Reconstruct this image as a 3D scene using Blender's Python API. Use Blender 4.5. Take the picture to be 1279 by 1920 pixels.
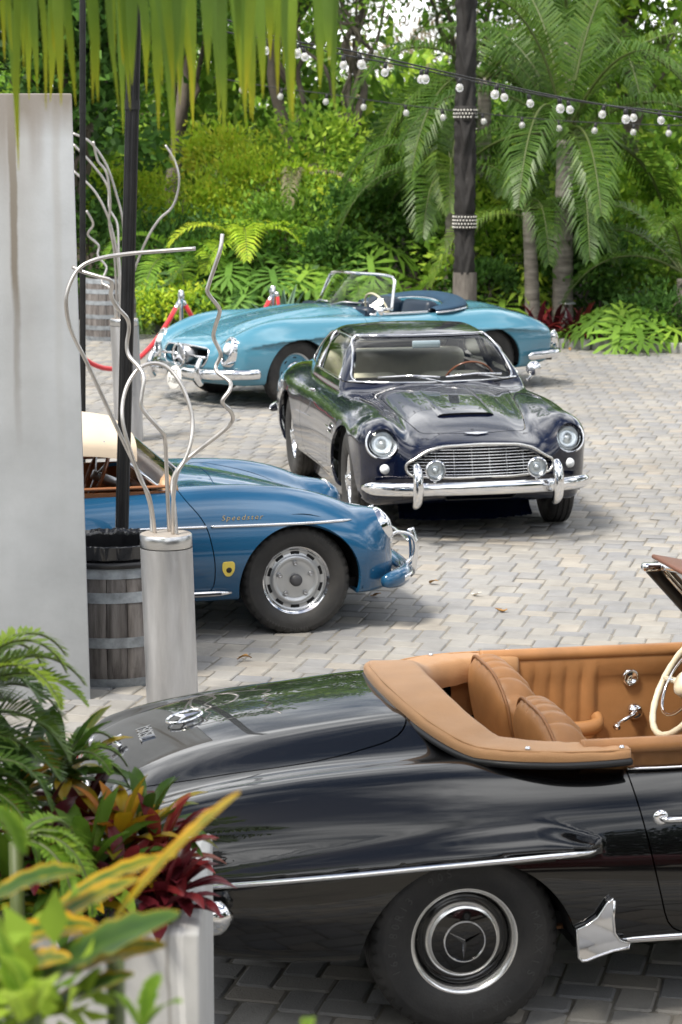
import bpy, bmesh, math, random, os
import numpy as np
from mathutils import Vector, Matrix, Euler

for o in list(bpy.data.objects):
    bpy.data.objects.remove(o, do_unlink=True)
SC = bpy.context.scene
COL = SC.collection
R = math.radians
PI = math.pi

# ------------------------------------------------------------------ camera
CAM_H, CAM_PITCH = 2.796, 9.26
cd = bpy.data.cameras.new('camera')
cam = bpy.data.objects.new('camera', cd)
COL.objects.link(cam)
cam.location = (0, 0, CAM_H)
cam.rotation_euler = (R(90 - CAM_PITCH), 0, 0)
cd.sensor_fit = 'VERTICAL'
cd.sensor_height = 36.0
cd.lens = 84.375
cd.clip_start = 0.1
cd.clip_end = 2000
cd.dof.use_dof = True
cd.dof.focus_distance = 10.2
cd.dof.aperture_fstop = 7.1
SC.camera = cam

# ------------------------------------------------------------------ sky, sun, exposure
SUN_EL, SUN_AZ = 57.0, 222.0           # azimuth measured clockwise from +Y
w = bpy.data.worlds.new('World')
SC.world = w
w.use_nodes = True
nt = w.node_tree
nt.nodes.clear()
out = nt.nodes.new('ShaderNodeOutputWorld')
bg = nt.nodes.new('ShaderNodeBackground')
sky = nt.nodes.new('ShaderNodeTexSky')
sky.sky_type = 'NISHITA'
sky.sun_disc = False
sky.sun_elevation = R(SUN_EL)
sky.sun_rotation = R(SUN_AZ)
sky.air_density = 1.0
sky.dust_density = 1.5
tc = nt.nodes.new('ShaderNodeTexCoord')
sep = nt.nodes.new('ShaderNodeSeparateXYZ')
nt.links.new(tc.outputs['Generated'], sep.inputs[0])
zz = nt.nodes.new('ShaderNodeMath'); zz.operation = 'ADD'; zz.inputs[1].default_value = 0.25
nt.links.new(sep.outputs['Z'], zz.inputs[0])
zm = nt.nodes.new('ShaderNodeMath'); zm.operation = 'MAXIMUM'; zm.inputs[1].default_value = 0.12
nt.links.new(zz.outputs[0], zm.inputs[0])
dv = nt.nodes.new('ShaderNodeVectorMath'); dv.operation = 'DIVIDE'
cmb = nt.nodes.new('ShaderNodeCombineXYZ')
for k in range(3):
    nt.links.new(zm.outputs[0], cmb.inputs[k])
nt.links.new(tc.outputs['Generated'], dv.inputs[0])
nt.links.new(cmb.outputs[0], dv.inputs[1])
cn = nt.nodes.new('ShaderNodeTexNoise')
cn.inputs['Scale'].default_value = 1.7
cn.inputs['Detail'].default_value = 9
cn.inputs['Roughness'].default_value = 0.56
cn.inputs['Distortion'].default_value = 0.25
nt.links.new(dv.outputs[0], cn.inputs['Vector'])
cr = nt.nodes.new('ShaderNodeValToRGB')
cr.color_ramp.elements[0].position = 0.40
cr.color_ramp.elements[1].position = 0.55
nt.links.new(cn.outputs['Fac'], cr.inputs[0])
cn2 = nt.nodes.new('ShaderNodeTexNoise')
cn2.inputs['Scale'].default_value = 3.1
cn2.inputs['Detail'].default_value = 6
nt.links.new(dv.outputs[0], cn2.inputs['Vector'])
cc = nt.nodes.new('ShaderNodeValToRGB')      # shaded and bright parts of the clouds
cc.color_ramp.elements[0].position = 0.36
cc.color_ramp.elements[0].color = (5.0, 5.4, 6.0, 1)
cc.color_ramp.elements[1].position = 0.62
cc.color_ramp.elements[1].color = (26, 26, 26, 1)
nt.links.new(cn2.outputs['Fac'], cc.inputs[0])
mx = nt.nodes.new('ShaderNodeMix'); mx.data_type = 'RGBA'
nt.links.new(cr.outputs['Color'], mx.inputs['Factor'])
nt.links.new(sky.outputs[0], mx.inputs['A'])
nt.links.new(cc.outputs['Color'], mx.inputs['B'])
nt.links.new(mx.outputs['Result'], bg.inputs['Color'])
bg.inputs['Strength'].default_value = 0.085
nt.links.new(bg.outputs[0], out.inputs[0])

sd = bpy.data.lights.new('sun', 'SUN')
sun = bpy.data.objects.new('sun', sd)
COL.objects.link(sun)
sd.energy = 3.6
sd.angle = R(14)
sd.color = (1.0, 0.94, 0.84)
_d = Vector((math.sin(R(SUN_AZ)) * math.cos(R(SUN_EL)), math.cos(R(SUN_AZ)) * math.cos(R(SUN_EL)), math.sin(R(SUN_EL))))
sun.rotation_euler = _d.to_track_quat('Z', 'Y').to_euler()
sun.location = (0, 0, 30)

SC.view_settings.view_transform = 'Standard'
SC.view_settings.look = 'None'
SC.view_settings.exposure = 0.50
SC.view_settings.gamma = 1.0
SC.view_settings.use_curve_mapping = False
SC.cycles.use_denoising = True
SC.cycles.max_bounces = 8
SC.cycles.transparent_max_bounces = 16
SC.cycles.sample_clamp_indirect = 6.0
SC.cycles.caustics_reflective = False
SC.cycles.caustics_refractive = False
SC.render.film_transparent = False

F_PX = 84.375 / 36.0 * 1920
_t = R(CAM_PITCH)
def at(px, py, d):
    """point seen at photo pixel (px, py) whose ground distance (world Y) is d"""
    a, b = (px - 639.5) / F_PX, (960 - py) / F_PX
    dx, dy, dz = a, math.cos(_t) + b * math.sin(_t), -math.sin(_t) + b * math.cos(_t)
    k = d / dy
    return Vector((dx * k, d, CAM_H + dz * k))
def ground(px, py):
    a, b = (px - 639.5) / F_PX, (960 - py) / F_PX
    dx, dy, dz = a, math.cos(_t) + b * math.sin(_t), -math.sin(_t) + b * math.cos(_t)
    k = -CAM_H / dz
    return Vector((dx * k, dy * k, 0))

# ------------------------------------------------------------------ materials
MATS = {}
def nd(nt, typ, **kw):
    n = nt.nodes.new(typ)
    for k, v in kw.items():
        setattr(n, k, v)
    return n
def mat(name, col=(.5, .5, .5), rough=.5, metal=0., coat=0., coat_rough=.03, ior=1.5, trans=0., alpha=1.,
        var=0., var_scale=8., var2=None, bump=0., bump_scale=40., sub=0., sheen=0., transl=0., rough_var=0., stretch=None, objvar=0.):
    """one procedural Principled material; var mixes col with var2 (or a darker col) by noise"""
    if name in MATS:
        return MATS[name]
    m = bpy.data.materials.new(name)
    m.use_nodes = True
    nt = m.node_tree
    b = nt.nodes['Principled BSDF']
    b.inputs['Base Color'].default_value = (*col, 1)
    b.inputs['Roughness'].default_value = rough
    b.inputs['Metallic'].default_value = metal
    b.inputs['IOR'].default_value = ior
    b.inputs['Coat Weight'].default_value = coat
    b.inputs['Coat Roughness'].default_value = coat_rough
    b.inputs['Transmission Weight'].default_value = trans
    b.inputs['Alpha'].default_value = alpha
    if sheen:
        b.inputs['Sheen Weight'].default_value = sheen
    tcn = nd(nt, 'ShaderNodeTexCoord')
    vec = tcn.outputs['Object']
    if stretch:
        mp = nd(nt, 'ShaderNodeMapping')
        mp.inputs['Scale'].default_value = stretch
        nt.links.new(vec, mp.inputs[0]); vec = mp.outputs[0]
    last = None
    if var:
        n = nd(nt, 'ShaderNodeTexNoise')
        n.inputs['Scale'].default_value = var_scale; n.inputs['Detail'].default_value = 6; n.inputs['Roughness'].default_value = .6
        nt.links.new(vec, n.inputs['Vector'])
        r = nd(nt, 'ShaderNodeValToRGB')
        c2 = var2 if var2 else tuple(c * (1 - var) for c in col)
        r.color_ramp.elements[0].color = (*c2, 1); r.color_ramp.elements[1].color = (*col, 1)
        r.color_ramp.elements[0].position = .5 - .2 ; r.color_ramp.elements[1].position = .5 + .16
        nt.links.new(n.outputs['Fac'], r.inputs[0])
        last = r.outputs[0]
    if objvar:
        oi = nd(nt, 'ShaderNodeObjectInfo')
        h = nd(nt, 'ShaderNodeHueSaturation')
        mr = nd(nt, 'ShaderNodeMapRange'); mr.inputs['To Min'].default_value = 1 - objvar; mr.inputs['To Max'].default_value = 1 + objvar
        nt.links.new(oi.outputs['Random'], mr.inputs['Value']); nt.links.new(mr.outputs[0], h.inputs['Value'])
        if last: nt.links.new(last, h.inputs['Color'])
        else: h.inputs['Color'].default_value = (*col, 1)
        last = h.outputs[0]
    if last:
        nt.links.new(last, b.inputs['Base Color'])
    if rough_var:
        n = nd(nt, 'ShaderNodeTexNoise'); n.inputs['Scale'].default_value = var_scale * 1.7; n.inputs['Detail'].default_value = 5
        nt.links.new(vec, n.inputs['Vector'])
        mr = nd(nt, 'ShaderNodeMapRange'); mr.inputs['To Min'].default_value = max(rough - rough_var, .02); mr.inputs['To Max'].default_value = rough + rough_var
        mr.inputs['From Min'].default_value = .3; mr.inputs['From Max'].default_value = .7
        nt.links.new(n.outputs['Fac'], mr.inputs['Value']); nt.links.new(mr.outputs[0], b.inputs['Roughness'])
    if bump:
        n = nd(nt, 'ShaderNodeTexNoise'); n.inputs['Scale'].default_value = bump_scale; n.inputs['Detail'].default_value = 5
        nt.links.new(vec, n.inputs['Vector'])
        bp = nd(nt, 'ShaderNodeBump'); bp.inputs['Strength'].default_value = bump; bp.inputs['Distance'].default_value = .01
        nt.links.new(n.outputs['Fac'], bp.inputs['Height']); nt.links.new(bp.outputs[0], b.inputs['Normal'])
    if transl:
        tr = nd(nt, 'ShaderNodeBsdfTranslucent'); ms = nd(nt, 'ShaderNodeMixShader'); ms.inputs[0].default_value = transl
        if last: nt.links.new(last, tr.inputs['Color'])
        else: tr.inputs['Color'].default_value = (*col, 1)
        o = nt.nodes['Material Output']
        nt.links.new(b.outputs[0], ms.inputs[1]); nt.links.new(tr.outputs[0], ms.inputs[2]); nt.links.new(ms.outputs[0], o.inputs[0])
    MATS[name] = m
    return m

CHROME = mat('chrome', (.83, .83, .84), .045, 1.0)
ALU = mat('brushed_aluminium', (.6, .6, .6), .28, 1.0)
STEEL = mat('dull_steel', (.42, .42, .43), .38, 1.0)
RUBBER = mat('tyre_rubber', (.034, .032, .030), .6, bump=.15, bump_scale=120, var=.6, var2=(.015, .015, .016), var_scale=7, rough_var=.12)
DARK = mat('dark_void', (.008, .008, .009), .9)
BLACKTRIM = mat('black_trim', (.012, .012, .013), .35)
def glass_mat(name, tint=(.95, .975, .965), refl=.06):
    """thin window glass: clear film with a Fresnel mirror on it"""
    m = bpy.data.materials.new(name); m.use_nodes = True
    nt = m.node_tree; nt.nodes.remove(nt.nodes['Principled BSDF'])
    o = nt.nodes['Material Output']
    t = nd(nt, 'ShaderNodeBsdfTransparent'); t.inputs[0].default_value = (*tint, 1)
    g = nd(nt, 'ShaderNodeBsdfGlossy'); g.inputs['Roughness'].default_value = .01
    lw = nd(nt, 'ShaderNodeFresnel'); lw.inputs['IOR'].default_value = 1.38
    ms = nd(nt, 'ShaderNodeMixShader')
    nt.links.new(lw.outputs[0], ms.inputs[0]); nt.links.new(t.outputs[0], ms.inputs[1]); nt.links.new(g.outputs[0], ms.inputs[2])
    nt.links.new(ms.outputs[0], o.inputs[0])
    return m
GLASS = glass_mat('window_glass')
LENS = mat('lamp_glass', (.95, .97, .97), .06, ior=1.45, trans=1.0)
def paint(name, col, **kw):
    m = mat(name, col, rough=kw.pop('rough', .25), coat=1.0, coat_rough=.004, ior=1.5, **kw)
    m.node_tree.nodes['Principled BSDF'].inputs['Specular IOR Level'].default_value = .15; m.node_tree.nodes['Principled BSDF'].inputs['Coat IOR'].default_value = 1.54
    return m

# ------------------------------------------------------------------ objects
def link(o):
    COL.objects.link(o); return o
def thing(name, label, cat, loc=(0, 0, 0), rz=0., group=None):
    o = bpy.data.objects.new(name, None)
    o.empty_display_size = .1
    link(o)
    o.location = loc; o.rotation_euler = (0, 0, rz)
    o['label'] = label; o['category'] = cat
    if group: o['group'] = group
    return o
def tag(o, label, cat, group=None):
    o['label'] = label; o['category'] = cat
    if group: o['group'] = group
    return o
def M(name, V, F, m, parent=None, smooth=True, N=None, loc=None, label=None):
    me = bpy.data.meshes.new(name)
    V = np.asarray(V, float).reshape(-1, 3)
    me.from_pydata(V.tolist(), [], [tuple(int(i) for i in f) for f in F] if not isinstance(F, np.ndarray) else F.tolist())
    me.validate()
    if smooth:
        me.shade_smooth()
    if m is not None:
        me.materials.append(m)
    if N is not None and len(me.vertices) == len(N):
        me.normals_split_custom_set_from_vertices(np.asarray(N, float).tolist())
    o = bpy.data.objects.new(name, me)
    link(o)
    if parent is not None: o.parent = parent
    if loc is not None: o.location = loc
    if label: o['label'] = label
    return o
def smooth_angle(o, deg=35):
    """sharp edges above an angle, smooth below"""
    me = o.data
    bm = bmesh.new(); bm.from_mesh(me)
    for e in bm.edges:
        if len(e.link_faces) == 2:
            e.smooth = e.calc_face_angle(0) < R(deg)
    bm.to_mesh(me); bm.free()
    return o
class G:
    """collects simple shapes, then builds ONE mesh"""
    def __init__(s): s.V = []; s.F = []
    def add(s, V, F):
        k = sum(len(v) for v in s.V) if False else s._n()
        s.V.append(np.asarray(V, float).reshape(-1, 3)); s.F += [tuple(int(i) + k for i in f) for f in F]; return s
    def _n(s): return sum(len(v) for v in s.V)
    def box(s, c, d, rz=0., rot=None):
        x, y, z = (k / 2 for k in d)
        V = np.array([(i * x, j * y, k * z) for i in (-1, 1) for j in (-1, 1) for k in (-1, 1)])
        if rz: V = V @ np.array(Matrix.Rotation(rz, 3, 'Z')).T
        if rot is not None: V = V @ np.array(rot).T
        return s.add(V + np.array(c), [(0, 1, 3, 2), (4, 6, 7, 5), (0, 4, 5, 1), (2, 3, 7, 6), (0, 2, 6, 4), (1, 5, 7, 3)])
    def tube(s, P, r, n=10, closed=False, caps=True, flat=None):
        s.add(*tube(P, r, n, closed, caps, flat)); return s
    def lathe(s, prof, n=32, axis='y', c=(0, 0, 0), closed=False):
        s.add(*lathe(prof, n, axis, c, closed)); return s
    def build(s, name, m, parent=None, smooth=True, ang=None, **kw):
        o = M(name, np.concatenate(s.V), s.F, m, parent, smooth, **kw)
        if ang: smooth_angle(o, ang)
        return o
def tube(P, r, n=10, closed=False, caps=True, flat=None):
    """sweep a circle (or an ellipse: flat=(normal_dir_scale, other_scale, up)) along points"""
    P = np.asarray(P, float); m = len(P)
    r = np.broadcast_to(np.asarray(r, float), (m,)) if np.ndim(r) < 2 else np.asarray(r)
    T = np.roll(P, -1, 0) - np.roll(P, 1, 0)
    if not closed:
        T[0] = P[1] - P[0]; T[-1] = P[-1] - P[-2]
    T /= np.maximum(np.linalg.norm(T, axis=1, keepdims=True), 1e-9)
    up = np.array((0, 0, 1.)) if flat is None else np.array(flat[2], float)
    if abs(T[0] @ up) > .95 and flat is None: up = np.array((1., 0, 0))
    u = up - (up @ T[0]) * T[0]; u /= np.linalg.norm(u)
    V = []; th = np.arange(n) / n * 2 * PI
    for i in range(m):
        if flat is not None: u = np.array(flat[2], float)
        u = u - (u @ T[i]) * T[i]; u /= max(np.linalg.norm(u), 1e-9)
        v = np.cross(T[i], u)
        a, b = (flat[0], flat[1]) if flat is not None else (1, 1)
        V.append(P[i] + r[i] * (a * np.cos(th)[:, None] * u + b * np.sin(th)[:, None] * v))
    V = np.concatenate(V)
    F = []
    for i in range(m if closed else m - 1):
        j = (i + 1) % m
        for k in range(n):
            l = (k + 1) % n
            F.append((i * n + k, i * n + l, j * n + l, j * n + k))
    if caps and not closed:
        F.append(tuple(range(n - 1, -1, -1))); F.append(tuple((m - 1) * n + k for k in range(n)))
    return V, F
def lathe(prof, n=32, axis='y', c=(0, 0, 0), closed=False):
    """prof: (radius, along-axis) pairs"""
    prof = np.asarray(prof, float); m = len(prof)
    th = np.arange(n) / n * 2 * PI
    V = np.zeros((m, n, 3))
    a, b, d = {'y': (0, 2, 1), 'z': (0, 1, 2), 'x': (1, 2, 0)}[axis]
    V[:, :, a] = prof[:, :1] * np.cos(th); V[:, :, b] = prof[:, :1] * np.sin(th); V[:, :, d] = prof[:, 1:]
    F = []
    for i in range(m if closed else m - 1):
        j = (i + 1) % m
        for k in range(n):
            l = (k + 1) % n
            q = (i * n + k, i * n + l, j * n + l, j * n + k)
            F.append(q if axis != 'y' else q[::-1])
    return V.reshape(-1, 3) + np.array(c, float), F
def spline(P, n=8, closed=False):
    """Catmull-Rom through points"""
    P = np.asarray(P, float); m = len(P); o = []
    for i in range(m if closed else m - 1):
        if closed: a, b, c, d = P[(i - 1) % m], P[i], P[(i + 1) % m], P[(i + 2) % m]
        else: a, b, c, d = P[max(i - 1, 0)], P[i], P[i + 1], P[min(i + 2, m - 1)]
        for t in np.arange(n) / n:
            o.append(.5 * (2 * b + (c - a) * t + (2 * a - 5 * b + 4 * c - d) * t * t + (3 * b - a - 3 * c + d) * t ** 3))
    if not closed: o.append(P[-1])
    return np.array(o)
def bevel(o, w, seg=2, ang=40):
    """round the hard edges of a finished mesh"""
    bm = bmesh.new(); bm.from_mesh(o.data)
    es = [e for e in bm.edges if len(e.link_faces) == 2 and e.calc_face_angle(0) > R(ang)]
    bmesh.ops.bevel(bm, geom=es, offset=w, segments=seg, profile=.5, affect='EDGES', clamp_overlap=True)
    bm.to_mesh(o.data); bm.free(); o.data.shade_smooth()
    return smooth_angle(o, 50)
def box_obj(name, c, d, m, parent=None, bw=.01, seg=2, rz=0., rot=None):
    o = G().box(c, d, rz, rot).build(name, m, parent, smooth=False)
    if bw: bevel(o, bw, seg)
    return o
def text_obj(name, s, m, parent, size, mw, depth=.002, shear=0., spacing=1., thin=0.):
    """lettering as a mesh, placed with the 4x4 matrix mw (text runs along its x, faces its z)"""
    cu = bpy.data.curves.new(name, 'FONT'); cu.body = s; cu.size = size; cu.extrude = depth; cu.align_x = 'CENTER'; cu.align_y = 'CENTER'
    cu.shear = shear; cu.space_character = spacing; cu.resolution_u = 3; cu.offset = thin
    t = bpy.data.objects.new('tmp', cu); link(t)
    bpy.context.view_layer.update()
    me = bpy.data.meshes.new_from_object(t.evaluated_get(bpy.context.evaluated_depsgraph_get()))
    bpy.data.objects.remove(t); bpy.data.curves.remove(cu)
    me.transform(mw); me.materials.clear(); me.materials.append(m)
    o = bpy.data.objects.new(name, me); link(o); o.parent = parent
    return o
def frame(o, x, z):
    """matrix with origin o, x axis x, z axis z"""
    x = Vector(x).normalized(); z = Vector(z); z = (z - x * x.dot(z)).normalized(); y = z.cross(x)
    return Matrix(((x.x, y.x, z.x, o[0]), (x.y, y.y, z.y, o[1]), (x.z, y.z, z.z, o[2]), (0, 0, 0, 1)))

# ------------------------------------------------------------------ implicit bodies
def C(pts, sm=.05):
    """smooth 1-D curve through control points, as a fast lookup"""
    p = np.array(sorted(pts), float); x, y = p[:, 0], p[:, 1]
    h = np.diff(x); d = np.diff(y) / h
    mm = np.zeros(len(x))
    for i in range(1, len(x) - 1):
        if d[i - 1] * d[i] > 0:
            w1, w2 = 2 * h[i] + h[i - 1], h[i] + 2 * h[i - 1]
            mm[i] = (w1 + w2) / (w1 / d[i - 1] + w2 / d[i])
    mm[0], mm[-1] = d[0], d[-1]
    X = np.linspace(x[0] - .3, x[-1] + .3, 900); Xc = np.clip(X, x[0], x[-1])
    k = np.clip(np.searchsorted(x, Xc) - 1, 0, len(h) - 1); t = (Xc - x[k]) / h[k]
    Y = (2 * t**3 - 3 * t**2 + 1) * y[k] + (t**3 - 2 * t**2 + t) * h[k] * mm[k] + (-2 * t**3 + 3 * t**2) * y[k + 1] + (t**3 - t**2) * h[k] * mm[k + 1]
    Y = Y + np.where(X < x[0], (X - x[0]) * mm[0], 0) + np.where(X > x[-1], (X - x[-1]) * mm[-1], 0)
    if sm:
        n = max(int(sm / (X[1] - X[0])), 1); ker = np.exp(-.5 * (np.arange(-3 * n, 3 * n + 1) / n) ** 2); ker /= ker.sum()
        Yp = np.concatenate([Y[0] + (Y[0] - Y[1:3 * n + 1][::-1]), Y, Y[-1] + (Y[-1] - Y[-3 * n - 1:-1][::-1])])
        Y = np.convolve(Yp, ker, 'valid')
    def f(v): return np.interp(v, X, Y).astype(np.asarray(v).dtype if np.asarray(v).dtype.kind == 'f' else float)
    return f
def ri(a, b, r):
    """round intersection"""
    return np.minimum(-r, np.maximum(a, b)) + np.sqrt(np.maximum(a + r, 0) ** 2 + np.maximum(b + r, 0) ** 2)
def ru(a, b, r):
    return -ri(-a, -b, r)
def su(a, b, k):
    h = np.clip(.5 + .5 * (b - a) / k, 0, 1)
    return b + (a - b) * h - k * h * (1 - h)
def si(a, b, k): return -su(-a, -b, k)
def sstep(a, b, x):
    t = np.clip((x - a) / (b - a), 0, 1); return t * t * (3 - 2 * t)
def bumpf(x, c, wd): return np.exp(-((x - c) / wd) ** 2)

def iso(fn, lo, hi, h):
    """surface nets on fn<0, vertices projected on the surface, normals from the gradient"""
    ax = [np.arange(l, u + h, h).astype(np.float32) for l, u in zip(lo, hi)]
    X, Y, Z = ax[0][:, None, None], ax[1][None, :, None], ax[2][None, None, :]
    v = np.ascontiguousarray(np.broadcast_to(fn(X, np.abs(Y), Z), tuple(len(a) for a in ax)))
    s = v < 0
    n = s.shape
    cnt = sum(s[i:n[0] - 1 + i, j:n[1] - 1 + j, k:n[2] - 1 + k].astype(np.int8) for i in (0, 1) for j in (0, 1) for k in (0, 1))
    act = (cnt > 0) & (cnt < 8)
    idx = np.full(act.shape, -1, np.int64); ijk = np.argwhere(act); idx[act] = np.arange(len(ijk))
    V = np.array([a[0] for a in ax]) + (ijk + .5) * h
    F = []
    for a in range(3):
        sl0 = [slice(None)] * 3; sl1 = [slice(None)] * 3
        sl0[a] = slice(0, n[a] - 1); sl1[a] = slice(1, n[a])
        e0, e1 = s[tuple(sl0)], s[tuple(sl1)]
        E = np.argwhere(e0 != e1); fl = e0[tuple(E.T)]
        b, c = (a + 1) % 3, (a + 2) % 3
        ok = (E[:, b] > 0) & (E[:, c] > 0) & (E[:, b] < n[b] - 1) & (E[:, c] < n[c] - 1)
        E, fl = E[ok], fl[ok]
        q = []
        for db, dc in ((-1, -1), (0, -1), (0, 0), (-1, 0)):
            e = E.copy(); e[:, b] += db; e[:, c] += dc; q.append(idx[tuple(e.T)])
        q = np.stack(q, 1); q[~fl] = q[~fl][:, ::-1]
        F.append(q)
    F = np.concatenate(F)
    g = lambda P: fn(P[:, 0], np.abs(P[:, 1]), P[:, 2])
    def grad(P, e):
        D = np.zeros_like(P)
        for k in range(3):
            d = np.zeros(3); d[k] = e
            D[:, k] = (g(P + d) - g(P - d)) / (2 * e)
        return D
    for it in range(4):
        f = g(V); D = grad(V, 1e-3)
        st = f[:, None] * D / np.maximum((D * D).sum(1, keepdims=True), .05)
        L = np.linalg.norm(st, axis=1, keepdims=True)
        V = V - st * np.minimum(1, .8 * h / np.maximum(L, 1e-9))
    # even out the net a little along the surface, then back onto it
    for it in range(2):
        acc = np.zeros_like(V); c = np.zeros(len(V))
        for k in range(4):
            a, b = F[:, k], F[:, (k + 1) % 4]
            np.add.at(acc, a, V[b]); np.add.at(acc, b, V[a]); np.add.at(c, a, 1); np.add.at(c, b, 1)
        tgt = acc / np.maximum(c, 1)[:, None]; D = grad(V, 1e-3); D /= np.maximum(np.linalg.norm(D, axis=1, keepdims=True), 1e-6)
        mv = (tgt - V) * .5; mv -= (mv * D).sum(1, keepdims=True) * D
        V = V + mv
        f = g(V); D = grad(V, 1e-3)
        st = f[:, None] * D / np.maximum((D * D).sum(1, keepdims=True), .05)
        V = V - st
    D = grad(V, 4e-3)
    N = D / np.maximum(np.linalg.norm(D, axis=1, keepdims=True), 1e-9)
    return V, F.tolist(), N

def clip(S, gf, keep=-1, flange=0.):
    """cut surface S=(V,F,N) along gf(V)=0; keep the side where keep*gf>0; flange turns the cut edge inwards"""
    V, F, N = S
    gv = gf(V) * -keep                     # keep gv<0
    ins = gv < 0
    nV, nN, nF, cuts = [], [], [], []
    n0 = len(V); cache = {}
    out = []
    Fa = F
    for f in Fa:
        k = [ins[i] for i in f]
        if all(k): out.append(f); continue
        if not any(k): continue
        poly = []; cp = []
        m = len(f)
        for q in range(m):
            a, b = f[q], f[(q + 1) % m]
            if ins[a]: poly.append(a)
            if ins[a] != ins[b]:
                e = (a, b) if a < b else (b, a)
                if e not in cache:
                    t = gv[e[0]] / (gv[e[0]] - gv[e[1]])
                    cache[e] = n0 + len(nV)
                    nV.append(V[e[0]] + t * (V[e[1]] - V[e[0]])); nn = N[e[0]] + t * (N[e[1]] - N[e[0]]); nN.append(nn / max(np.linalg.norm(nn), 1e-9))
                poly.append(cache[e]); cp.append((len(poly) - 1, cache[e]))
        if len(poly) >= 3:
            out.append(poly)
            if len(cp) == 2:
                cuts.append((cp[0][1], cp[1][1]) if (cp[0][0] + 1) % len(poly) == cp[1][0] else (cp[1][1], cp[0][1]))
    V2 = np.concatenate([V, np.array(nV).reshape(-1, 3)]); N2 = np.concatenate([N, np.array(nN).reshape(-1, 3)])
    if flange and cuts:
        ids = sorted({i for c in cuts for i in c}); k0 = len(V2); mp = {i: k for k, i in enumerate(ids)}
        m = len(ids); A = V2[ids]; B = A - N2[ids] * flange
        V2 = np.concatenate([V2, A, B]); N2 = np.concatenate([N2, np.zeros((2 * m, 3))])
        for a, b in cuts: out.append([k0 + mp[b], k0 + mp[a], k0 + m + mp[a], k0 + m + mp[b]])
    use = np.zeros(len(V2), bool)
    for f in out:
        for i in f: use[i] = True
    rm = np.cumsum(use) - 1
    return V2[use], [[int(rm[i]) for i in f] for f in out], N2[use]
def surf(name, S, m, parent=None, **kw):
    return M(name, S[0], S[1], m, parent, True, N=S[2], **kw)
def poly_sd(pts):
    """signed distance (negative inside) to a closed polygon, as f(u, v)"""
    P = np.asarray(pts, float); Q = np.roll(P, -1, 0)
    def f(u, v):
        p = np.stack([u, v], -1); d = np.full(u.shape, 1e9); inside = np.zeros(u.shape, bool)
        for a, b in zip(P, Q):
            e = b - a; w_ = p - a; t = np.clip((w_ @ e) / (e @ e), 0, 1)
            d = np.minimum(d, np.linalg.norm(w_ - t[..., None] * e, axis=-1))
            c = ((a[1] > v) != (b[1] > v)) & (u < (b[0] - a[0]) * (v - a[1]) / (b[1] - a[1] + 1e-12) + a[0])
            inside ^= c
        return np.where(inside, -d, d)
    return f
def rpoly(pts, r=.04, n=5):
    """polygon with rounded corners"""
    P = np.asarray(pts, float); o = []; m = len(P)
    for i in range(m):
        a, b, c = P[i - 1], P[i], P[(i + 1) % m]
        u, v = a - b, c - b; lu, lv = np.linalg.norm(u), np.linalg.norm(v); d = min(r, .45 * lu, .45 * lv)
        p, q = b + u / lu * d, b + v / lv * d
        for t in np.linspace(0, 1, n): o.append((1 - t) ** 2 * p + 2 * t * (1 - t) * b + t * t * q)
    return np.array(o)
def project(fn, P, it=8):
    """drop points on the surface fn=0 along its gradient"""
    P = np.array(P, float)
    def g(P): return fn(P[:, 0], np.abs(P[:, 1]), P[:, 2])
    for _ in range(it):
        f = g(P); D = np.zeros_like(P)
        for k in range(3):
            d = np.zeros(3); d[k] = 1e-3; D[:, k] = (g(P + d) - g(P - d)) / 2e-3
        P = P - f[:, None] * D / np.maximum((D * D).sum(1, keepdims=True), .05)
    N = D / np.linalg.norm(D, axis=1, keepdims=True)
    return P, N
def cast(fn, P, d, far=1.5, n=160):
    """march from each point along d until the body is met"""
    P = np.array(P, float); d = np.array(d, float); t = np.zeros(len(P)); hit = np.zeros(len(P), bool)
    ts = np.linspace(0, far, n); best = np.full(len(P), np.nan)
    for k in ts:
        q = P + d * k; f = fn(q[:, 0], np.abs(q[:, 1]), q[:, 2]); new = (f < 0) & ~hit
        best[new] = k; hit |= new
    lo_, hi_ = best - far / n, best.copy()
    for _ in range(18):
        mid = (lo_ + hi_) / 2; q = P + d * mid[:, None]; f = fn(q[:, 0], np.abs(q[:, 1]), q[:, 2]); i = f < 0
        hi_ = np.where(i, mid, hi_); lo_ = np.where(i, lo_, mid)
    ok = ~np.isnan(best)
    return P + d * np.where(ok, hi_, 0)[:, None], ok
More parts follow.
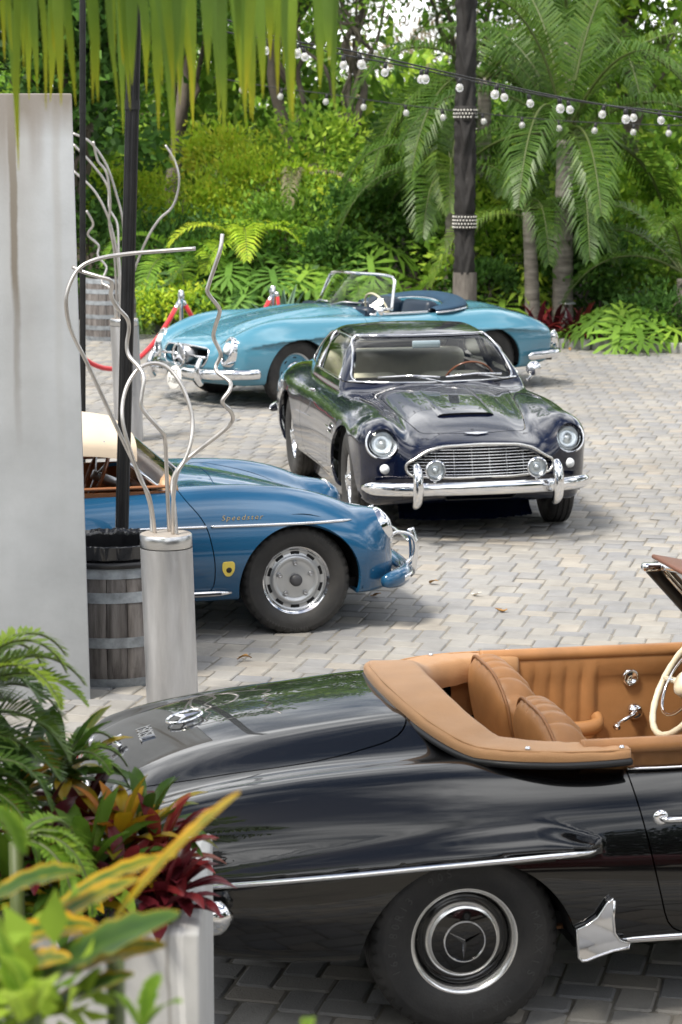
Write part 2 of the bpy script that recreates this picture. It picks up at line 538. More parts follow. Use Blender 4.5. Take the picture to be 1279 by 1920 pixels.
# ------------------------------------------------------------------ ground, pavers, kerb
SAND = mat('joint_sand', (.25, .23, .195), .95, var=.4, var_scale=3, bump=.3, bump_scale=60)
def attr_mat(name, attr, cols, rough, bump=0., bscale=60., nvar=.25, nscale=9., transl=0., spec=.5, seasonal=None, coat=0.):
    """colour comes from a per-piece mesh attribute through a ramp, broken up by noise"""
    if name in MATS: return MATS[name]
    m = bpy.data.materials.new(name); m.use_nodes = True; nt = m.node_tree; b = nt.nodes['Principled BSDF']
    a = nd(nt, 'ShaderNodeAttribute'); a.attribute_name = attr
    r = nd(nt, 'ShaderNodeValToRGB'); cr_ = r.color_ramp
    while len(cr_.elements) < len(cols): cr_.elements.new(.5)
    for i, (p, c) in enumerate(cols):
        cr_.elements[i].position = p; cr_.elements[i].color = (*c, 1)
    nt.links.new(a.outputs['Fac'], r.inputs[0])
    t = nd(nt, 'ShaderNodeTexCoord'); geo = nd(nt, 'ShaderNodeNewGeometry')
    n = nd(nt, 'ShaderNodeTexNoise'); n.inputs['Scale'].default_value = nscale; n.inputs['Detail'].default_value = 7; n.inputs['Roughness'].default_value = .65
    nt.links.new(geo.outputs['Position'], n.inputs['Vector'])
    mr = nd(nt, 'ShaderNodeMapRange'); mr.inputs['From Min'].default_value = .25; mr.inputs['From Max'].default_value = .75
    mr.inputs['To Min'].default_value = 1 - nvar; mr.inputs['To Max'].default_value = 1 + nvar * .6
    nt.links.new(n.outputs['Fac'], mr.inputs['Value'])
    h = nd(nt, 'ShaderNodeHueSaturation'); nt.links.new(r.outputs[0], h.inputs['Color']); nt.links.new(mr.outputs[0], h.inputs['Value'])
    if name.startswith('paver'):
        n5 = nd(nt, 'ShaderNodeTexNoise'); n5.inputs['Scale'].default_value = .55; n5.inputs['Detail'].default_value = 5; nt.links.new(geo.outputs['Position'], n5.inputs['Vector'])
        n6 = nd(nt, 'ShaderNodeTexNoise'); n6.inputs['Scale'].default_value = 2.6; n6.inputs['Detail'].default_value = 8; n6.inputs['Roughness'].default_value = .7; nt.links.new(geo.outputs['Position'], n6.inputs['Vector'])
        m5 = nd(nt, 'ShaderNodeMapRange'); m5.inputs['From Min'].default_value = .35; m5.inputs['From Max'].default_value = .68; m5.inputs['To Min'].default_value = .80; m5.inputs['To Max'].default_value = 1.06; nt.links.new(n5.outputs['Fac'], m5.inputs['Value'])
        m6 = nd(nt, 'ShaderNodeMapRange'); m6.inputs['From Min'].default_value = .62; m6.inputs['From Max'].default_value = .75; m6.inputs['To Min'].default_value = 1.; m6.inputs['To Max'].default_value = .72; nt.links.new(n6.outputs['Fac'], m6.inputs['Value'])
        mm_ = nd(nt, 'ShaderNodeMath', operation='MULTIPLY'); nt.links.new(m5.outputs[0], mm_.inputs[0]); nt.links.new(m6.outputs[0], mm_.inputs[1])
        h2 = nd(nt, 'ShaderNodeHueSaturation'); nt.links.new(h.outputs[0], h2.inputs['Color']); nt.links.new(mm_.outputs[0], h2.inputs['Value']); h = h2
    nt.links.new(h.outputs[0], b.inputs['Base Color'])
    b.inputs['Roughness'].default_value = rough; b.inputs['Specular IOR Level'].default_value = spec; b.inputs['Coat Weight'].default_value = coat
    if bump:
        n2 = nd(nt, 'ShaderNodeTexNoise'); n2.inputs['Scale'].default_value = bscale; n2.inputs['Detail'].default_value = 6
        nt.links.new(geo.outputs['Position'], n2.inputs['Vector'])
        bp = nd(nt, 'ShaderNodeBump'); bp.inputs['Strength'].default_value = bump; bp.inputs['Distance'].default_value = .006
        nt.links.new(n2.outputs['Fac'], bp.inputs['Height']); nt.links.new(bp.outputs[0], b.inputs['Normal'])
    if transl:
        tr = nd(nt, 'ShaderNodeBsdfTranslucent'); ms = nd(nt, 'ShaderNodeMixShader'); ms.inputs[0].default_value = transl
        nt.links.new(h.outputs[0], tr.inputs['Color']); o = nt.nodes['Material Output']
        nt.links.new(b.outputs[0], ms.inputs[1]); nt.links.new(tr.outputs[0], ms.inputs[2]); nt.links.new(ms.outputs[0], o.inputs[0])
    MATS[name] = m
    return m
PAVER = attr_mat('paver_concrete', 'tint', [(0, (.265, .265, .27)), (.35, (.295, .288, .278)), (.6, (.32, .308, .288)), (.85, (.345, .325, .292)), (1, (.365, .328, .28))], .85, bump=.5, bscale=130, nvar=.22, nscale=5)
def fast_mesh(name, V, F, m, parent=None, tint=None, smooth=False):
    """V (n,3), F (k,4) or (k,3) arrays; tint per vertex"""
    V = np.ascontiguousarray(V, np.float32); F = np.ascontiguousarray(F, np.int32); k, c = F.shape
    me = bpy.data.meshes.new(name)
    me.vertices.add(len(V)); me.vertices.foreach_set('co', V.ravel())
    me.loops.add(k * c); me.loops.foreach_set('vertex_index', F.ravel())
    me.polygons.add(k); me.polygons.foreach_set('loop_start', np.arange(0, k * c, c, dtype=np.int32)); me.polygons.foreach_set('loop_total', np.full(k, c, np.int32))
    if smooth: me.polygons.foreach_set('use_smooth', np.ones(k, bool))
    me.update(calc_edges=True)
    if tint is not None:
        a = me.attributes.new('tint', 'FLOAT', 'POINT'); a.data.foreach_set('value', np.ascontiguousarray(tint, np.float32))
    me.materials.append(m)
    o = bpy.data.objects.new(name, me); link(o)
    if parent is not None: o.parent = parent
    return o
# ground sheet reaches the horizon; pavers lie in the sand bed
_n = 60
_e = [-900, -60, -9, 9, 60, 900]
V = [(x, y + 30, 0) for y in (-900, -40, -24, 3, 60, 900) for x in _e]
_ground = M('ground', V, [(j * 6 + i, j * 6 + i + 1, (j + 1) * 6 + i + 1, (j + 1) * 6 + i) for j in range(5) for i in range(5)], SAND, smooth=False)
_ground['kind'] = 'structure'
PL_, PW_ = .195, .130
PTH = R(-13.0)
KA, KB = Vector((-4.6, 33.0, 0)), Vector((7.0, 27.9, 0))          # kerb line, paved side
_kd = (KB - KA).normalized(); _kn = Vector((-_kd.y, _kd.x, 0))    # normal points to the plants
def kerb_y(x): return KA.y + (x - KA.x) * (KB.y - KA.y) / (KB.x - KA.x)
def paver_shape(l, wd, rng, h=.0):
    """worn paver: flat top, rounded shoulder, buried sides; centre at origin, top at z=h"""
    a, b = l / 2 - .002, wd / 2 - .002; e = .009
    j = rng.uniform(-.003, .003, (4, 2))
    c = np.array([(-a, -b), (a, -b), (a, b), (-a, b)]) + j
    cut = []
    for i in range(4):                        # octagon: corners knocked off
        p, q, r_ = c[i - 1], c[i], c[(i + 1) % 4]; u = (p - q) / np.linalg.norm(p - q); v = (r_ - q) / np.linalg.norm(r_ - q); k = rng.uniform(.006, .014)
        cut += [q + u * k, q + v * k]
    cut = np.array(cut); n = 8
    top = cut * (1 - e * 2 / np.array((l, wd)))
    dz = rng.uniform(-.0015, .0015, 8)
    V = np.concatenate([np.c_[top, np.full(n, 0) + dz * .4], np.c_[cut * (1 - .004 / np.array((l, wd))), np.full(n, -.0055)], np.c_[cut, np.full(n, -.03)]])
    V[:, 2] += h
    F = [tuple(range(n))] + [(n + i, n + (i + 1) % n, (i + 1) % n, i) for i in range(n)] + [(2 * n + i, 2 * n + (i + 1) % n, n + (i + 1) % n, n + i) for i in range(n)]
    return V, F
def lay_pavers():
    rng = np.random.RandomState(11)
    ct, stt = math.cos(PTH), math.sin(PTH)
    spots = []
    a, b = np.array((PW_, PW_)), np.array((PL_ + PW_, PW_ - PL_))
    for i in range(-460, 461):
        for j in range(-176, 177):
            o = a * i + b * j
            for (cx, cy, rot) in ((PL_ / 2, PW_ / 2, 0), (PL_ + PW_ / 2, PW_ - PL_ / 2, 1)):
                u, v = o[0] + cx, o[1] + cy
                x = u * ct - v * stt + 1.0; y = u * stt + v * ct + 18.0
                if y < 4.6 or y > 34 or abs(x - .2) > .19 * y + 1.9: continue
                if y > kerb_y(x) - .10: continue
                spots.append((x, y, rot))
    return np.array(spots)
PAVERS = lay_pavers()
# kerb stones along the bed
KERB = mat('kerb_concrete', (.33, .33, .325), .85, var=.35, var_scale=3, bump=.3, bump_scale=50)
_kl = 1.2
_kerb = G().box((0, 0, 0), (1, 1, 1)).build('kerb', KERB, smooth=False)
bpy.data.objects.remove(_kerb)
_k = thing('kerb', '', ''); del _k['label']; del _k['category']; _k['kind'] = 'structure'; _k.location = KA
_L = (KB - KA).length; _nk = int(_L / _kl)
_ka = math.atan2(_kd.y, _kd.x); _k.rotation_euler = (0, 0, _ka)
_ko = G().box((.6, .075, .035), (_kl - .012, .15, .17)).build('kerb_stone', KERB, _k, smooth=False); bevel(_ko, .018, 3)
for i in range(1, _nk):
    c = _ko.copy(); link(c); c.parent = _k; c.location = (i * _kl, 0, 0)
# planting bed behind the kerb, rising to a low bank
SOIL = mat('bed_soil', (.055, .040, .028), .95, var=.5, var_scale=2.5, bump=.6, bump_scale=25)
_nx, _ny = 90, 26; V = []
rng = np.random.RandomState(5)
for j in range(_ny):
    for i in range(_nx):
        t = j / (_ny - 1); d = .15 + t * t * 34; along = -14 + 40 * i / (_nx - 1) - 3 * t
        p = KA + _kd * along + _kn * d; z = .07 + .55 * float(sstep(.3, 7., np.array(d))) + .9 * float(sstep(7, 26, np.array(d))) + rng.uniform(-.03, .03) * min(1, d)
        V.append((p.x, p.y, z))
_bed = M('planting_bed', V, [(j * _nx + i, j * _nx + i + 1, (j + 1) * _nx + i + 1, (j + 1) * _nx + i) for j in range(_ny - 1) for i in range(_nx - 1)], SOIL)
_bed['kind'] = 'structure'
def bed_z(p):
    d = (Vector((p[0], p[1], 0)) - KA).dot(_kn)
    return .07 + .55 * float(sstep(.3, 7., np.array(d))) + .9 * float(sstep(7, 26, np.array(d))) if d > 0 else 0.
# ------------------------------------------------------------------ wheels
def tyre_mesh(Ro, Rr, wd, n=144, notch=.006, groove=True):
    h = wd / 2; sh = Ro - Rr
    pr = [(Rr - .004, h * .72), (Rr + .006, h * .80), (Rr + sh * .12, h * .86), (Rr + sh * .3, h * .97), (Rr + sh * .5, h * 1.0), (Rr + sh * .66, h * .985),
          (Rr + sh * .70, h * .985), (Rr + sh * .73, h * .965), (Rr + sh * .84, h * .92), (Rr + sh * .93, h * .85), (Ro - .004, h * .77), (Ro, h * .70)]
    tr = []
    if groove:
        for c in (.42, 0., -.42):
            tr += [(Ro + .002, h * (c + .10)), (Ro - .006, h * (c + .06)), (Ro - .006, h * (c - .06)), (Ro + .002, h * (c - .10))]
    prof = pr + tr + [(r, -y) for r, y in pr[::-1]]
    V, F = lathe(prof, n, 'y')
    V = V.reshape(len(prof), n, 3)
    rows = [i for i, (r, y) in enumerate(prof) if r > Ro - .02 and abs(y) > h * .55]
    k = np.arange(n)
    for i in rows:
        s = np.where(((k + i // 6 * 2) % 4) < 1, 1 - notch / Ro * 1.6, 1.0)
        V[i, :, 0] *= s; V[i, :, 2] *= s
    return V.reshape(-1, 3), F
def ring_text(s, m, parent, r, y, size, a0, name='tyre_lettering', da=None):
    """raised letters round a tyre wall (outer face +y, read from outside)"""
    g = None
    objs = []
    da = da or size * .78 / r
    for i, ch in enumerate(s):
        if ch == ' ': continue
        a = a0 - i * da                    # angle in the wheel plane seen from outside
        # outside view: x axis points left for a viewer at +y, so mirror
        rad = Vector((-math.cos(a), 0, math.sin(a))); tan = Vector((-math.sin(a), 0, -math.cos(a))) * 1.0
        mw = frame((rad.x * r, y, rad.z * r), (math.sin(a) * -1, 0, -math.cos(a)), (0, 1, 0))
        xx = Vector((-math.sin(a), 0, -math.cos(a)))
        mw = frame((rad.x * r, y, rad.z * r), -xx if False else Vector((-math.sin(a), 0, -math.cos(a))), (0, 1, 0))
        objs.append(text_obj('letter', ch, m, None, size, mw, .0012))
    bm = bmesh.new()
    for o in objs:
        bm.from_mesh(o.data); me = o.data; bpy.data.objects.remove(o); bpy.data.meshes.remove(me)
    me = bpy.data.meshes.new(name); bm.to_mesh(me); bm.free(); me.materials.append(m)
    o = bpy.data.objects.new(name, me); link(o); o.parent = parent; o['kind'] = 'stuff'
    return o
LETTER = mat('tyre_letter_rubber', (.052, .051, .050), .55)
def star_mesh(r, d, w_=.15):
    """three pointed star, apex ridge raised by d; lies in xy, faces +z, one point along +y"""
    V = [(0, 0, d)]; F = []
    for k in range(3):
        a = PI / 2 + k * 2 * PI / 3; b = a + PI / 3
        V += [(r * math.cos(a), r * math.sin(a), d * .25), (r * w_ * math.cos(b), r * w_ * math.sin(b), 0)]
    for k in range(3):
        t, q, p = 1 + 2 * k, 2 + 2 * k, 1 + (2 * k - 1) % 6
        F += [(0, t, q), (0, p, t)]
    return np.array(V), F
def xf(V, mw):
    V = np.asarray(V, float); m_ = np.array(mw)
    return V @ m_[:3, :3].T + m_[:3, 3]
def put_wheel(car, x, y, rad, left, steer=0.):
    """wheel part: hub disc mesh that carries tyre, rim and cap"""
    V, F = lathe([(.0, .02), (.12, .02), (.13, -.02), (.13, -.07), (.0, -.07)], 24, 'y')
    o = M('wheel', V, F, DARK, car)
    o.location = (x, y, rad); o.rotation_euler = (0, 0, (0 if left else PI) + steer)
    return o

def wheel_well(car, xc, s, y0, dep, r, zc, zmin, n=30):
    """inner arch: a half drum closed towards the middle of the car"""
    a0 = math.asin(max(min((zmin - zc) / r, 1), -1)); A = np.linspace(a0, PI - a0, n)
    V = [(xc + r * math.cos(a), s * y, zc + r * math.sin(a)) for y in (y0, y0 - dep) for a in A] + [(xc, s * (y0 - dep), zmin)]
    F = [(i, i + 1, n + i + 1, n + i) for i in range(n - 1)] + [(n + i, n + i + 1, 2 * n) for i in range(n - 1)]
    return M('wheel_well', V, F, DARK, car)
# ------------------------------------------------------------------ black roadster with tan interior (near)
def build_black_roadster():
    car = thing('roadster_car', 'glossy black open roadster with tan leather seats in the foreground', 'car', (.237, 7.85, 0), R(10.8))
    BP = paint('black_paint', (.0015, .0015, .0018))
    hc = C([(-1.17, .56), (-1.12, .665), (-1.03, .745), (-.88, .812), (-.64, .870), (-.35, .908), (-.1, .93), (.15, .935), (.6, .93), (1.5, .93), (1.75, .925), (2.2, .885), (2.7, .80), (3.0, .72), (3.2, .63)], .04)
    hf = C([(-1.17, .61), (-1.08, .68), (-.92, .735), (-.63, .782), (-.35, .805), (-.05, .815), (.3, .82), (.6, .815), (1.0, .825), (1.5, .845), (1.9, .86), (2.3, .86), (2.65, .825), (2.95, .75), (3.2, .63)], .05)
    pw = C([(-1.16, .69), (-1.0, .75), (-.78, .80), (-.4, .84), (0, .862), (.35, .85), (.7, .835), (1.4, .835), (2.0, .855), (2.4, .865), (2.75, .84), (3.0, .79), (3.25, .70)], .05)
    tz = C([(.1, .09), (.2, .04), (.32, .006), (.42, 0), (.52, .008), (.60, .024), (.68, .050), (.76, .088), (.84, .138), (.95, .22)], .02)
    ze = C([(-1.1, .525), (-.8, .545), (-.4, .575), (0, .602), (.3, .608), (.5, .600)], .03)
    ee = C([(-1.1, .004), (-.9, .014), (-.6, .032), (-.2, .052), (.1, .062), (.28, .062), (.36, .052), (.395, .026), (.42, .0), (.6, 0), (1.5, 0), (1.82, 0), (1.95, .03), (2.2, .055), (2.6, .05), (2.9, .02), (3.1, 0)], .01)
    zef = C([(1.8, .61), (2.2, .61), (2.6, .59), (3.0, .55)], .03)
    def fn(x, y, z):
        x_ = np.asarray(x)
        a, b = hc(x_), hf(x_)
        t = sstep(.30, .70, y)
        H = a + (b - a) * t - .16 * y * y * (1 - t) - .10 * np.maximum(y - .70, 0)
        H = H - .018 * bumpf(y, .50, .10) * sstep(.35, -.2, x_) + .012 * bumpf(y, .66, .10) * sstep(.4, -.1, x_)
        t2 = z - np.where(x_ < 1.2, ze(x_), zef(x_))
        eb = ee(x_) * np.where(t2 > 0, np.exp(-(np.abs(t2) / ((.020 + .030 * sstep(-1.0, .1, x_)) * (1 - .72 * sstep(.20, .42, x_)))) ** 3), np.exp(-(t2 / .016) ** 2))
        W = pw(x_) - tz(z) + eb - .02 * sstep(.30, .12, z)
        # rear haunch: the fender flank is fuller round the wheel
        W = W + .012 * bumpf(x_, .0, .45) * bumpf(z, .62, .16)
        ftop = (z - H) * .93; fs = (y - W) * .97
        fr = ri(ftop, fs, .13)
        xr = -1.125 + .07 * (y / .75) ** 2 + .9 * np.maximum(.50 - z, 0) ** 2 + .05 * np.maximum(y - .5, 0)
        xf_ = 3.16 - .16 * (y / .75) ** 2 - 1.0 * np.maximum(.5 - z, 0) ** 2
        fr = ri(fr, (xr - x_) * .98, .11)
        fr = ri(fr, (x_ - xf_) * .98, .12)
        fr = ri(fr, .262 + .06 * sstep(-.45, -1.1, x_) - z, .05)
        return fr
    S = iso(fn, (-1.2, -1.0, .1), (3.3, 1.0, 1.05), .0155)
    # wheel arches (open from the side), cockpit hole
    def arch(xc, zc, r):
        return lambda V: np.where((V[:, 2] < .62) & (np.abs(V[:, 1]) > .50), np.hypot(V[:, 0] - xc, (V[:, 2] - zc)) - r, .5)
    S = clip(S, arch(0, .235, .345), +1, .025)
    S = clip(S, arch(2.4, .24, .345), +1, .025)
    cock = poly_sd(rpoly([(.08, -.52), (.30, -.675), (1.32, -.675), (1.46, -.60), (1.52, 0), (1.46, .60), (1.32, .675), (.30, .675), (.08, .52)], .12))
    S = clip(S, lambda V: np.where(V[:, 2] > .6, cock(V[:, 0], V[:, 1]), .5), +1, .02)
    # doors
    dp = poly_sd(rpoly([(.525, 1.0), (.54, .74), (.60, .46), (.64, .30), (1.40, .30), (1.48, .5), (1.52, 1.0)], .07))
    dsides = []
    for s in (-1, 1):
        g = lambda V, s=s: np.where(V[:, 1] * s > .45, dp(V[:, 0], V[:, 2]), .5)
        D = clip(S, lambda V: g(V) + .0025, -1, .02)
        S = clip(S, lambda V: g(V) - .0025, +1, .02)
        dsides.append((s, D))
    # boot lid and bonnet
    tp = poly_sd(rpoly([(-.075, -.42), (-.075, .42), (-.50, .505), (-.95, .46), (-1.245, .33), (-1.245, -.33), (-.95, -.46), (-.50, -.505)], .16, 8))
    gt = lambda V: np.where((V[:, 2] > .45) & (V[:, 0] < .3), tp(V[:, 0] + .6 * (V[:, 2] - .9), V[:, 1]), .5)
    T = clip(S, lambda V: gt(V) + .0025, -1, .02)
    S = clip(S, lambda V: gt(V) - .0025, +1, .02)
    bp_ = poly_sd(rpoly([(1.80, -.52), (1.80, .52), (2.95, .42), (2.95, -.42)], .1))
    gb = lambda V: np.where((V[:, 2] > .6) & (V[:, 0] > 1.7), bp_(V[:, 0], V[:, 1]), .5)
    B = clip(S, lambda V: gb(V) + .0025, -1, .02)
    S = clip(S, lambda V: gb(V) - .0025, +1, .02)
    surf('body', S, BP, car)
    surf('boot_lid', T, BP, car)
    surf('bonnet', B, BP, car)
    TANL = mat('tan_leather', (.44, .21, .08), .40, var=.34, var_scale=4, bump=.10, bump_scale=260, ior=1.45, rough_var=.08)
    TANC = mat('tan_canvas', (.50, .265, .115), .72, var=.22, var_scale=3.5, bump=.25, bump_scale=220, sheen=.2)
    TAND = mat('tan_leather_dark', (.28, .12, .04), .5, var=.2, bump=.1, bump_scale=120)
    # underside and inner wheel wells so that nothing shows through
    G().box((1.0, 0, .31), (3.6, 1.30, .05)).build('underbody', DARK, car, smooth=False)
    for xc in (0, 2.4):
        for s in (-1, 1):
            wheel_well(car, xc, s, .795, .33, .352, .24, .28)
    # chrome strips on the eyebrows
    for s in (-1, 1):
        for x0, x1, zf in ((-1.0, .405, ze), (1.90, 3.0, zef)):
            xs = np.linspace(x0, x1, 60); zz_ = zf(xs) - .010
            P, ok = cast(fn, np.stack([xs, np.full(60, 1.2 * s), zz_ + .008], 1), (0, -s, 0))
            P[:, 2] = zz_ - .002; P[:, 1] += s * .002
            rr = np.full(60, .0095); rr[:4] = [.003, .005, .007, .008]; rr[-4:] = [.008, .007, .005, .003]
            G().tube(P, rr, 8).build('chrome_trim', CHROME, car)
        xs = np.linspace(.47, 1.98, 30)
        G().tube(np.stack([xs, np.full(30, s * .822), np.full(30, .288)], 1), .012, 8, flat=(1, .7, (0, 0, 1))).build('sill_trim', CHROME, car)
        # stone guard in front of the rear arch
        pts = np.array([(.338, .255), (.332, .345), (.365, .357), (.398, .380), (.428, .425), (.444, .437), (.450, .43), (.447, .375), (.452, .325), (.470, .300), (.50, .292), (.50, .276), (.45, .270), (.40, .256), (.365, .244), (.350, .243)])
        c0 = pts.mean(0); k = len(pts)
        P = np.stack([pts[:, 0], np.full(k, s * 1.2), pts[:, 1]], 1); Q, ok = cast(fn, P, (0, -s, 0))
        yy = np.full(k, .853)
        outer = np.stack([pts[:, 0], s * (yy + .010), pts[:, 1]], 1); inner = np.stack([pts[:, 0], s * (yy - .004), pts[:, 1]], 1)
        V = np.concatenate([outer, inner]); F = [tuple(range(k))] + [(i, (i + 1) % k, k + (i + 1) % k, k + i) for i in range(k)]
        o = M('stone_guard', V, F, CHROME, car, smooth=False)
        G().tube(outer, .0045, 6, closed=True).build('guard_edge', CHROME, o)
    for s, D in dsides:
        d = surf('door', D, BP, car)
        # chrome cap along the door top, handle, inner panel
        xs = np.linspace(.54, 1.50, 24)
        P, ok = cast(fn, np.stack([xs, np.full(24, s * .672), np.full(24, 1.2)], 1), (0, 0, -1))
        G().tube(P + np.array((0, 0, .003)), 1, 8, flat=(.006, .022, (0, 0, 1))).build('door_cap', CHROME, d)
        hz = .665; Q, ok = cast(fn, np.array([(x_, s * 1.2, hz) for x_ in (.615, .63, .70, .77, .785)]), (0, -s, 0))
        off = np.array([.004, .026, .032, .026, .004])
        Q[:, 1] += s * off
        h_ = G().tube(spline(Q, 5), .0095, 8)
        c_ = cast(fn, [(.615, s * 1.2, hz)], (0, -s, 0))[0][0]
        V, F = lathe([(.026, 0), (.025, .006), (.016, .010), (.012, .011), (0, .009)], 20, 'y'); h_.add(V * np.array((1, s, 1)) + c_, F)
        h_.build('door_handle', CHROME, d)
        # inner door skin: pleated tan panel
        nx, nz = 120, 14
        xs = np.linspace(.40, 1.42, nx); zs = np.linspace(.27, .865, nz)
        V = []; F = []
        for i, x_ in enumerate(xs):
            for j, z_ in enumerate(zs):
                pl = 0.
                if .48 < x_ < .84 and z_ < .80: pl = .020 * abs(math.sin((x_ - .48) / .06 * PI)) ** .35
                roll = .030 * math.exp(-((z_ - .835) / .035) ** 2)
                V.append((x_, s * (.650 - pl - roll), z_ - .0))
        for i in range(nx - 1):
            for j in range(nz - 1): F.append((i * nz + j, (i + 1) * nz + j, (i + 1) * nz + j + 1, i * nz + j + 1))
        M('door_lining', V, F, TANL, d)
        G().tube(np.stack([xs, np.full(nx, s * .650), np.full(nx, .862)], 1), .026, 10, flat=(1, 1.0, (0, 0, 1))).build('door_roll', TANL, d)
        # window crank, round badge, armrest
        V, F = lathe([(.032, 0), (.032, .012), (.022, .016), (.02, .012), (0, .012)], 24, 'y')
        G().add(V * np.array((1, -s, 1)) + np.array((.97, s * .645, .765)), F).build('lining_badge', CHROME, d)
        V, F = lathe([(.03, 0), (.028, .02), (.012, .028), (0, .028)], 20, 'y')
        g = G().add(V * np.array((1, -s, 1)) + np.array((.99, s * .645, .635)), F)
        g.tube([(.99, s * .615, .635), (.955, s * .605, .622), (.905, s * .60, .597)], [.010, .008, .007], 8)
        V, F = lathe([(0, 0), (.012, 0), (.014, .02), (.010, .035), (0, .036)], 14, 'y'); g.add(V * np.array((1, -s, 1)) + np.array((.903, s * .602, .595)), F)
        g.build('window_crank', CHROME, d)
        g = G().tube(spline([(.60, s * .63, .595), (.68, s * .595, .590), (.78, s * .585, .592), (.835, s * .60, .602), (.84, s * .635, .620)], 6), 1, 10, flat=(.030, .022, (0, 0, 1)))
        ar = g.build('armrest', TANL, d)
    # cockpit tub
    g = G(); g.box((.85, 0, .285), (1.55, 1.30, .02)); g.box((.12, 0, .55), (.03, 1.28, .56), ); g.box((1.56, 0, .58), (.03, 1.28, .58))
    g.build('cockpit_floor', TAND, car, smooth=False)
    box_obj('rear_shelf', (.22, 0, .60), (.22, 1.24, .05), TANL, car, .015)
    for s in (-1, 1):                      # tan quarter lining between cover and seat
        G().box((.43, s * .645, .75), (.28, .012, .20)).build('quarter_lining', TANL, car, smooth=False)
    # dash
    xs = np.linspace(-.64, .64, 30)
    G().tube(np.stack([1.50 + .06 * np.cos(xs * 2), xs, np.full(30, .87)], 1), 1, 12, flat=(.07, .08, (0, 0, 1))).build('dashboard', BP, car)
    # folded top cover
    path = spline([(.54, -.675, .866), (.42, -.678, .868), (.29, -.655, .876), (.15, -.595, .890), (.045, -.47, .908), (-.03, -.25, .924), (-.05, 0, .929), (-.03, .25, .924), (.045, .47, .908), (.15, .595, .890), (.29, .655, .876), (.42, .678, .868), (.54, .675, .866)], 10)
    _pz = cast(fn, np.c_[path[:, 0] - .035 * np.cos(path[:, 1] * 2.2), path[:, 1] * 1.035, np.full(len(path), 1.3)], (0, 0, -1))[0][:, 2]
    _pz = np.convolve(np.r_[[_pz[0]] * 8, _pz, [_pz[-1]] * 8], np.ones(17) / 17, 'valid'); path[:, 2] = np.maximum(_pz + .022, .854)
    m = len(path); T = np.gradient(path, axis=0); T[:, 2] = 0; T /= np.linalg.norm(T, axis=1, keepdims=True)
    Nn = np.stack([T[:, 1] * 1, -T[:, 0], 0 * T[:, 0]], 1)      # points away from the cockpit
    Nn *= np.sign((Nn * (path - np.array((.5, 0, 0)))).sum(1))[:, None]
    sec = spline([(.070, -.046), (.084, -.034), (.088, -.004), (.082, .022), (.055, .034), (.0, .038), (-.06, .040), (-.105, .030), (-.128, -.04), (-.125, -.11)], 3)
    rng = np.random.RandomState(3)
    u = np.linspace(0, 1, m)
    wdt = .45 + .50 * np.sin(PI * u) ** .8; hgt = .45 + .20 * np.sin(PI * u) ** .7
    V = []
    wr = sum(rng.uniform(-1, 1) * np.sin(u[:, None] * 2 * PI * k + rng.uniform(0, 6) + np.linspace(0, 1, len(sec))[None] * rng.uniform(-6, 6)) / k ** .8 for k in range(3, 40)) * .0042
    for i in range(m):
        for k, (a, b) in enumerate(sec):
            V.append(path[i] + Nn[i] * a * wdt[i] + np.array((0, 0, b * hgt[i] - .004)) + (Nn[i] * .5 + np.array((0, 0, 1))) * wr[i, k])
    k = len(sec)
    F = [(i * k + j, i * k + j + 1, (i + 1) * k + j + 1, (i + 1) * k + j) for i in range(m - 1) for j in range(k - 1)]
    F += [tuple(range(k))[::-1], tuple((m - 1) * k + j for j in range(k))]
    cov = M('top_cover', V, F, TANC, car)
    rim_ = path + Nn * (.084 * wdt)[:, None] + np.array((0, 0, -.027))
    G().tube(rim_, .0125, 8).build('cover_bead', BLACKTRIM, cov)
    seam = path + Nn * (.069 * wdt)[:, None] + np.array((0, 0, .024))[None] * hgt[:, None]
    G().tube(seam, .0035, 6).build('cover_piping', TANC, cov)
    for i in (3, 24, m - 25, m - 4):
        V, F = lathe([(.009, 0), (.008, .004), (.004, .006), (0, .006)], 12, 'z')
        G().add(V + path[i] + Nn[i] * .05 * wdt[i] + np.array((0, 0, .028 * hgt[i] + .004)), F).build('press_stud', CHROME, cov)
    # seats: pleated bucket backs
    def seat(yc):
        W2 = .262
        ny = 61; ys = np.linspace(-W2, W2, ny)
        prof = spline([(.13, 0), (.17, .25), (.165, .40), (.13, .50), (.075, .525), (.02, .50), (-.01, .40), (-.02, .2), (0, 0)], 5)
        V = []
        for y_ in ys:
            e = abs(y_) / W2; top = 1 - .22 * e ** 3.2; rib = .020 * (abs(math.sin((y_ / W2) * PI * 3.5)) ** .55 - .6) if e < .93 else -.006
            pin = 1 - .55 * e ** 10
            for (a, b) in prof:
                xx = (a - .07) * pin + .07; k_ = sstep(.05, .4, np.array(b))
                nx_ = (rib if (a > .02 and b > .12) else 0)
                V.append((xx + nx_ * (1 if b < .47 else .4) - .27 * b + .03 * e * e, y_ + yc, b * top + (nx_ if b > .46 else 0) + .0))
        k = len(prof)
        F = [(i * k + j, (i + 1) * k + j, (i + 1) * k + j + 1, i * k + j + 1) for i in range(ny - 1) for j in range(k - 1)]
        F += [tuple(range(k)), tuple((ny - 1) * k + j for j in range(k))[::-1]]
        V = np.array(V) + np.array((.43, 0, .395))
        s0 = M('seat', V, F, TANL, car)
        # seat cushion
        ny2 = 40; cs = spline([(.02, .0), (.0, .12), (.06, .17), (.25, .175), (.45, .17), (.53, .12), (.52, 0)], 5); V = []
        for y_ in np.linspace(-.25, .25, ny2):
            e = abs(y_) / .25; rib = .007 * abs(math.sin(y_ / .25 * PI * 3.5)) ** .6 if e < .9 else -.004
            for a, b in cs: V.append((a + .46, y_ + yc, b * (1 - .15 * e ** 6) + .29 + (rib if b > .15 else 0)))
        k = len(cs)
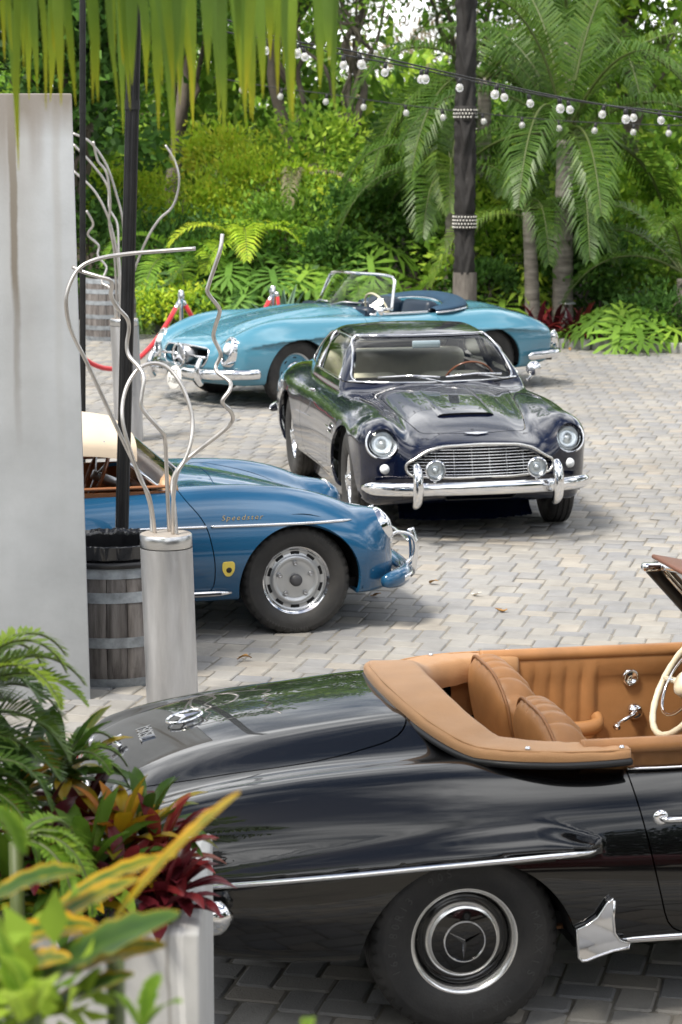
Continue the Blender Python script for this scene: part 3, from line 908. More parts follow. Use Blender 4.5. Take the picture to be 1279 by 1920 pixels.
        F = [(i * k + j, (i + 1) * k + j, (i + 1) * k + j + 1, i * k + j + 1) for i in range(ny2 - 1) for j in range(k - 1)] + [tuple(range(k)), tuple((ny2 - 1) * k + j for j in range(k))[::-1]]
        M('seat_cushion', V, F, TANL, s0)
        edge = V0 = np.array([(.40 + prof[:, 0].max() * 0 + .40 * 0 + .005 - .18 * .40, 0, 0)])
        # contrast piping round the back shell
        pp = []
        for y_ in np.linspace(-W2 * .97, W2 * .97, 40):
            e = abs(y_) / W2; b = .515; pp.append((.43 + .035 - .27 * b + .03 * e * e, y_ + yc, .40 + b * (1 - .22 * e ** 3.2) + .006))
        pp = [(.43 + .03 - .07, -W2 + yc - .002, .60)] + pp + [(.43 + .03 - .07, W2 + yc + .002, .60)]
        G().tube(pp, .006, 6).build('seat_piping', TAND, s0)
    seat(.34); seat(-.30)
    # windscreen: chrome frame, posts, glass, visor
    def wsp(u_, v_):                        # u across -1..1, v up 0..1
        y_ = u_ * (.66 - .06 * v_); x_ = 1.53 - .27 * v_ - .20 * (abs(u_) ** 2.2); return (x_, y_, .90 + .285 * v_)
    nu, nv = 25, 6
    V = [wsp(-1 + 2 * i / (nu - 1), j / (nv - 1)) for i in range(nu) for j in range(nv)]
    F = [(i * nv + j, (i + 1) * nv + j, (i + 1) * nv + j + 1, i * nv + j + 1) for i in range(nu - 1) for j in range(nv - 1)]
    ws = M('windscreen', V, F, GLASS, car)
    us = np.linspace(-1, 1, 40)
    G().tube([wsp(-1, v) for v in np.linspace(0, 1, 8)] + [wsp(u, 1) for u in us[1:-1]] + [wsp(1, v) for v in np.linspace(1, 0, 8)], 1, 8, flat=(.012, .015, (1, 0, .3))).build('windscreen_frame', CHROME, ws)
    for s in (-1, 1):
        P = np.array([wsp(s, v) for v in np.linspace(-.04, 1.0, 10)]) + np.array((-.028, s * .004, 0))
        G().tube(P, 1, 8, flat=(.017, .030, (0, 1, 0))).build('windscreen_post', BLACKTRIM, ws)
        G().tube(P + np.array((-.022, s * .006, 0)), .006, 8).build('post_trim', CHROME, ws)
        tp_ = np.array(wsp(s, 1.0)) + np.array((-.03, 0, .0))
        box_obj('post_cap', tp_, (.075, .04, .03), CHROME, ws, .01)
        VIS = mat('brown_visor', (.17, .065, .035), .5, var=.2)
        c_ = np.array(wsp(s * .52, 1.0)); rot = Matrix.Rotation(R(12), 3, 'Y')
        box_obj('sun_visor', c_ + np.array((-.10, 0, .028)), (.20, .50, .016), VIS, ws, .006, rot=rot)
    # steering wheel (left-hand drive)
    IV = mat('ivory_plastic', (.78, .70, .52), .25, coat=.5)
    cS = Vector((1.09, .36, .80)); ax_ = Vector((-.86, 0, .50)).normalized(); e1 = Vector((0, 1, 0)); e2 = ax_.cross(e1).normalized()
    ring = [cS + (e1 * math.cos(a) + e2 * math.sin(a)) * .205 for a in np.arange(64) / 64 * 2 * PI]
    g = G().tube([tuple(p) for p in ring], .0125 + .0009 * np.sin(np.arange(64) * 2), 10, closed=True)
    for a in (R(8), R(172)):
        g.tube([tuple(cS), tuple(cS + (e1 * math.cos(a) + e2 * math.sin(a)) * .20)], [.016, .010], 8)
    V, F = lathe([(0, .035), (.03, .033), (.05, .02), (.055, -.01), (.03, -.03), (0, -.03)], 24, 'z'); g.add(xf(V, frame(cS, e1, ax_)), F)
    sw = g.build('steering_wheel', IV, car)
    hr = [cS + ax_ * .012 + (e1 * math.cos(a) + e2 * math.sin(a)) * .13 for a in np.arange(48) / 48 * 2 * PI]
    g = G().tube([tuple(p) for p in hr], .006, 8, closed=True)
    for a in (R(8), R(172), R(270)):
        g.tube([tuple(cS), tuple(cS + ax_ * .012 + (e1 * math.cos(a) + e2 * math.sin(a)) * .13)], .005, 6)
    g.build('horn_ring', CHROME, sw)
    G().tube([tuple(cS), tuple(cS - ax_ * .5)], .022, 10).build('steering_column', BLACKTRIM, sw)
    # boot fittings
    def on_boot(x_, y_):
        P, N = cast(fn, [(x_, y_, 1.4)], (0, 0, -1))[0][0], None
        P2, N2 = project(fn, [P]); return Vector(P2[0]), Vector(N2[0])
    p, n = on_boot(-.765, 0.0)
    xa = n.cross(Vector((0, 1, 0))); up_ = Vector((1, 0, 0)); up_ = (up_ - n * n.dot(up_)).normalized()
    mw = frame(p + n * .012, up_.cross(n), n)
    g = G().tube([tuple(xf([(math.cos(a) * .060, math.sin(a) * .060, 0)], mw)[0]) for a in np.arange(40) / 40 * 2 * PI], .0052, 8, closed=True)
    V, F = star_mesh(.058, .009); g.add(xf(V, mw), F)
    V, F = star_mesh(.058, -.004); g.add(xf(V, mw), [f[::-1] for f in F])
    g.build('boot_star', CHROME, car, ang=20)
    p, n = on_boot(-.90, 0.0); up_ = Vector((1, 0, 0)); up_ = (up_ - n * n.dot(up_)).normalized()
    text_obj('boot_script', '190SL', CHROME, car, .075, frame(p + n * .004, up_.cross(n), n), .003, .25, .85)
    p, n = on_boot(-.99, 0.0); up_ = Vector((1, 0, 0)); up_ = (up_ - n * n.dot(up_)).normalized(); mw = frame(p + n * .01, up_.cross(n), n)
    g = G().tube(xf(spline([(-.055, .012, .0), (-.03, .0, .014), (0, -.006, .018), (.03, .0, .014), (.055, .012, .0)], 5), mw), .007, 8)
    g.tube(xf([(0, .03, .012), (0, -.035, .016)], mw), [.010, .008], 8)
    g.build('boot_handle', CHROME, car)
    # number plate on the tail
    PL = mat('plate_brown', (.42, .25, .12), .35, var=.2); WH = mat('plate_white', (.75, .74, .70), .4)
    P, ok = cast(fn, [(-1.5, 0, .605)], (1, 0, 0)); p = Vector(P[0]); n = Vector((-.88, 0, .42)).normalized(); mw = frame(p + n * .015 + Vector((-.012, 0, .0)), (0, -1, 0), n)
    V = xf(G().box((0, 0, 0), (.33, .17, .014)).V[0], mw); o = M('number_plate', V, G().box((0, 0, 0), (1, 1, 1)).F, CHROME, car, smooth=False); bevel(o, .006)
    M('plate_face', xf(G().box((0, 0, .008), (.30, .14, .004)).V[0], mw), G().box((0, 0, 0), (1, 1, 1)).F, PL, o, smooth=False)
    g = G()
    for sx in (-1, 1):
        for sy in (-1, 1):
            V, F = lathe([(.009, 0), (.008, .006), (0, .008)], 10, 'z'); g.add(xf(V + np.array((sx * .115, sy * .06, .010)), mw), F)
    g.build('plate_bolts', CHROME, o)
    # tail lamps, bumper
    RED = mat('red_lens', (.35, .006, .008), .12, coat=.8)
    for s in (-1, 1):
        P, ok = cast(fn, [(-1.5, s * .65, .59)], (1, 0, 0)); c_ = P[0]
        V, F = lathe([(.062, -.05), (.062, .0), (.055, .012), (.05, .008)], 28, 'x'); V = V * np.array((-1, .8, 1.25)) + c_
        b_ = M('tail_lamp', V, F, CHROME, car)
        V, F = lathe([(.052, -.0), (.05, .012), (.035, .026), (0, .032)], 24, 'x'); M('lens', V * np.array((-1, .8, 1.25)) + c_, F, RED, b_)
        pb = spline([(-1.215, s * .02, .455), (-1.21, s * .30, .455), (-1.185, s * .55, .457), (-1.11, s * .75, .46), (-.96, s * .855, .462), (-.76, s * .90, .465)], 8)
        rr = np.full(len(pb), .055); rr[-1] = .040; rr[-2] = .052
        G().tube(np.concatenate([pb, [pb[-1] + np.array((.022, s * .002, 0))]]), np.concatenate([rr, [.012]]), 16, flat=(1.0, .62, (0, 0, 1))).build('rear_bumper', CHROME, car)
        pf = spline([(3.27, s * .02, .40), (3.25, s * .40, .40), (3.16, s * .68, .40), (2.98, s * .85, .40), (2.8, s * .91, .40)], 8)
        G().tube(pf, .055, 12, flat=(1.0, .6, (0, 0, 1))).build('front_bumper', CHROME, car)
        c_ = project(fn, [(3.02, s * .60, .62)])[0][0]
        V, F = lathe([(.10, -.06), (.105, .02), (.092, .035), (.085, .03)], 28, 'x'); hl = M('headlamp', V + c_, F, CHROME, car)
        V, F = lathe([(.088, .02), (.06, .045), (0, .055)], 24, 'x'); M('lens', V + c_, F, mat('lamp_face', (.75, .78, .80), .08, coat=1), hl)
    g = G().box((3.16, 0, .52), (.06, .62, .16)); o = g.build('grille', DARK, car, smooth=False)
    # wheels
    Ro, Rr = .297, .170
    tv, tf = tyre_mesh(Ro, Rr, .168, 176)
    rimV, rimF = lathe([(.150, .030), (.153, .046), (.159, .057), (.167, .063), (.175, .062), (.182, .055), (.185, .044), (.182, .028)], 64, 'y')
    dishV, dishF = lathe([(.155, .045), (.150, .028), (.140, .016), (.126, .014), (.110, .020), (.0, .02)], 48, 'y')
    capV, capF = lathe([(.122, .012), (.124, .028), (.119, .042), (.112, .050), (.105, .054), (.1035, .0545)], 56, 'y')
    cenV, cenF = lathe([(.104, .0540), (.070, .061), (.035, .064), (0, .065)], 48, 'y')
    for xw in (0, 2.4):
        for s in (-1, 1):
            wl = put_wheel(car, xw, s * .708, Ro, s > 0)
            ty = M('tyre', tv, tf, RUBBER, wl); smooth_angle(ty, 50)
            M('wheel_disc', dishV, dishF, BP, wl); M('rim_ring', rimV, rimF, mat('polished_rim', (.88, .87, .85), .25, 1.0), wl)
            hc_ = M('hub_cap', capV, capF, mat('polished_rim', (.88, .87, .85), .25, 1.0), wl)
            M('cap_centre', cenV, cenF, BP, wl)
            mw = frame((0, .064, 0), (1, 0, .06), (0, 1, 0))
            V, F = star_mesh(.060, .008, .12); g = G().add(xf(V, mw), F)
            g.tube([(math.cos(a) * .064, .0635, math.sin(a) * .064) for a in np.arange(40) / 40 * 2 * PI], .0032, 6, closed=True)
            g.build('cap_star', CHROME, wl, ang=15)
            if xw == 0 and s < 0:
                ring_text('165/80R13  90S', LETTER, wl, .232, .0838, .036, R(200), da=R(7.4))
                ring_text('MAXXIS  MA-1', LETTER, wl, .232, .0838, .036, R(20), da=R(9.5))
    return car
build_black_roadster()
# ------------------------------------------------------------------ medium blue roadster with cream top (left)
def build_blue_roadster():
    car = thing('roadster_car', 'medium blue roadster with a chrome side strip parked behind the aluminium pillar', 'car', (-.435, 13.66, 0), R(15.3))
    BL = paint('mid_blue_paint', (.013, .080, .172), rough=.22)
    hc = C([(-2.95, .45), (-2.8, .56), (-2.5, .70), (-2.0, .83), (-1.5, .90), (-.8, .885), (-.6, .87), (-.3, .825), (0, .755), (.25, .675), (.45, .585), (.58, .50), (.66, .42)], .04)
    hf = C([(-2.95, .42), (-2.7, .54), (-2.3, .67), (-1.8, .76), (-1.2, .80), (-.8, .815), (-.4, .825), (-.1, .81), (.15, .765), (.35, .685), (.5, .585), (.6, .50), (.68, .38)], .04)
    pw = C([(-3.0, .60), (-2.7, .70), (-2.3, .79), (-1.8, .83), (-1.2, .825), (-.5, .825), (0, .835), (.3, .82), (.5, .77), (.62, .70), (.7, .62)], .05)
    tz = C([(.1, .12), (.2, .065), (.32, .022), (.45, .0), (.55, .006), (.65, .035), (.75, .085), (.85, .16)], .02)
    def fn(x, y, z):
        x = np.asarray(x)
        a, b = hc(x), hf(x)
        t = sstep(.24, .56, y)
        H = a + (b - a) * t - .17 * y * y * (1 - t) - .35 * np.maximum(y - .56, 0) ** 1.5
        fv = sstep(-.75, -.1, x)
        H = H - .03 * fv * bumpf(y, .36, .10)
        W = pw(x) - tz(z)
        f = ri((z - H) * .95, (y - W) * .97, .16)
        xf_ = .685 - .10 * (y / .6) ** 2 - .15 * np.maximum(.42 - z, 0) ** 1.5 - .05 * np.maximum(z - .5, 0)
        f = ri(f, (x - xf_) * .95, .13)
        xr = -2.93 + .22 * (y / .7) ** 2
        f = ri(f, xr - x, .2)
        f = ri(f, .215 - z, .03)
        # headlamp pod at the fender tip
        d = np.sqrt(((x - .43) * .75) ** 2 + ((y - .555)) ** 2 + (z - .545) ** 2) - .122
        return su(f, d, .07)
    S = iso(fn, (-3.1, -.95, .1), (.8, .95, 1.02), .019)
    arch = lambda xc, zc, r: (lambda V: np.where((V[:, 2] < .68) & (np.abs(V[:, 1]) > .48), np.hypot(V[:, 0] - xc, V[:, 2] - zc) - r, .5))
    S = clip(S, arch(.005, .285, .345), +1, .025)
    S = clip(S, arch(-2.1, .275, .325), +1, .025)
    cock = poly_sd(rpoly([(-1.85, -.45), (-1.70, -.57), (-.9, -.62), (-.62, -.55), (-.54, 0), (-.62, .55), (-.9, .62), (-1.70, .57), (-1.85, .45)], .12))
    S = clip(S, lambda V: np.where(V[:, 2] > .55, cock(V[:, 0], V[:, 1]), .5), +1, .02)
    dp = poly_sd(rpoly([(-.475, .44), (-.48, .26), (-1.40, .26), (-1.46, 1.1), (-.72, 1.1), (-.64, .80), (-.52, .66)], .09))
    doors = []
    for s in (-1, 1):
        g = lambda V, s=s: np.where(V[:, 1] * s > .42, dp(V[:, 0], V[:, 2]), .5)
        doors.append((s, clip(S, lambda V: g(V) + .003, -1, .02))); S = clip(S, lambda V: g(V) - .003, +1, .02)
    bp_ = poly_sd(rpoly([(-.38, -.48), (-.38, .48), (.1, .40), (.46, .22), (.52, 0), (.46, -.22), (.1, -.40)], .12))
    gb = lambda V: np.where((V[:, 2] > .45), bp_(V[:, 0], V[:, 1]), .5)
    B = clip(S, lambda V: gb(V) + .003, -1, .02); S = clip(S, lambda V: gb(V) - .003, +1, .02)
    surf('body', S, BL, car); surf('bonnet', B, BL, car)
    G().box((-1.05, 0, .26), (2.9, 1.26, .05)).build('underbody', DARK, car, smooth=False)
    for xc in (0, -2.1):
        for s in (-1, 1):
            wheel_well(car, xc, s, .77, .34, .37, .31, .245)
    TL = mat('brown_leather', (.33, .13, .05), .45, var=.25, bump=.1, bump_scale=120)
    BG = mat('beige_canvas', (.72, .60, .46), .8, var=.12, var_scale=4, bump=.15, bump_scale=200)
    GOLD = mat('gold_script', (.55, .36, .10), .35, 1.0)
    for s, D in doors:
        d = surf('door', D, BL, car)
        xs = np.linspace(-1.45, -.68, 20); G().tube(np.stack([xs, np.full(20, s * .618), np.full(20, .836)], 1), 1, 8, flat=(.009, .010, (0, 0, 1))).build('door_roll', TL, d)
        G().box((-1.1, s * .60, .55), (.9, .012, .52)).build('door_lining', TL, d, smooth=False)
        for x0, x1, pr in ((-2.6, -1.475, car), (-1.42, -.52, d), (-.495, .31, car)):
            xs = np.linspace(x0, x1, 40); zz_ = .632 - .004 * xs
            P, ok = cast(fn, np.stack([xs, np.full(40, s * 1.1), zz_], 1), (0, -s, 0)); rr = np.full(40, .0085)
            if x1 > 0: rr[-3:] = (.007, .005, .002)
            G().tube(P + np.array((0, s * .002, 0)), rr, 6).build('chrome_strip', CHROME, pr)
        # sill trim
        xs = np.linspace(-1.75, -.385, 24)
        st = G().tube(np.stack([xs, np.full(24, s * .805), np.full(24, .268)], 1), np.r_[.008, .015, np.full(20, .017), .015, .008], 8, flat=(1, .8, (0, 0, 1))).build('sill_trim', CHROME, car)
        G().tube(np.stack([xs[1:-1], np.full(22, s * .818), np.full(22, .268)], 1), .006, 6).build('sill_rubber', BLACKTRIM, st)
        # lettering
        Q, N = project(fn, cast(fn, [(-.32, s * 1.1, .672)], (0, -s, 0))[0])
        text_obj('speedster_script', 'Speedster', GOLD, car, .044, frame(Q[0] + N[0] * .004, (-s, 0, 0), N[0]), .001, .35, 1.3, -.0008)
        # headlamp
        n = Vector((.90, s * -.10, .42)).normalized(); c_ = Vector((.535, s * .565, .575))
        mw = frame(c_, n.cross(Vector((0, 0, 1))), n)
        V, F = lathe([(.100, -.06), (.102, -.006), (.097, .010), (.088, .012), (.082, .006)], 32, 'z'); h = M('headlamp', xf(V, mw), F, CHROME, car)
        V, F = lathe([(.084, .006), (.07, .022), (.045, .034), (0, .04)], 28, 'z'); M('lens', xf(V, mw), F, mat('lamp_face', (.75, .78, .80), .08, coat=1), h)
        c_ = project(fn, [(.55, s * .50, .46)])[0][0]; V, F = lathe([(.032, -.02), (.033, .01), (.026, .03), (.0, .036)], 20, 'x'); M('indicator', V + c_, F, CHROME, car)
        # bumper overrider bar
        g = G().tube(spline([(.68, s * .50, .31), (.735, s * .50, .36), (.750, s * .50, .43), (.72, s * .50, .485), (.65, s * .50, .505), (.60, s * .54, .50)], 6), .0105, 8)
        g.build('bumper_bar', CHROME, car)
        g = G().tube(spline([(.75, s * .42, .25), (.765, s * .42, .34), (.765, s * .42, .43), (.745, s * .42, .51)], 5), [*np.linspace(.022, .026, 10), *np.linspace(.026, .018, 6)], 10, flat=(1.15, .7, (1, 0, 0)))
        g.build('overrider', CHROME, car)
    xs = np.linspace(-1, 1, 61)
    bpath = np.stack([.72 - .08 * np.abs(xs) ** 2.2 - .16 * np.abs(xs) ** 7, xs * .80, np.full(61, .285)], 1)
    rr = np.full(61, .050); rr[[0, -1]] = .030; rr[[1, -2]] = .043; rr[[2, -3]] = .048
    bmp = G().tube(bpath, rr, 14, flat=(1.05, .85, (0, 0, 1))).build('front_bumper', BL, car)
    tr = bpath.copy(); tr[:, 0] += .046 - .02 * np.abs(xs) ** 6; tr[:, 1] += np.sign(xs) * .03 * np.abs(xs) ** 6
    G().tube(tr[3:-3], .014, 8, flat=(1.3, .7, (0, 0, 1))).build('bumper_trim', CHROME, bmp)
    G().tube(tr[5:-5] + np.array((.010, 0, 0)), .006, 6).build('bumper_rubber', BLACKTRIM, bmp)
    cross = G().tube(spline([(.735, -.42, .44), (.775, 0, .44), (.735, .42, .44)], 8), .009, 8).build('bumper_rail', CHROME, bmp)
    bpath2 = np.stack([-3.0 + .12 * np.abs(xs) ** 2.2 + .12 * np.abs(xs) ** 8, xs * .80, np.full(61, .36)], 1)
    G().tube(bpath2, rr, 12, flat=(1.05, .85, (0, 0, 1))).build('rear_bumper', BL, car)
    # club badge
    for s in (-1,):
        Q, N = project(fn, cast(fn, [(-.405, s * 1.1, .405)], (0, -s, 0))[0]); mw = frame(Q[0] + N[0] * .002, (-s, 0, 0), N[0])
        sh = rpoly([(-.034, .040), (.034, .040), (.034, -.01), (.014, -.042), (-.014, -.042), (-.034, -.01)], .018)
        k = len(sh); V = [(x_, y_, z_) for z_ in (0, .006) for x_, y_ in sh]
        b = M('club_badge', xf(V, mw), [tuple(k + i for i in range(k))] + [(i, (i + 1) % k, k + (i + 1) % k, k + i) for i in range(k)], mat('badge_yellow', (.75, .58, .10), .35), car, smooth=False)
        V, F = lathe([(.016, .007), (.013, .009), (0, .0085)], 16, 'z'); M('badge_figure', xf(V + np.array((.002, -.006, 0)), mw), F, BLACKTRIM, b)
    # cockpit
    g = G(); g.box((-1.3, 0, .255), (1.4, 1.22, .02)); g.box((-1.93, 0, .52), (.02, 1.2, .5)); g.box((-.72, 0, .5), (.02, 1.2, .5)); g.build('cockpit_floor', TL, car, smooth=False)
    g = G(); xs = np.linspace(-.58, .58, 24); g.tube(np.stack([-.70 + .05 * np.cos(xs * 2.2), xs, np.full(24, .80)], 1), 1, 12, flat=(.075, .06, (0, 0, 1))); g.build('dashboard', mat('beige_leather', (.55, .33, .17), .45, var=.2), car)
    for yc in (-.30, .30):
        pr = spline([(0, 0), (.03, .3), (.0, .52), (-.06, .56), (-.13, .50), (-.15, .25), (-.12, 0)], 4)
        V = []; ny = 20
        for y_ in np.linspace(-.23, .23, ny):
            e = abs(y_) / .23
            for a, b in pr: V.append((-1.55 + a - .12 * b, yc + y_, .30 + b * (1 - .25 * e ** 4)))
        k = len(pr); F = [(i * k + j, (i + 1) * k + j, (i + 1) * k + j + 1, i * k + j + 1) for i in range(ny - 1) for j in range(k - 1)] + [tuple(range(k)), tuple((ny - 1) * k + j for j in range(k))[::-1]]
        se = M('seat', V, F, TL, car)
        box_obj('seat_cushion', (-1.33, yc, .36), (.46, .46, .16), TL, se, .05, 3)
    # top: rigid cream hood over the cockpit, side open
    V = []; nx, ny = 26, 25
    for i in range(nx):
        t = i / (nx - 1); x_ = -2.15 + 1.30 * t; zt = .90 + .27 * math.sin(PI * min(t * .62 + .10, 1)) ** .75; hw = .60 - .06 * abs(t - .5)
        for j in range(ny):
            a = PI * j / (ny - 1); cy, sy = math.cos(a), math.sin(a)
            V.append((x_, hw * np.sign(cy) * abs(cy) ** .45, zt - .15 + .15 * abs(sy) ** .6))
    F = [(i * ny + j, i * ny + j + 1, (i + 1) * ny + j + 1, (i + 1) * ny + j) for i in range(nx - 1) for j in range(ny - 1)]
    F += [tuple(range(ny))]
    M('canvas_top', V, F, BG, car)
    # windscreen
    def wsp(u_, v_):
        return (-.54 - .27 * v_ - .22 * abs(u_) ** 2.2, u_ * (.60 - .05 * v_), .845 + .235 * v_)
    nu, nv = 21, 5; V = [wsp(-1 + 2 * i / (nu - 1), j / (nv - 1)) for i in range(nu) for j in range(nv)]
    F = [(i * nv + j, (i + 1) * nv + j, (i + 1) * nv + j + 1, i * nv + j + 1) for i in range(nu - 1) for j in range(nv - 1)]
    ws = M('windscreen', V, F, GLASS, car); us = np.linspace(-1, 1, 30)
    G().tube([wsp(u, 1) for u in us] + [wsp(1, v) for v in (.75, .5, .25, 0)] + [wsp(u, -.02) for u in us[::-1]] + [wsp(-1, v) for v in (.25, .5, .75)], .012, 8, closed=True).build('windscreen_frame', CHROME, ws)
    for yc in (-.22, .12):
        p = np.array(wsp(yc / .6, .03)); q = np.array(wsp((yc + .25) / .6, .22)); G().tube([p + np.array((.03, 0, 0)), q + np.array((.02, 0, 0))], .006, 6).build('wiper', STEEL, ws)
    # steering wheel
    cS = Vector((-.94, .28, .78)); ax_ = Vector((-.92, 0, .38)).normalized(); e1 = Vector((0, 1, 0)); e2 = ax_.cross(e1)
    g = G().tube([tuple(cS + (e1 * math.cos(a) + e2 * math.sin(a)) * .20) for a in np.arange(48) / 48 * 2 * PI], .012, 8, closed=True)
    sw = g.build('steering_wheel', mat('wood_rim', (.22, .07, .025), .25, coat=.6), car)
    g = G()
    for a in (R(90), R(210), R(330)): g.tube([tuple(cS), tuple(cS + (e1 * math.cos(a) + e2 * math.sin(a)) * .195)], 1, 6, flat=(.003, .012, tuple(ax_)))
    g.tube([tuple(cS + ax_ * .02), tuple(cS - ax_ * .35)], .028, 10); g.build('wheel_spokes', STEEL, sw)
    # wheels
    Ro, Rr = .302, .192
    tv, tf = tyre_mesh(Ro, Rr, .160, 144)
    SIL = mat('silver_wheel_paint', (.50, .51, .52), .32, .75)
    rimV, rimF = lathe([(.168, .030), (.172, .034), (.176, .044), (.184, .048), (.193, .056), (.202, .066), (.209, .067), (.213, .056), (.207, .035)], 64, 'y')
    disc = lathe([(.172, .034), (.168, .028), (.158, .024), (.142, .026), (.134, .034), (.126, .040), (.116, .040), (.110, .034), (.098, .032), (.075, .034), (.060, .036), (.040, .038), (0, .038)], 64, 'y')
    for xw in (0, -2.1):
        for s in (-1, 1):
            wl = put_wheel(car, xw, s * .665, Ro, s > 0, R(-1.5) if xw == 0 else 0)
            ty = M('tyre', tv, tf, RUBBER, wl); smooth_angle(ty, 50)
            M('wheel_disc', *disc, SIL, wl); M('rim_ring', rimV, rimF, CHROME, wl)
            V, F = lathe([(.034, .036), (.034, .062), (.030, .070), (.015, .075), (0, .076)], 24, 'y'); M('hub_cap', V, F, mat('grey_cap', (.06, .06, .065), .4), wl)
            for k in range(5):
                a = k / 5 * 2 * PI + .3; V, F = lathe([(.013, .03), (.013, .046), (.009, .048), (.007, .046), (0, .046)], 12, 'y')
                M('wheel_bolt', V + np.array((math.cos(a) * .092, 0, math.sin(a) * .092)), F, STEEL, wl)
            for k in range(10):
                a = (k + .5) / 10 * 2 * PI; P = [(math.cos(a + t) * .150, .0262, math.sin(a + t) * .150) for t in np.linspace(-.16, .16, 7)]
                G().tube(P, 1, 8, flat=(.002, .0085, (0, 1, 0))).build('wheel_slot', DARK, wl)
            if xw == 0 and s < 0:
                ring_text('VREDESTEIN', LETTER, wl, .268, .0785, .024, R(68), da=R(3.9))
                ring_text('SPRINT Classic', LETTER, wl, .268, .0785, .024, R(282), da=R(3.9))
    return car
build_blue_roadster()
# ------------------------------------------------------------------ dark navy coupe (middle)
def build_coupe():
    car = thing('coupe_car', 'dark navy hardtop coupe with chrome slatted grille and wire wheels facing the camera', 'car', (.815, 16.60, 0), R(-80.0))
    car.rotation_euler[0] = R(.6)
    NV = paint('navy_paint', (.002, .004, .016), rough=.2)
    hc = C([(.84, .46), (.79, .60), (.72, .665), (.6, .715), (.4, .775), (.1, .84), (-.3, .90), (-.62, .935), (-1.0, .95), (-2.6, .95), (-2.9, .925), (-3.2, .88), (-3.55, .80), (-3.72, .70), (-3.8, .58)], .03)
    hf = C([(.84, .42), (.78, .55), (.70, .66), (.6, .735), (.45, .795), (.2, .845), (-.1, .868), (-.5, .875), (-1.0, .88), (-1.8, .885), (-2.4, .905), (-2.8, .895), (-3.2, .845), (-3.55, .765), (-3.74, .66), (-3.8, .56)], .03)
    pw = C([(.85, .60), (.7, .70), (.5, .775), (.2, .822), (-.2, .835), (-.8, .822), (-1.4, .812), (-2.0, .822), (-2.5, .845), (-3.0, .82), (-3.5, .74), (-3.8, .64)], .05)
    tz = C([(.1, .12), (.2, .07), (.3, .03), (.42, .004), (.55, 0), (.65, .010), (.75, .035), (.84, .075), (.95, .14)], .02)
    zt = C([(-.55, .93), (-.75, 1.05), (-.95, 1.16), (-1.15, 1.235), (-1.4, 1.278), (-1.7, 1.29), (-2.0, 1.265), (-2.3, 1.19), (-2.6, 1.075), (-2.85, .965), (-3.1, .85)], .05)
    def cabin(x, y, z):
        W = .685 - .40 * np.maximum(z - .90, 0) - .05 * sstep(-1.9, -2.8, x) * 2
        f = ri((z - zt(x) + .10 * y * y) * .8, (y - W) * .93, .11)
        xw = -.58 - 1.22 * (z - .93) - .20 * (y / .6) ** 2.2
        f = ri(f, (x - xw) * .63, .03)
        return f
    def fn(x, y, z):
        x = np.asarray(x)
        a, b = hc(x), hf(x); t = sstep(.30, .60, y)
        H = a + (b - a) * t - .14 * y * y * (1 - t) - .25 * np.maximum(y - .62, 0) ** 1.5
        fv = sstep(-.75, .1, x)
        H = H - .034 * fv * bumpf(y, .445, .10) + .010 * fv * bumpf(y, .63, .09)
        f = ri((z - H) * .94, (y - pw(x) + tz(z)) * .97, .13)
        xf_ = .80 - .20 * (y / .7) ** 2 - .35 * np.maximum(.45 - z, 0) - .12 * np.maximum(z - .60, 0)
        f = ri(f, (x - xf_) * .96, .07)
        xr = -3.78 + .16 * (y / .7) ** 2 + .3 * np.maximum(.45 - z, 0)
        f = ri(f, xr - x, .12)
        f = ri(f, .235 + .10 * sstep(.45, .85, x) - z, .05)
        d = np.sqrt(((x - .40) * .62) ** 2 + (y - .640) ** 2 + (z - .672) ** 2) - .148
        f = su(f, d, .06)
        return su(f, cabin(x, y, z), .035)
    S = iso(fn, (-3.95, -.97, .1), (.97, .97, 1.42), .0195)
    arch = lambda xc, zc, r: (lambda V: np.where((V[:, 2] < .75) & (np.abs(V[:, 1]) > .46), np.hypot((V[:, 0] - xc) , V[:, 2] - zc) - r, .5))
    S = clip(S, arch(-.01, .335, .392), +1, .02)
    S = clip(S, arch(-2.489, .33, .375), +1, .02)
    # lamp holes
    for s in (-1, 1):
        S = clip(S, lambda V: np.where((V[:, 0] > .35) & (V[:, 1] * s > 0), np.hypot(np.abs(V[:, 1]) - .642, V[:, 2] - .672) - .098, .5), +1, .03)
    gp = rpoly([(-.26, .655), (-.36, .63), (-.45, .575), (-.505, .545), (-.505, .50), (-.47, .462), (-.2, .452), (.2, .452), (.47, .462), (.505, .50), (.505, .545), (.45, .575), (.36, .63), (.26, .655), (0, .664)], .03)
    gq = poly_sd(gp)
    S = clip(S, lambda V: np.where(V[:, 0] > .45, gq(V[:, 1], V[:, 2]), .5), +1, .05)
    vp = poly_sd(rpoly([(-.25, .345), (.25, .345), (.23, .285), (-.23, .285)], .02))
    S = clip(S, lambda V: np.where(V[:, 0] > .45, vp(V[:, 1], V[:, 2]), .5), +1, .05)
    # openings of the cabin
    parts = {}
    wsp_ = poly_sd(rpoly([(-.60, .945), (.60, .945), (.505, 1.225), (-.505, 1.225)], .06))
    g1 = lambda V: np.where((V[:, 0] > -1.35) & (V[:, 0] < -.5) & (V[:, 2] > .925), wsp_(V[:, 1], V[:, 2]), .5)
    rw = poly_sd(rpoly([(-.50, 1.0), (.50, 1.0), (.43, 1.195), (-.43, 1.195)], .07))
    g2 = lambda V: np.where(V[:, 0] < -1.95, rw(V[:, 1], V[:, 2]), .5)
    fw = poly_sd(rpoly([(-.92, .955), (-1.235, 1.205), (-1.80, 1.215), (-1.80, .955)], .03))
    qw = poly_sd(rpoly([(-1.835, .955), (-1.835, 1.213), (-2.05, 1.19), (-2.30, 1.085), (-2.44, .975), (-2.42, .955)], .03))
    glass = []
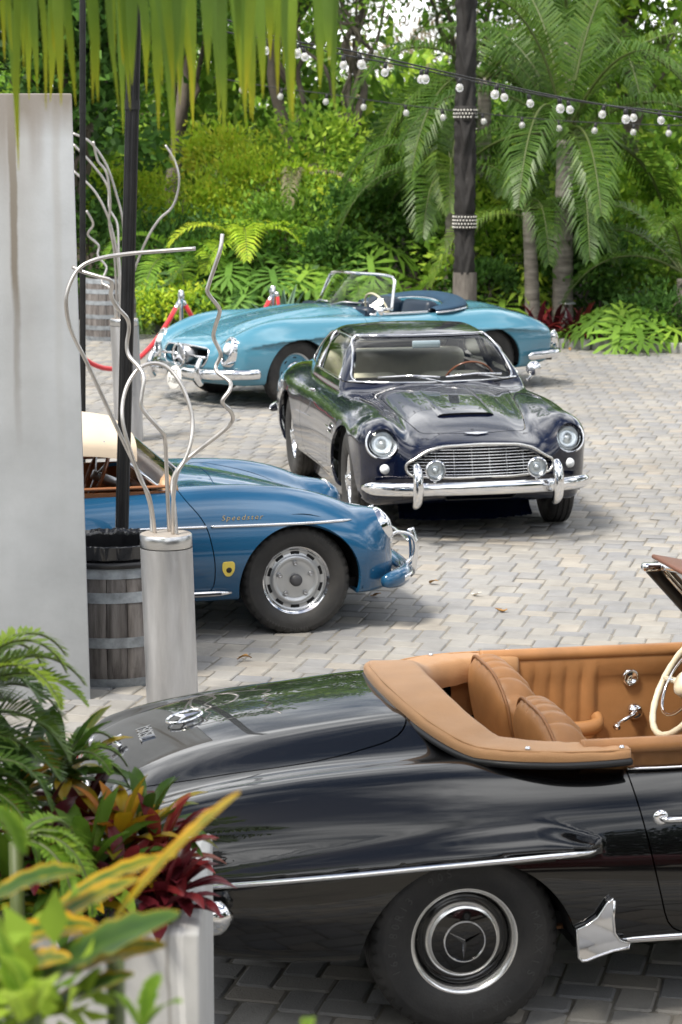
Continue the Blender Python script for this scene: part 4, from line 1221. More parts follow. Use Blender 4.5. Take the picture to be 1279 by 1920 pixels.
    for nm, g in (('windscreen', g1), ('rear_window', g2)):
        glass.append((nm, clip(S, lambda V: g(V) - .003, -1))); S = clip(S, g, +1, .03)
    for s in (-1, 1):
        for nm, q in (('side_window', fw), ('quarter_window', qw)):
            g = lambda V, q=q, s=s: np.where((V[:, 1] * s > .40) & (V[:, 2] > .92), q(V[:, 0], V[:, 2]), .5)
            glass.append((nm, clip(S, lambda V: g(V) - .003, -1))); S = clip(S, g, +1, .03)
    dp = poly_sd(rpoly([(-.60, .92), (-.58, .60), (-.64, .30), (-1.75, .30), (-1.86, .60), (-1.82, .93), (-1.82, 1.235), (-1.22, 1.225), (-.89, .945)], .04))
    doors = []
    for s in (-1, 1):
        g = lambda V, s=s: np.where(V[:, 1] * s > .42, dp(V[:, 0], V[:, 2]), .5)
        doors.append((s, clip(S, lambda V: g(V) + .003, -1, .02))); S = clip(S, lambda V: g(V) - .003, +1, .02)
    bq = poly_sd(rpoly([(-.60, -.50), (-.56, 0), (-.60, .50), (.2, .42), (.52, .36), (.60, 0), (.52, -.36), (.2, -.42)], .08))
    gb = lambda V: np.where((V[:, 2] > .6) & (V[:, 0] > -.75), bq(V[:, 0], V[:, 1]), .5)
    B = clip(S, lambda V: gb(V) + .003, -1, .02); S = clip(S, lambda V: gb(V) - .003, +1, .02)
    body = surf('body', S, NV, car); bon = surf('bonnet', B, NV, car)
    for nm, g in glass: surf(nm, (g[0] - g[2] * .006, g[1], g[2]), GLASS, car)
    G().box((-1.65, 0, .32), (3.8, 1.25, .05)).build('underbody', DARK, car, smooth=False)
    for xc in (0, -2.489):
        for s in (-1, 1):
            wheel_well(car, xc, s, .775, .36, .40, .335, .28)
    # chrome window frames laid on the surface
    def frame_on(poly, mapf, dirn, r, name, parent, start):
        P = np.array([mapf(a, b) for a, b in poly]); Q, ok = cast(fn, P, dirn, far=3.0, n=400)
        Q, N = project(fn, Q[ok]); G().tube(Q + N * .002, r, 6, closed=True).build(name, CHROME, parent)
    dense = lambda p: spline(p, 4, True)
    frame_on(dense(rpoly([(-.61, .94), (.61, .94), (.512, 1.232), (-.512, 1.232)], .07)), lambda a, b: (.3 if b < 0 else -.2, a, b), (-1, 0, 0), .0075, 'windscreen_frame', car, 0)
    frame_on(dense(rpoly([(-.51, .99), (.51, .99), (.44, 1.203), (-.44, 1.203)], .08)), lambda a, b: (-3.9, a, b), (1, 0, 0), .010, 'rear_window_frame', car, 0)
    for s, D in doors:
        d = surf('door', D, NV, car)
        frame_on(rpoly([(-.905, .948), (-1.23, 1.212), (-1.805, 1.222), (-1.805, .948)], .03, 8), lambda a, b, s=s: (a, s * 1.0, b), (0, -s, 0), .008, 'side_window_frame', d, 0)
        frame_on(rpoly([(-1.83, .948), (-1.83, 1.22), (-2.05, 1.197), (-2.305, 1.092), (-2.455, .975), (-2.43, .948)], .03, 8), lambda a, b, s=s: (a, s * 1.0, b), (0, -s, 0), .008, 'quarter_window_frame', car, 0)
        Q, ok = cast(fn, [(x_, s * 1.1, .80) for x_ in (-1.60, -1.66, -1.72)], (0, -s, 0)); Q[1] += (0, s * .02, 0); G().tube(spline(Q, 4), .009, 6).build('door_handle', CHROME, d)
        # side vent with a chrome bar
        Q, N = project(fn, cast(fn, [(-.42, s * 1.1, .655)], (0, -s, 0))[0]); mw = frame(Q[0] + N[0] * .002, (1, 0, 0), N[0])
        sh = rpoly([(-.075, -.030), (.065, -.030), (.075, .030), (-.055, .035)], .015); k = len(sh)
        v = M('side_vent', xf([(a, b, 0) for a, b in sh], mw), [tuple(range(k))], DARK, car)
        G().tube(xf([(-.17, .0, .006), (.06, .0, .008)], mw), .0065, 6).build('vent_bar', CHROME, v)
        G().tube(xf([(a, b, .001) for a, b in sh], mw), .0035, 5, closed=True).build('vent_rim', CHROME, v)
        # headlamp: bowl, bezel, lens
        n = Vector((.94, s * .12, .30)).normalized(); c_ = Vector(cast(fn, [(1.2, s * .642, .672)], (-1, 0, 0))[0][0]) if False else Vector((.585, s * .646, .676))
        mw = frame(c_, n.cross(Vector((0, 0, 1))), n)
        V, F = lathe([(.106, -.05), (.113, -.012), (.112, .002), (.106, .006), (.100, .003)], 36, 'z'); h = M('headlamp', xf(V, mw), F, CHROME, car)
        V, F = lathe([(.101, .001), (.096, -.012), (.07, -.035), (.03, -.045), (.018, -.025), (0, -.02)], 28, 'z'); M('reflector', xf(V, mw), F, mat('lamp_bowl', (.78, .80, .82), .22, .55), h)
        V, F = lathe([(.101, .003), (.08, .016), (.045, .025), (0, .029)], 28, 'z'); M('lens', xf(V, mw), F, GLASS2, h)
        V, F = lathe([(.086, -.010), (.082, -.006), (.080, -.010)], 28, 'z'); M('lamp_rim', xf(V, mw), F, CHROME, h)
        c_ = Vector(cast(fn, [(1.2, s * .635, .505)], (-1, 0, 0))[0][0]); V, F = lathe([(.034, -.02), (.034, .006), (.028, .012), (.026, .018), (0, .024)], 20, 'x')
        M('indicator', V + np.array(c_), F, LAMPW, car)
        # fog lamp
        c_ = Vector((.895, s * .345, .522)); V, F = lathe([(.02, -.07), (.05, -.06), (.068, -.015), (.070, .0), (.062, .006)], 28, 'x'); fl = M('fog_lamp', V + np.array(c_), F, CHROME, car)
        V, F = lathe([(.064, .002), (.045, .014), (.018, .018), (.016, .026), (0, .028)], 24, 'x'); M('lens', V + np.array(c_), F, GLASS2, fl)
        V, F = lathe([(.064, .0), (.05, -.022), (.02, -.03), (.018, -.01), (0, -.006)], 24, 'x'); M('reflector', V + np.array(c_), F, mat('lamp_bowl', (.7, .72, .74), .25, .6), fl)
        G().tube([tuple(c_ + Vector((-.02, 0, -.06))), tuple(c_ + Vector((-.05, 0, -.13)))], .010, 6).build('lamp_stalk', CHROME, fl)
        # overrider
        P = spline([(.86, s * .475, .285), (.935, s * .475, .33), (.955, s * .475, .42), (.94, s * .475, .51), (.89, s * .475, .555)], 6)
        G().tube(P, .026 + .012 * np.sin(np.linspace(0, PI, len(P))), 12, flat=(1, .95, (1, 0, 0))).build('overrider', CHROME, car)
    u = np.linspace(-1, 1, 61); P = np.stack([.90 - .19 * np.abs(u) ** 2.4 - .12 * np.abs(u) ** 7, u * .785, .395 - .015 * np.abs(u) ** 3], 1)
    rr = np.full(61, .043); rr[[0, -1]] = .012; rr[[1, -2]] = .032; rr[[2, -3]] = .040
    G().tube(P, rr, 16, flat=(1.05, .6, (0, 0, 1))).build('front_bumper', CHROME, car)
    P = np.stack([-3.90 + .2 * np.abs(u) ** 2.4 + .28 * np.abs(u) ** 7, u * .82, np.full(61, .44)], 1)
    G().tube(P, rr, 14, flat=(1.05, .6, (0, 0, 1))).build('rear_bumper', CHROME, car)
    # grille: frame, slats, uprights
    P = np.array([(1.3, a, b) for a, b in gp]); Q, ok = cast(fn, P, (-1, 0, 0)); gr = G().tube(Q, .010, 8, closed=True).build('grille_frame', mat('satin_chrome', (.72, .70, .66), .2, 1.0), car)
    xg = lambda y_: .735 - .20 * (y_ / .7) ** 2
    for z_ in np.linspace(.468, .650, 10):
        ys = np.linspace(-.5, .5, 81); ok = gq(ys, np.full(81, z_)) < -.003; ys = ys[ok]
        if len(ys) > 4: G().tube(np.stack([xg(ys) - (z_ - .55) * .25, ys, np.full(len(ys), z_)], 1), 1, 6, flat=(.0042, .010, (0, 0, 1))).build('grille_slat', CHROME, gr)
    for y_ in np.linspace(-.42, .42, 8):
        zs = np.linspace(.455, .665, 40); zs = zs[gq(np.full(40, y_), zs) < -.003]
        G().tube([(xg(y_) - (z_ - .55) * .25 - .012, y_, z_) for z_ in (zs[0], zs[-1])], .004, 6).build('grille_upright', STEEL, gr)
    G().box((.50, 0, .50), (.02, 1.02, .32)).build('grille_shade', DARK, car, smooth=False)
    G().tube([(*(np.array(cast(fn, [(1.3, a, b)], (-1, 0, 0))[0][0])),) for a, b in rpoly([(-.25, .345), (.25, .345), (.23, .285), (-.23, .285)], .02)], .006, 6, closed=True).build('valance_trim', BLACKTRIM, car)
    # bonnet scoop
    nx, ny = 30, 25; V = []; xs = np.linspace(-.50, .27, nx)
    for x_ in xs:
        for y_ in np.linspace(-1, 1, ny):
            t = (x_ + .50) / .77; hw = .195 + .01 * t; yy = y_ * hw; edge = 1 - abs(y_) ** 4
            base = cast(fn, [(x_, yy, 1.2)], (0, 0, -1), n=100)[0][0][2] if False else 0
            V.append((x_, yy, (t, edge)))
    pts = np.array([(v[0], v[1], 1.15) for v in V]); Q, ok = cast(fn, pts, (0, 0, -1), far=.6, n=200)
    te = np.array([v[2] for v in V]); Q[:, 2] += .017 * te[:, 0] ** 1.3 * np.clip(te[:, 1] * 1.6, 0, 1) ** .7 + .0005 - .004 * (te[:, 1] < .05)
    F = [(i * ny + j, (i + 1) * ny + j, (i + 1) * ny + j + 1, i * ny + j + 1) for i in range(nx - 1) for j in range(ny - 1)]
    sc_ = M('bonnet_scoop', Q, F, NV, bon)
    row = Q[(nx - 1) * ny:]; low = row - np.array((.0, 0, 1)) * 0; low = low.copy(); low[:, 2] = np.minimum(row[:, 2], row[0, 2] + .004); low[:, 0] -= .012
    V = np.concatenate([row - np.array((.006, 0, .004)), low]); M('scoop_mouth', V, [(j, j + 1, ny + j + 1, ny + j) for j in range(ny - 1)], DARK, sc_)
    # winged emblem on the nose
    p, n = project(fn, cast(fn, [(1.2, 0, .715)], (-1, 0, 0))[0] if False else [(.60, 0, .72)]); mw = frame(p[0] + n[0] * .004, (0, 1, 0), n[0])
    wing = [(-.085, .012), (-.03, .016), (0, .020), (.03, .016), (.085, .012), (.06, -.004), (.025, -.012), (0, -.016), (-.025, -.012), (-.06, -.004)]
    k = len(wing); V = [(a, b, z_) for z_ in (0, .006) for a, b in wing]
    M('winged_emblem', xf(V, mw), [tuple(k + i for i in range(k))] + [(i, (i + 1) % k, k + (i + 1) % k, k + i) for i in range(k)], CHROME, car, smooth=False)
    # wing mirrors, wipers
    s = 1
    c_ = np.array((-.70, .70, .965)); V, F = lathe([(0, .05), (.03, .046), (.052, .02), (.056, -.01), (.048, -.02), (0, -.018)], 24, 'x')
    m_ = M('door_mirror', V + c_ + np.array((0, .03, .045)), F, CHROME, car); G().tube([c_ + np.array((0, -.02, -.04)), c_ + np.array((0, .03, .0)), c_ + np.array((0, .03, .045))], [.014, .010, .010], 8).build('mirror_stem', CHROME, m_)
    for y0, y1 in ((.02, -.42), (.50, .06)):
        a = np.array((-.56 - .2 * (abs(y0) / .6) ** 2.2, y0, .945)); b = np.array((-.62 - .2 * (abs(y1) / .6) ** 2.2, y1, .985))
        q = np.array((-.60 - .2 * (abs((y0 + y1) / 2) / .6) ** 2.2, (y0 + y1) / 2, .990))
        g = G().tube([a, q, ], .006, 6); e = (b - q); g.tube([q - e * .9 + np.array((.0, 0, -.012)), q, q + e * 1.0 + np.array((0, 0, -.012))], .007, 6); g.build('wiper', CHROME, car)
    # cabin: beige seats, dash, wheel, mirror
    BE = mat('beige_hide', (.74, .69, .54), .5, var=.15, bump=.08, bump_scale=100); GR = mat('grey_carpet', (.10, .10, .10), .9)
    G().box((-1.6, 0, .38), (2.3, 1.3, .02)).build('cabin_floor', GR, car, smooth=False)
    box_obj('rear_bench', (-2.30, 0, .82), (.22, 1.14, .42), BE, car, .07, 4)
    box_obj('parcel_shelf', (-2.62, 0, .93), (.46, 1.0, .03), BE, car, .01)
    for yc in (-.33, .33):
        st = box_obj('front_seat', (-1.62, yc, .68), (.17, .50, .46), BE, car, .07, 4, rot=Matrix.Rotation(R(-12), 3, 'Y')); box_obj('seat_cushion', (-1.38, yc, .50), (.50, .50, .16), BE, st, .05, 3)
    G().tube([(-.80 - .1 * abs(t), t, .89) for t in np.linspace(-.6, .6, 15)], 1, 10, flat=(.07, .10, (0, 0, 1))).build('dashboard', BLACKTRIM, car)
    cS = Vector((-1.10, .34, .86)); ax_ = Vector((-.9, 0, .42)).normalized(); e1 = Vector((0, 1, 0)); e2 = ax_.cross(e1)
    sw = G().tube([tuple(cS + (e1 * math.cos(a) + e2 * math.sin(a)) * .195) for a in np.arange(40) / 40 * 2 * PI], .008, 8, closed=True).build('steering_wheel', mat('wood_rim', (.22, .07, .025), .25, coat=.6), car)
    g = G()
    for a in (R(90), R(210), R(330)): g.tube([tuple(cS), tuple(cS + (e1 * math.cos(a) + e2 * math.sin(a)) * .195)], 1, 6, flat=(.003, .012, tuple(ax_)))
    g.tube([tuple(cS + ax_ * .02), tuple(cS - ax_ * .3)], .025, 8); g.build('wheel_spokes', STEEL, sw)
    box_obj('rear_view_mirror', (-1.02, 0, 1.175), (.02, .21, .055), mat('mirror_back', (.30, .38, .42), .35), car, .008)
    # wire wheels
    Ro, Rr = .345, .197
    tv, tf = tyre_mesh(Ro, Rr, .175, 144)
    rim = lathe([(.205, -.07), (.180, -.055), (.172, 0), (.180, .045), (.190, .055), (.203, .066), (.209, .064), (.209, .050)], 56, 'y')
    g = G()
    for k in range(36):
        a = k / 36 * 2 * PI
        for (r0, y0, da, y1) in ((.040, .062, .42, .012), (.040, -.02, -.42, -.03)):
            for sg in (1,):
                b = a + (da if k % 2 else -da); g.tube([(r0 * math.cos(a), y0, r0 * math.sin(a)), (.176 * math.cos(b), y1, .176 * math.sin(b))], .0030, 4, caps=False)
    spV, spF = np.concatenate(g.V), g.F
    for xw in (0, -2.489):
        for s in (-1, 1):
            wl = put_wheel(car, xw, s * .70, Ro, s > 0, R(-3) if xw == 0 else 0)
            ty = M('tyre', tv, tf, RUBBER, wl); smooth_angle(ty, 50)
            M('rim', *rim, CHROME, wl); M('wire_spokes', spV, spF, CHROME, wl)
            g = G().lathe([(.044, -.03), (.046, .06), (.040, .075), (.022, .09), (0, .092)], 24, 'y')
            for k in range(3):
                a = k / 3 * 2 * PI + .5; g.tube([(0, .08, 0), (.075 * math.cos(a), .078, .075 * math.sin(a))], [.016, .007], 6)
            g.build('wheel_nut', CHROME, wl)
    return car
GLASS2 = glass_mat('headlamp_cover', (.93, .96, .97))
LAMPW = mat('lamp_face', (.75, .78, .80), .08, coat=1)
build_coupe()
# ------------------------------------------------------------------ light blue roadster (back)
def build_sky_roadster():
    car = thing('roadster_car', 'light sky blue open roadster with round star in the grille parked at the back', 'car', (-.885, 24.28, 0), R(214.0))
    LB = paint('light_blue_paint', (.078, .235, .325), rough=.22)
    NB = mat('navy_canvas', (.012, .05, .10), .6, var=.2, bump=.15, bump_scale=150)
    NL = mat('navy_leather', (.008, .02, .04), .4, bump=.1)
    hc = C([(.86, .44), (.82, .56), (.74, .645), (.6, .71), (.35, .785), (0, .855), (-.4, .905), (-.8, .93), (-1.2, .935), (-2.2, .94), (-2.55, .92), (-2.9, .865), (-3.25, .77), (-3.5, .66), (-3.66, .54), (-3.74, .42)], .03)
    hf = C([(.88, .44), (.80, .58), (.68, .685), (.5, .77), (.25, .84), (0, .868), (-.4, .865), (-.9, .845), (-1.5, .835), (-2.0, .855), (-2.4, .865), (-2.8, .825), (-3.15, .755), (-3.45, .66), (-3.65, .55), (-3.74, .44)], .03)
    pw = C([(.9, .66), (.7, .755), (.4, .84), (.1, .872), (-.4, .875), (-1.0, .862), (-1.6, .862), (-2.1, .882), (-2.5, .885), (-2.9, .85), (-3.3, .77), (-3.6, .68), (-3.75, .60)], .05)
    tz = C([(.1, .11), (.2, .06), (.3, .025), (.42, .003), (.52, 0), (.62, .012), (.72, .04), (.82, .085), (.92, .15)], .02)
    ef = C([(.62, 0), (.5, .012), (.25, .045), (0, .055), (-.25, .04), (-.42, .01), (-.5, 0), (-1.7, 0), (-1.85, .01), (-2.1, .04), (-2.4, .055), (-2.7, .042), (-3.1, .018), (-3.5, .006), (-3.7, 0)], .02)
    zf = C([(.6, .595), (.3, .645), (0, .668), (-.4, .672), (-1.7, .66), (-2.1, .668), (-2.5, .66), (-3.0, .625), (-3.6, .575)], .04)
    def fn(x, y, z):
        x = np.asarray(x); x = np.where(x < -2.6, -2.6 + (x + 2.6) / .78, x); a, b = hc(x), hf(x); t = sstep(.34, .66, y)
        H = a + (b - a) * t - .12 * y * y * (1 - t) - .25 * np.maximum(y - .66, 0) ** 1.5
        fv = sstep(-.85, -.2, x)
        H = H - .026 * fv * bumpf(y, .49, .09) + .020 * sstep(.6, .1, x) * sstep(-.9, -.5, x) * bumpf(y, .27, .06)
        t2 = z - zf(x); eb = ef(x) * np.where(t2 > 0, np.exp(-(t2 / .055) ** 2), np.exp(-(t2 / .012) ** 2))
        f = ri((z - H) * .94, (y - pw(x) + tz(z) - eb) * .97, .12)
        xf_ = .855 - .16 * (y / .7) ** 2 - .5 * np.maximum(.40 - z, 0)
        f = ri(f, (x - xf_) * .96, .08)
        xr = -3.70 + .16 * (y / .7) ** 2 + .5 * np.maximum(.42 - z, 0)
        f = ri(f, xr - x, .10)
        return ri(f, .23 + .06 * sstep(-3.0, -3.7, x) - z, .05)
    S = iso(fn, (-3.9, -1.02, .1), (1.0, 1.02, 1.05), .0215)
    arch = lambda xc, zc, r: (lambda V: np.where((V[:, 2] < .70) & (np.abs(V[:, 1]) > .48), np.hypot(V[:, 0] - xc, V[:, 2] - zc) - r, .5))
    S = clip(S, arch(-.01, .295, .375), +1, .02); S = clip(S, arch(-2.4, .285, .375), +1, .02)
    cp = rpoly([(-.92, 0), (-.98, -.58), (-1.12, -.65), (-1.75, -.66), (-2.02, -.58), (-2.12, 0), (-2.02, .58), (-1.75, .66), (-1.12, .65), (-.98, .58)], .12)
    cock = poly_sd(cp)
    S = clip(S, lambda V: np.where(V[:, 2] > .6, cock(V[:, 0], V[:, 1]), .5), +1, .03)
    gp = rpoly([(-.40, .585), (0, .60), (.40, .585), (.43, .50), (.36, .405), (-.36, .405), (-.43, .50)], .06); gq = poly_sd(gp)
    S = clip(S, lambda V: np.where(V[:, 0] > .4, gq(V[:, 1], V[:, 2]), .5), +1, .06)
    dp = poly_sd(rpoly([(-.90, 1.0), (-.86, .70), (-.90, .32), (-1.66, .32), (-1.78, .6), (-1.74, 1.0)], .06)); doors = []
    for s in (-1, 1):
        g = lambda V, s=s: np.where(V[:, 1] * s > .45, dp(V[:, 0], V[:, 2]), .5)
        doors.append((s, clip(S, lambda V: g(V) + .003, -1, .02))); S = clip(S, lambda V: g(V) - .003, +1, .02)
    bq = poly_sd(rpoly([(-.78, -.55), (-.78, .55), (.2, .47), (.62, .36), (.62, -.36), (.2, -.47)], .1))
    gb = lambda V: np.where(V[:, 2] > .55, bq(V[:, 0], V[:, 1]), .5)
    B = clip(S, lambda V: gb(V) + .003, -1, .02); S = clip(S, lambda V: gb(V) - .003, +1, .02)
    tq = poly_sd(rpoly([(-2.62, -.52), (-2.62, .52), (-3.24, .46), (-3.36, 0), (-3.24, -.46)], .12)); gt = lambda V: np.where((V[:, 2] > .5) & (V[:, 0] < -2.5), tq(V[:, 0], V[:, 1]), .5)
    T = clip(S, lambda V: gt(V) + .003, -1, .02); S = clip(S, lambda V: gt(V) - .003, +1, .02)
    surf('body', S, LB, car); surf('bonnet', B, LB, car); surf('boot_lid', T, LB, car)
    G().box((-1.4, 0, .30), (3.9, 1.30, .05)).build('underbody', DARK, car, smooth=False)
    for xc in (0, -2.4):
        for s in (-1, 1):
            wheel_well(car, xc, s, .81, .36, .385, .30, .28)
    # cockpit
    g = G(); g.box((-1.5, 0, .30), (1.2, 1.28, .02)); g.box((-2.08, 0, .6), (.02, 1.2, .6)); g.box((-.97, 0, .6), (.02, 1.2, .6)); g.build('cockpit_floor', NL, car, smooth=False)
    for s, D in doors:
        d = surf('door', D, LB, car); G().box((-1.32, s * .645, .60), (.80, .012, .54)).build('door_lining', NL, d, smooth=False)
        xs = np.linspace(-1.72, -.98, 16); G().tube(np.stack([xs, np.full(16, s * .655), .855 + 0 * xs], 1), .016, 8).build('door_cap', CHROME, d)
        Q, ok = cast(fn, [(x_, s * 1.1, .70) for x_ in (-1.50, -1.56, -1.62)], (0, -s, 0)); Q[1] += (0, s * .018, 0); G().tube(Q, .009, 6).build('door_handle', CHROME, d)
    for yc in (-.32, .32):
        st = box_obj('seat', (-1.80, yc, .70), (.16, .48, .52), NL, car, .06, 4, rot=Matrix.Rotation(R(-14), 3, 'Y')); box_obj('seat_cushion', (-1.55, yc, .45), (.5, .48, .16), NL, st, .05, 3)
    G().tube([(-1.03, t, .86) for t in np.linspace(-.6, .6, 9)], 1, 10, flat=(.07, .07, (0, 0, 1))).build('dashboard', NL, car)
    # folded top under a navy cover
    path = spline([(-1.76, -.66, .87), (-1.95, -.64, .885), (-2.13, -.54, .905), (-2.24, -.30, .935), (-2.27, 0, .945), (-2.24, .30, .935), (-2.13, .54, .905), (-1.95, .64, .885), (-1.76, .66, .87)], 8)
    T_ = np.gradient(path, axis=0); T_[:, 2] = 0; T_ /= np.linalg.norm(T_, axis=1, keepdims=True); Nn = np.stack([T_[:, 1], -T_[:, 0], 0 * T_[:, 0]], 1); Nn *= np.sign((Nn * (path - np.array((-1.5, 0, 0)))).sum(1))[:, None]
    sec = spline([(.10, -.03), (.13, .0), (.11, .03), (.04, .055), (-.05, .058), (-.11, .035), (-.13, -.02), (-.13, -.10)], 3); u = np.linspace(0, 1, len(path)); sc_ = .40 + .72 * np.sin(PI * u) ** .7
    V = [path[i] + Nn[i] * a * sc_[i] + np.array((0, 0, b * sc_[i])) for i in range(len(path)) for a, b in sec]; k = len(sec)
    cv = M('top_cover', V, [(i * k + j, i * k + j + 1, (i + 1) * k + j + 1, (i + 1) * k + j) for i in range(len(path) - 1) for j in range(k - 1)] + [tuple(range(k))], NB, car)
    G().tube(path + Nn * (.13 * sc_)[:, None] + np.array((0, 0, -.02)), .012, 6).build('cover_trim', CHROME, cv)
    G().tube(path - Nn * (.13 * sc_)[:, None] + np.array((0, 0, -.0)), .010, 6).build('cover_edge', CHROME, cv)
    # windscreen
    def wsp(u_, v_): return (-.86 - .34 * v_ * (1 - .72 * abs(u_) ** 3) - .38 * abs(u_) ** 1.9, u_ * (.665 - .075 * v_), .905 + (.335 - .035 * abs(u_) ** 5) * v_)
    nu, nv = 41, 9; V = [wsp(-1 + 2 * i / (nu - 1), j / (nv - 1)) for i in range(nu) for j in range(nv)]
    ws = M('windscreen', V, [(i * nv + j, (i + 1) * nv + j, (i + 1) * nv + j + 1, i * nv + j + 1) for i in range(nu - 1) for j in range(nv - 1)], GLASS, car); us = np.linspace(-1, 1, 30)
    G().tube([wsp(-1, v) for v in np.linspace(-.05, .92, 8)] + [wsp(u_, 1) for u_ in us[1:-1]] + [wsp(1, v) for v in np.linspace(.92, -.05, 8)], .017, 8).build('windscreen_frame', CHROME, ws)
    G().tube([wsp(u_, 0) for u_ in us], .012, 8).build('windscreen_base', CHROME, ws)
    for yc in (-.35, .05):
        a = np.array(wsp(yc / .65, .02)) + np.array((.03, 0, 0)); b = np.array(wsp((yc + .36) / .65, .16)) + np.array((.02, 0, 0)); G().tube([a, (a + b) / 2 + np.array((.01, 0, .03)), b], .008, 6).build('wiper', STEEL, ws)
    cS = Vector((-1.30, .33, .86)); ax_ = Vector((-.92, 0, .38)).normalized(); e1 = Vector((0, 1, 0)); e2 = ax_.cross(e1)
    g = G().tube([tuple(cS + (e1 * math.cos(a) + e2 * math.sin(a)) * .20) for a in np.arange(36) / 36 * 2 * PI], .012, 6, closed=True)
    g.tube([tuple(cS - e1 * .2), tuple(cS + e1 * .2)], .008, 6); g.build('steering_wheel', mat('ivory_plastic', (.78, .70, .52), .25, coat=.5), car)
    V, F = lathe([(0, .04), (.04, .03), (.055, .0), (.045, -.02), (0, -.03)], 20, 'x'); c_ = np.array((-1.0, .80, .90)); m_ = M('door_mirror', V + c_, F, CHROME, car); G().tube([c_ + np.array((0, -.01, -.07)), c_], .009, 6).build('mirror_stem', CHROME, m_)
    # front: grille, star, lamps, bumpers, plate
    P = np.array([(1.3, a, b) for a, b in gp]); Q, ok = cast(fn, P, (-1, 0, 0)); gr = G().tube(Q, .009, 8, closed=True).build('grille_frame', CHROME, car)
    G().box((.55, 0, .48), (.02, .95, .36)).build('grille_shade', DARK, gr, smooth=False)
    for a_, b_ in ((-.41, -.12), (.12, .41)): G().tube([(.815, a_, .50), (.815, b_, .50)], 1, 6, flat=(.014, .02, (0, 0, 1))).build('grille_bar', CHROME, gr)
    mw = frame((.875, 0, .50), (0, 1, 0), (1, 0, 0)); st = G().tube(xf([(math.cos(a) * .112, math.sin(a) * .112, 0) for a in np.arange(40) / 40 * 2 * PI], mw), .013, 8, closed=True)
    V, F = star_mesh(.112, .03, .17); st.add(xf(V, mw), F); V, F = star_mesh(.112, -.01, .17); st.add(xf(V, mw), [f[::-1] for f in F]); st.build('grille_star', CHROME, gr, ang=20)
    V, F = lathe([(.10, -.16), (.095, -.03), (.0, -.02)], 28, 'x'); M('star_drum', V + np.array((.875, 0, .50)), F, STEEL, gr)
    for s in (-1, 1):
        c_ = np.array(cast(fn, [(1.3, s * .655, .575)], (-1, 0, 0))[0][0])
        tilt = Matrix.Rotation(R(-20), 3, 'Y') @ Matrix.Rotation(0, 3, 'Z'); tl = np.array(tilt)
        def oval(pr, n=32):
            V, F = lathe(pr, n, 'x'); V = V * np.array((1, .78, 1.32)); V[:, 2] -= 0; return V @ tl.T + c_ + np.array((-.005, 0, 0)), F
        V, F = oval([(.112, -.10), (.114, .0), (.106, .016), (.094, .018), (.088, .008)]); h = M('headlamp', V, F, CHROME, car)
        V, F = oval([(.09, .008), (.07, .024), (.03, .034), (0, .036)]); M('lens', V, F, GLASS2, h)
        V, F = oval([(.088, .0), (.06, -.03), (.0, -.04)]); M('reflector', V, F, mat('lamp_bowl', (.7, .72, .74), .25, .6), h)
        V, F = lathe([(.06, -.02), (.058, .008), (.04, .02), (0, .024)], 20, 'x'); M('main_bulb', V @ tl.T + c_ + np.array((.0, 0, .03)), F, LAMPW, h)
        P = spline([(.93, s * .14, .345), (.92, s * .35, .345), (.86, s * .58, .35), (.74, s * .76, .355), (.60, s * .86, .358), (.48, s * .895, .36)], 6)
        rr = np.full(len(P), .05); rr[[0, -1]] = .03
        b = G().tube(P, rr, 12, flat=(1.0, .55, (0, 0, 1))).build('front_bumper', CHROME, car)
        P = spline([(.90, s * .47, .245), (.945, s * .47, .32), (.94, s * .47, .42), (.90, s * .47, .50)], 5); G().tube(P, .034 - .01 * np.linspace(0, 1, len(P)) ** 3, 10, flat=(.9, 1.1, (1, 0, 0))).build('overrider', CHROME, b)
        P = spline([(-3.50, s * .10, .36), (-3.47, s * .5, .36), (-3.37, s * .74, .36), (-3.15, s * .855, .36), (-2.84, s * .895, .352)], 6); rr = np.full(len(P), .042); rr[-1] = .02
        b = G().tube(P, rr, 12, flat=(1.0, .5, (0, 0, 1))).build('rear_bumper', CHROME, car)
        P = spline([(-3.46, s * .45, .27), (-3.55, s * .45, .36), (-3.56, s * .45, .48), (-3.51, s * .45, .56)], 5); G().tube(P, .032, 10).build('overrider', CHROME, b)
        c_ = np.array(cast(fn, [(-4.2, s * .60, .50)], (1, 0, 0))[0][0]); V, F = lathe([(.07, -.02), (.07, .03), (.06, .05), (0, .06)], 24, 'x'); tlp = M('tail_lamp', V * np.array((-1, .8, 1)) + c_, F, CHROME, car)
        V, F = lathe([(.06, .03), (.055, .06), (.03, .075), (0, .08)], 20, 'x'); M('lens', V * np.array((-1, .75, .7)) + c_ + np.array((0, 0, .012)), F, mat('red_lens', (.35, .006, .008), .12, coat=.8), tlp)
    mw = frame((.965, .06, .285), (0, 1, 0), (.97, 0, .15)); V, F = lathe([(.0, -.004), (.125, -.004), (.13, .0), (.125, .004), (0, .004)], 36, 'z'); V = V * np.array((1.05, .92, 1))
    pl = M('number_plate', xf(V, mw), F, mat('plate_white', (.75, .74, .70), .4), car)
    text_obj('plate_text', '857', BLACKTRIM, pl, .085, mw @ Matrix.Translation((-.01, .045, .005)), .001); text_obj('plate_text', '7-7886', BLACKTRIM, pl, .075, mw @ Matrix.Translation((0, -.035, .005)), .001)
    # wheels
    Ro, Rr = .335, .200
    tv, tf = tyre_mesh(Ro, Rr, .17, 120)
    rim = lathe([(.185, .03), (.19, .05), (.198, .06), (.212, .060), (.216, .045)], 48, 'y'); disc = lathe([(.187, .035), (.178, .03), (.165, .034), (.13, .045), (.11, .04), (0, .04)], 48, 'y')
    cap = lathe([(.118, .035), (.118, .05), (.105, .062), (.085, .068), (.082, .064), (.04, .072), (0, .074)], 40, 'y')
    WR = mat('white_rim', (.72, .72, .72), .3)
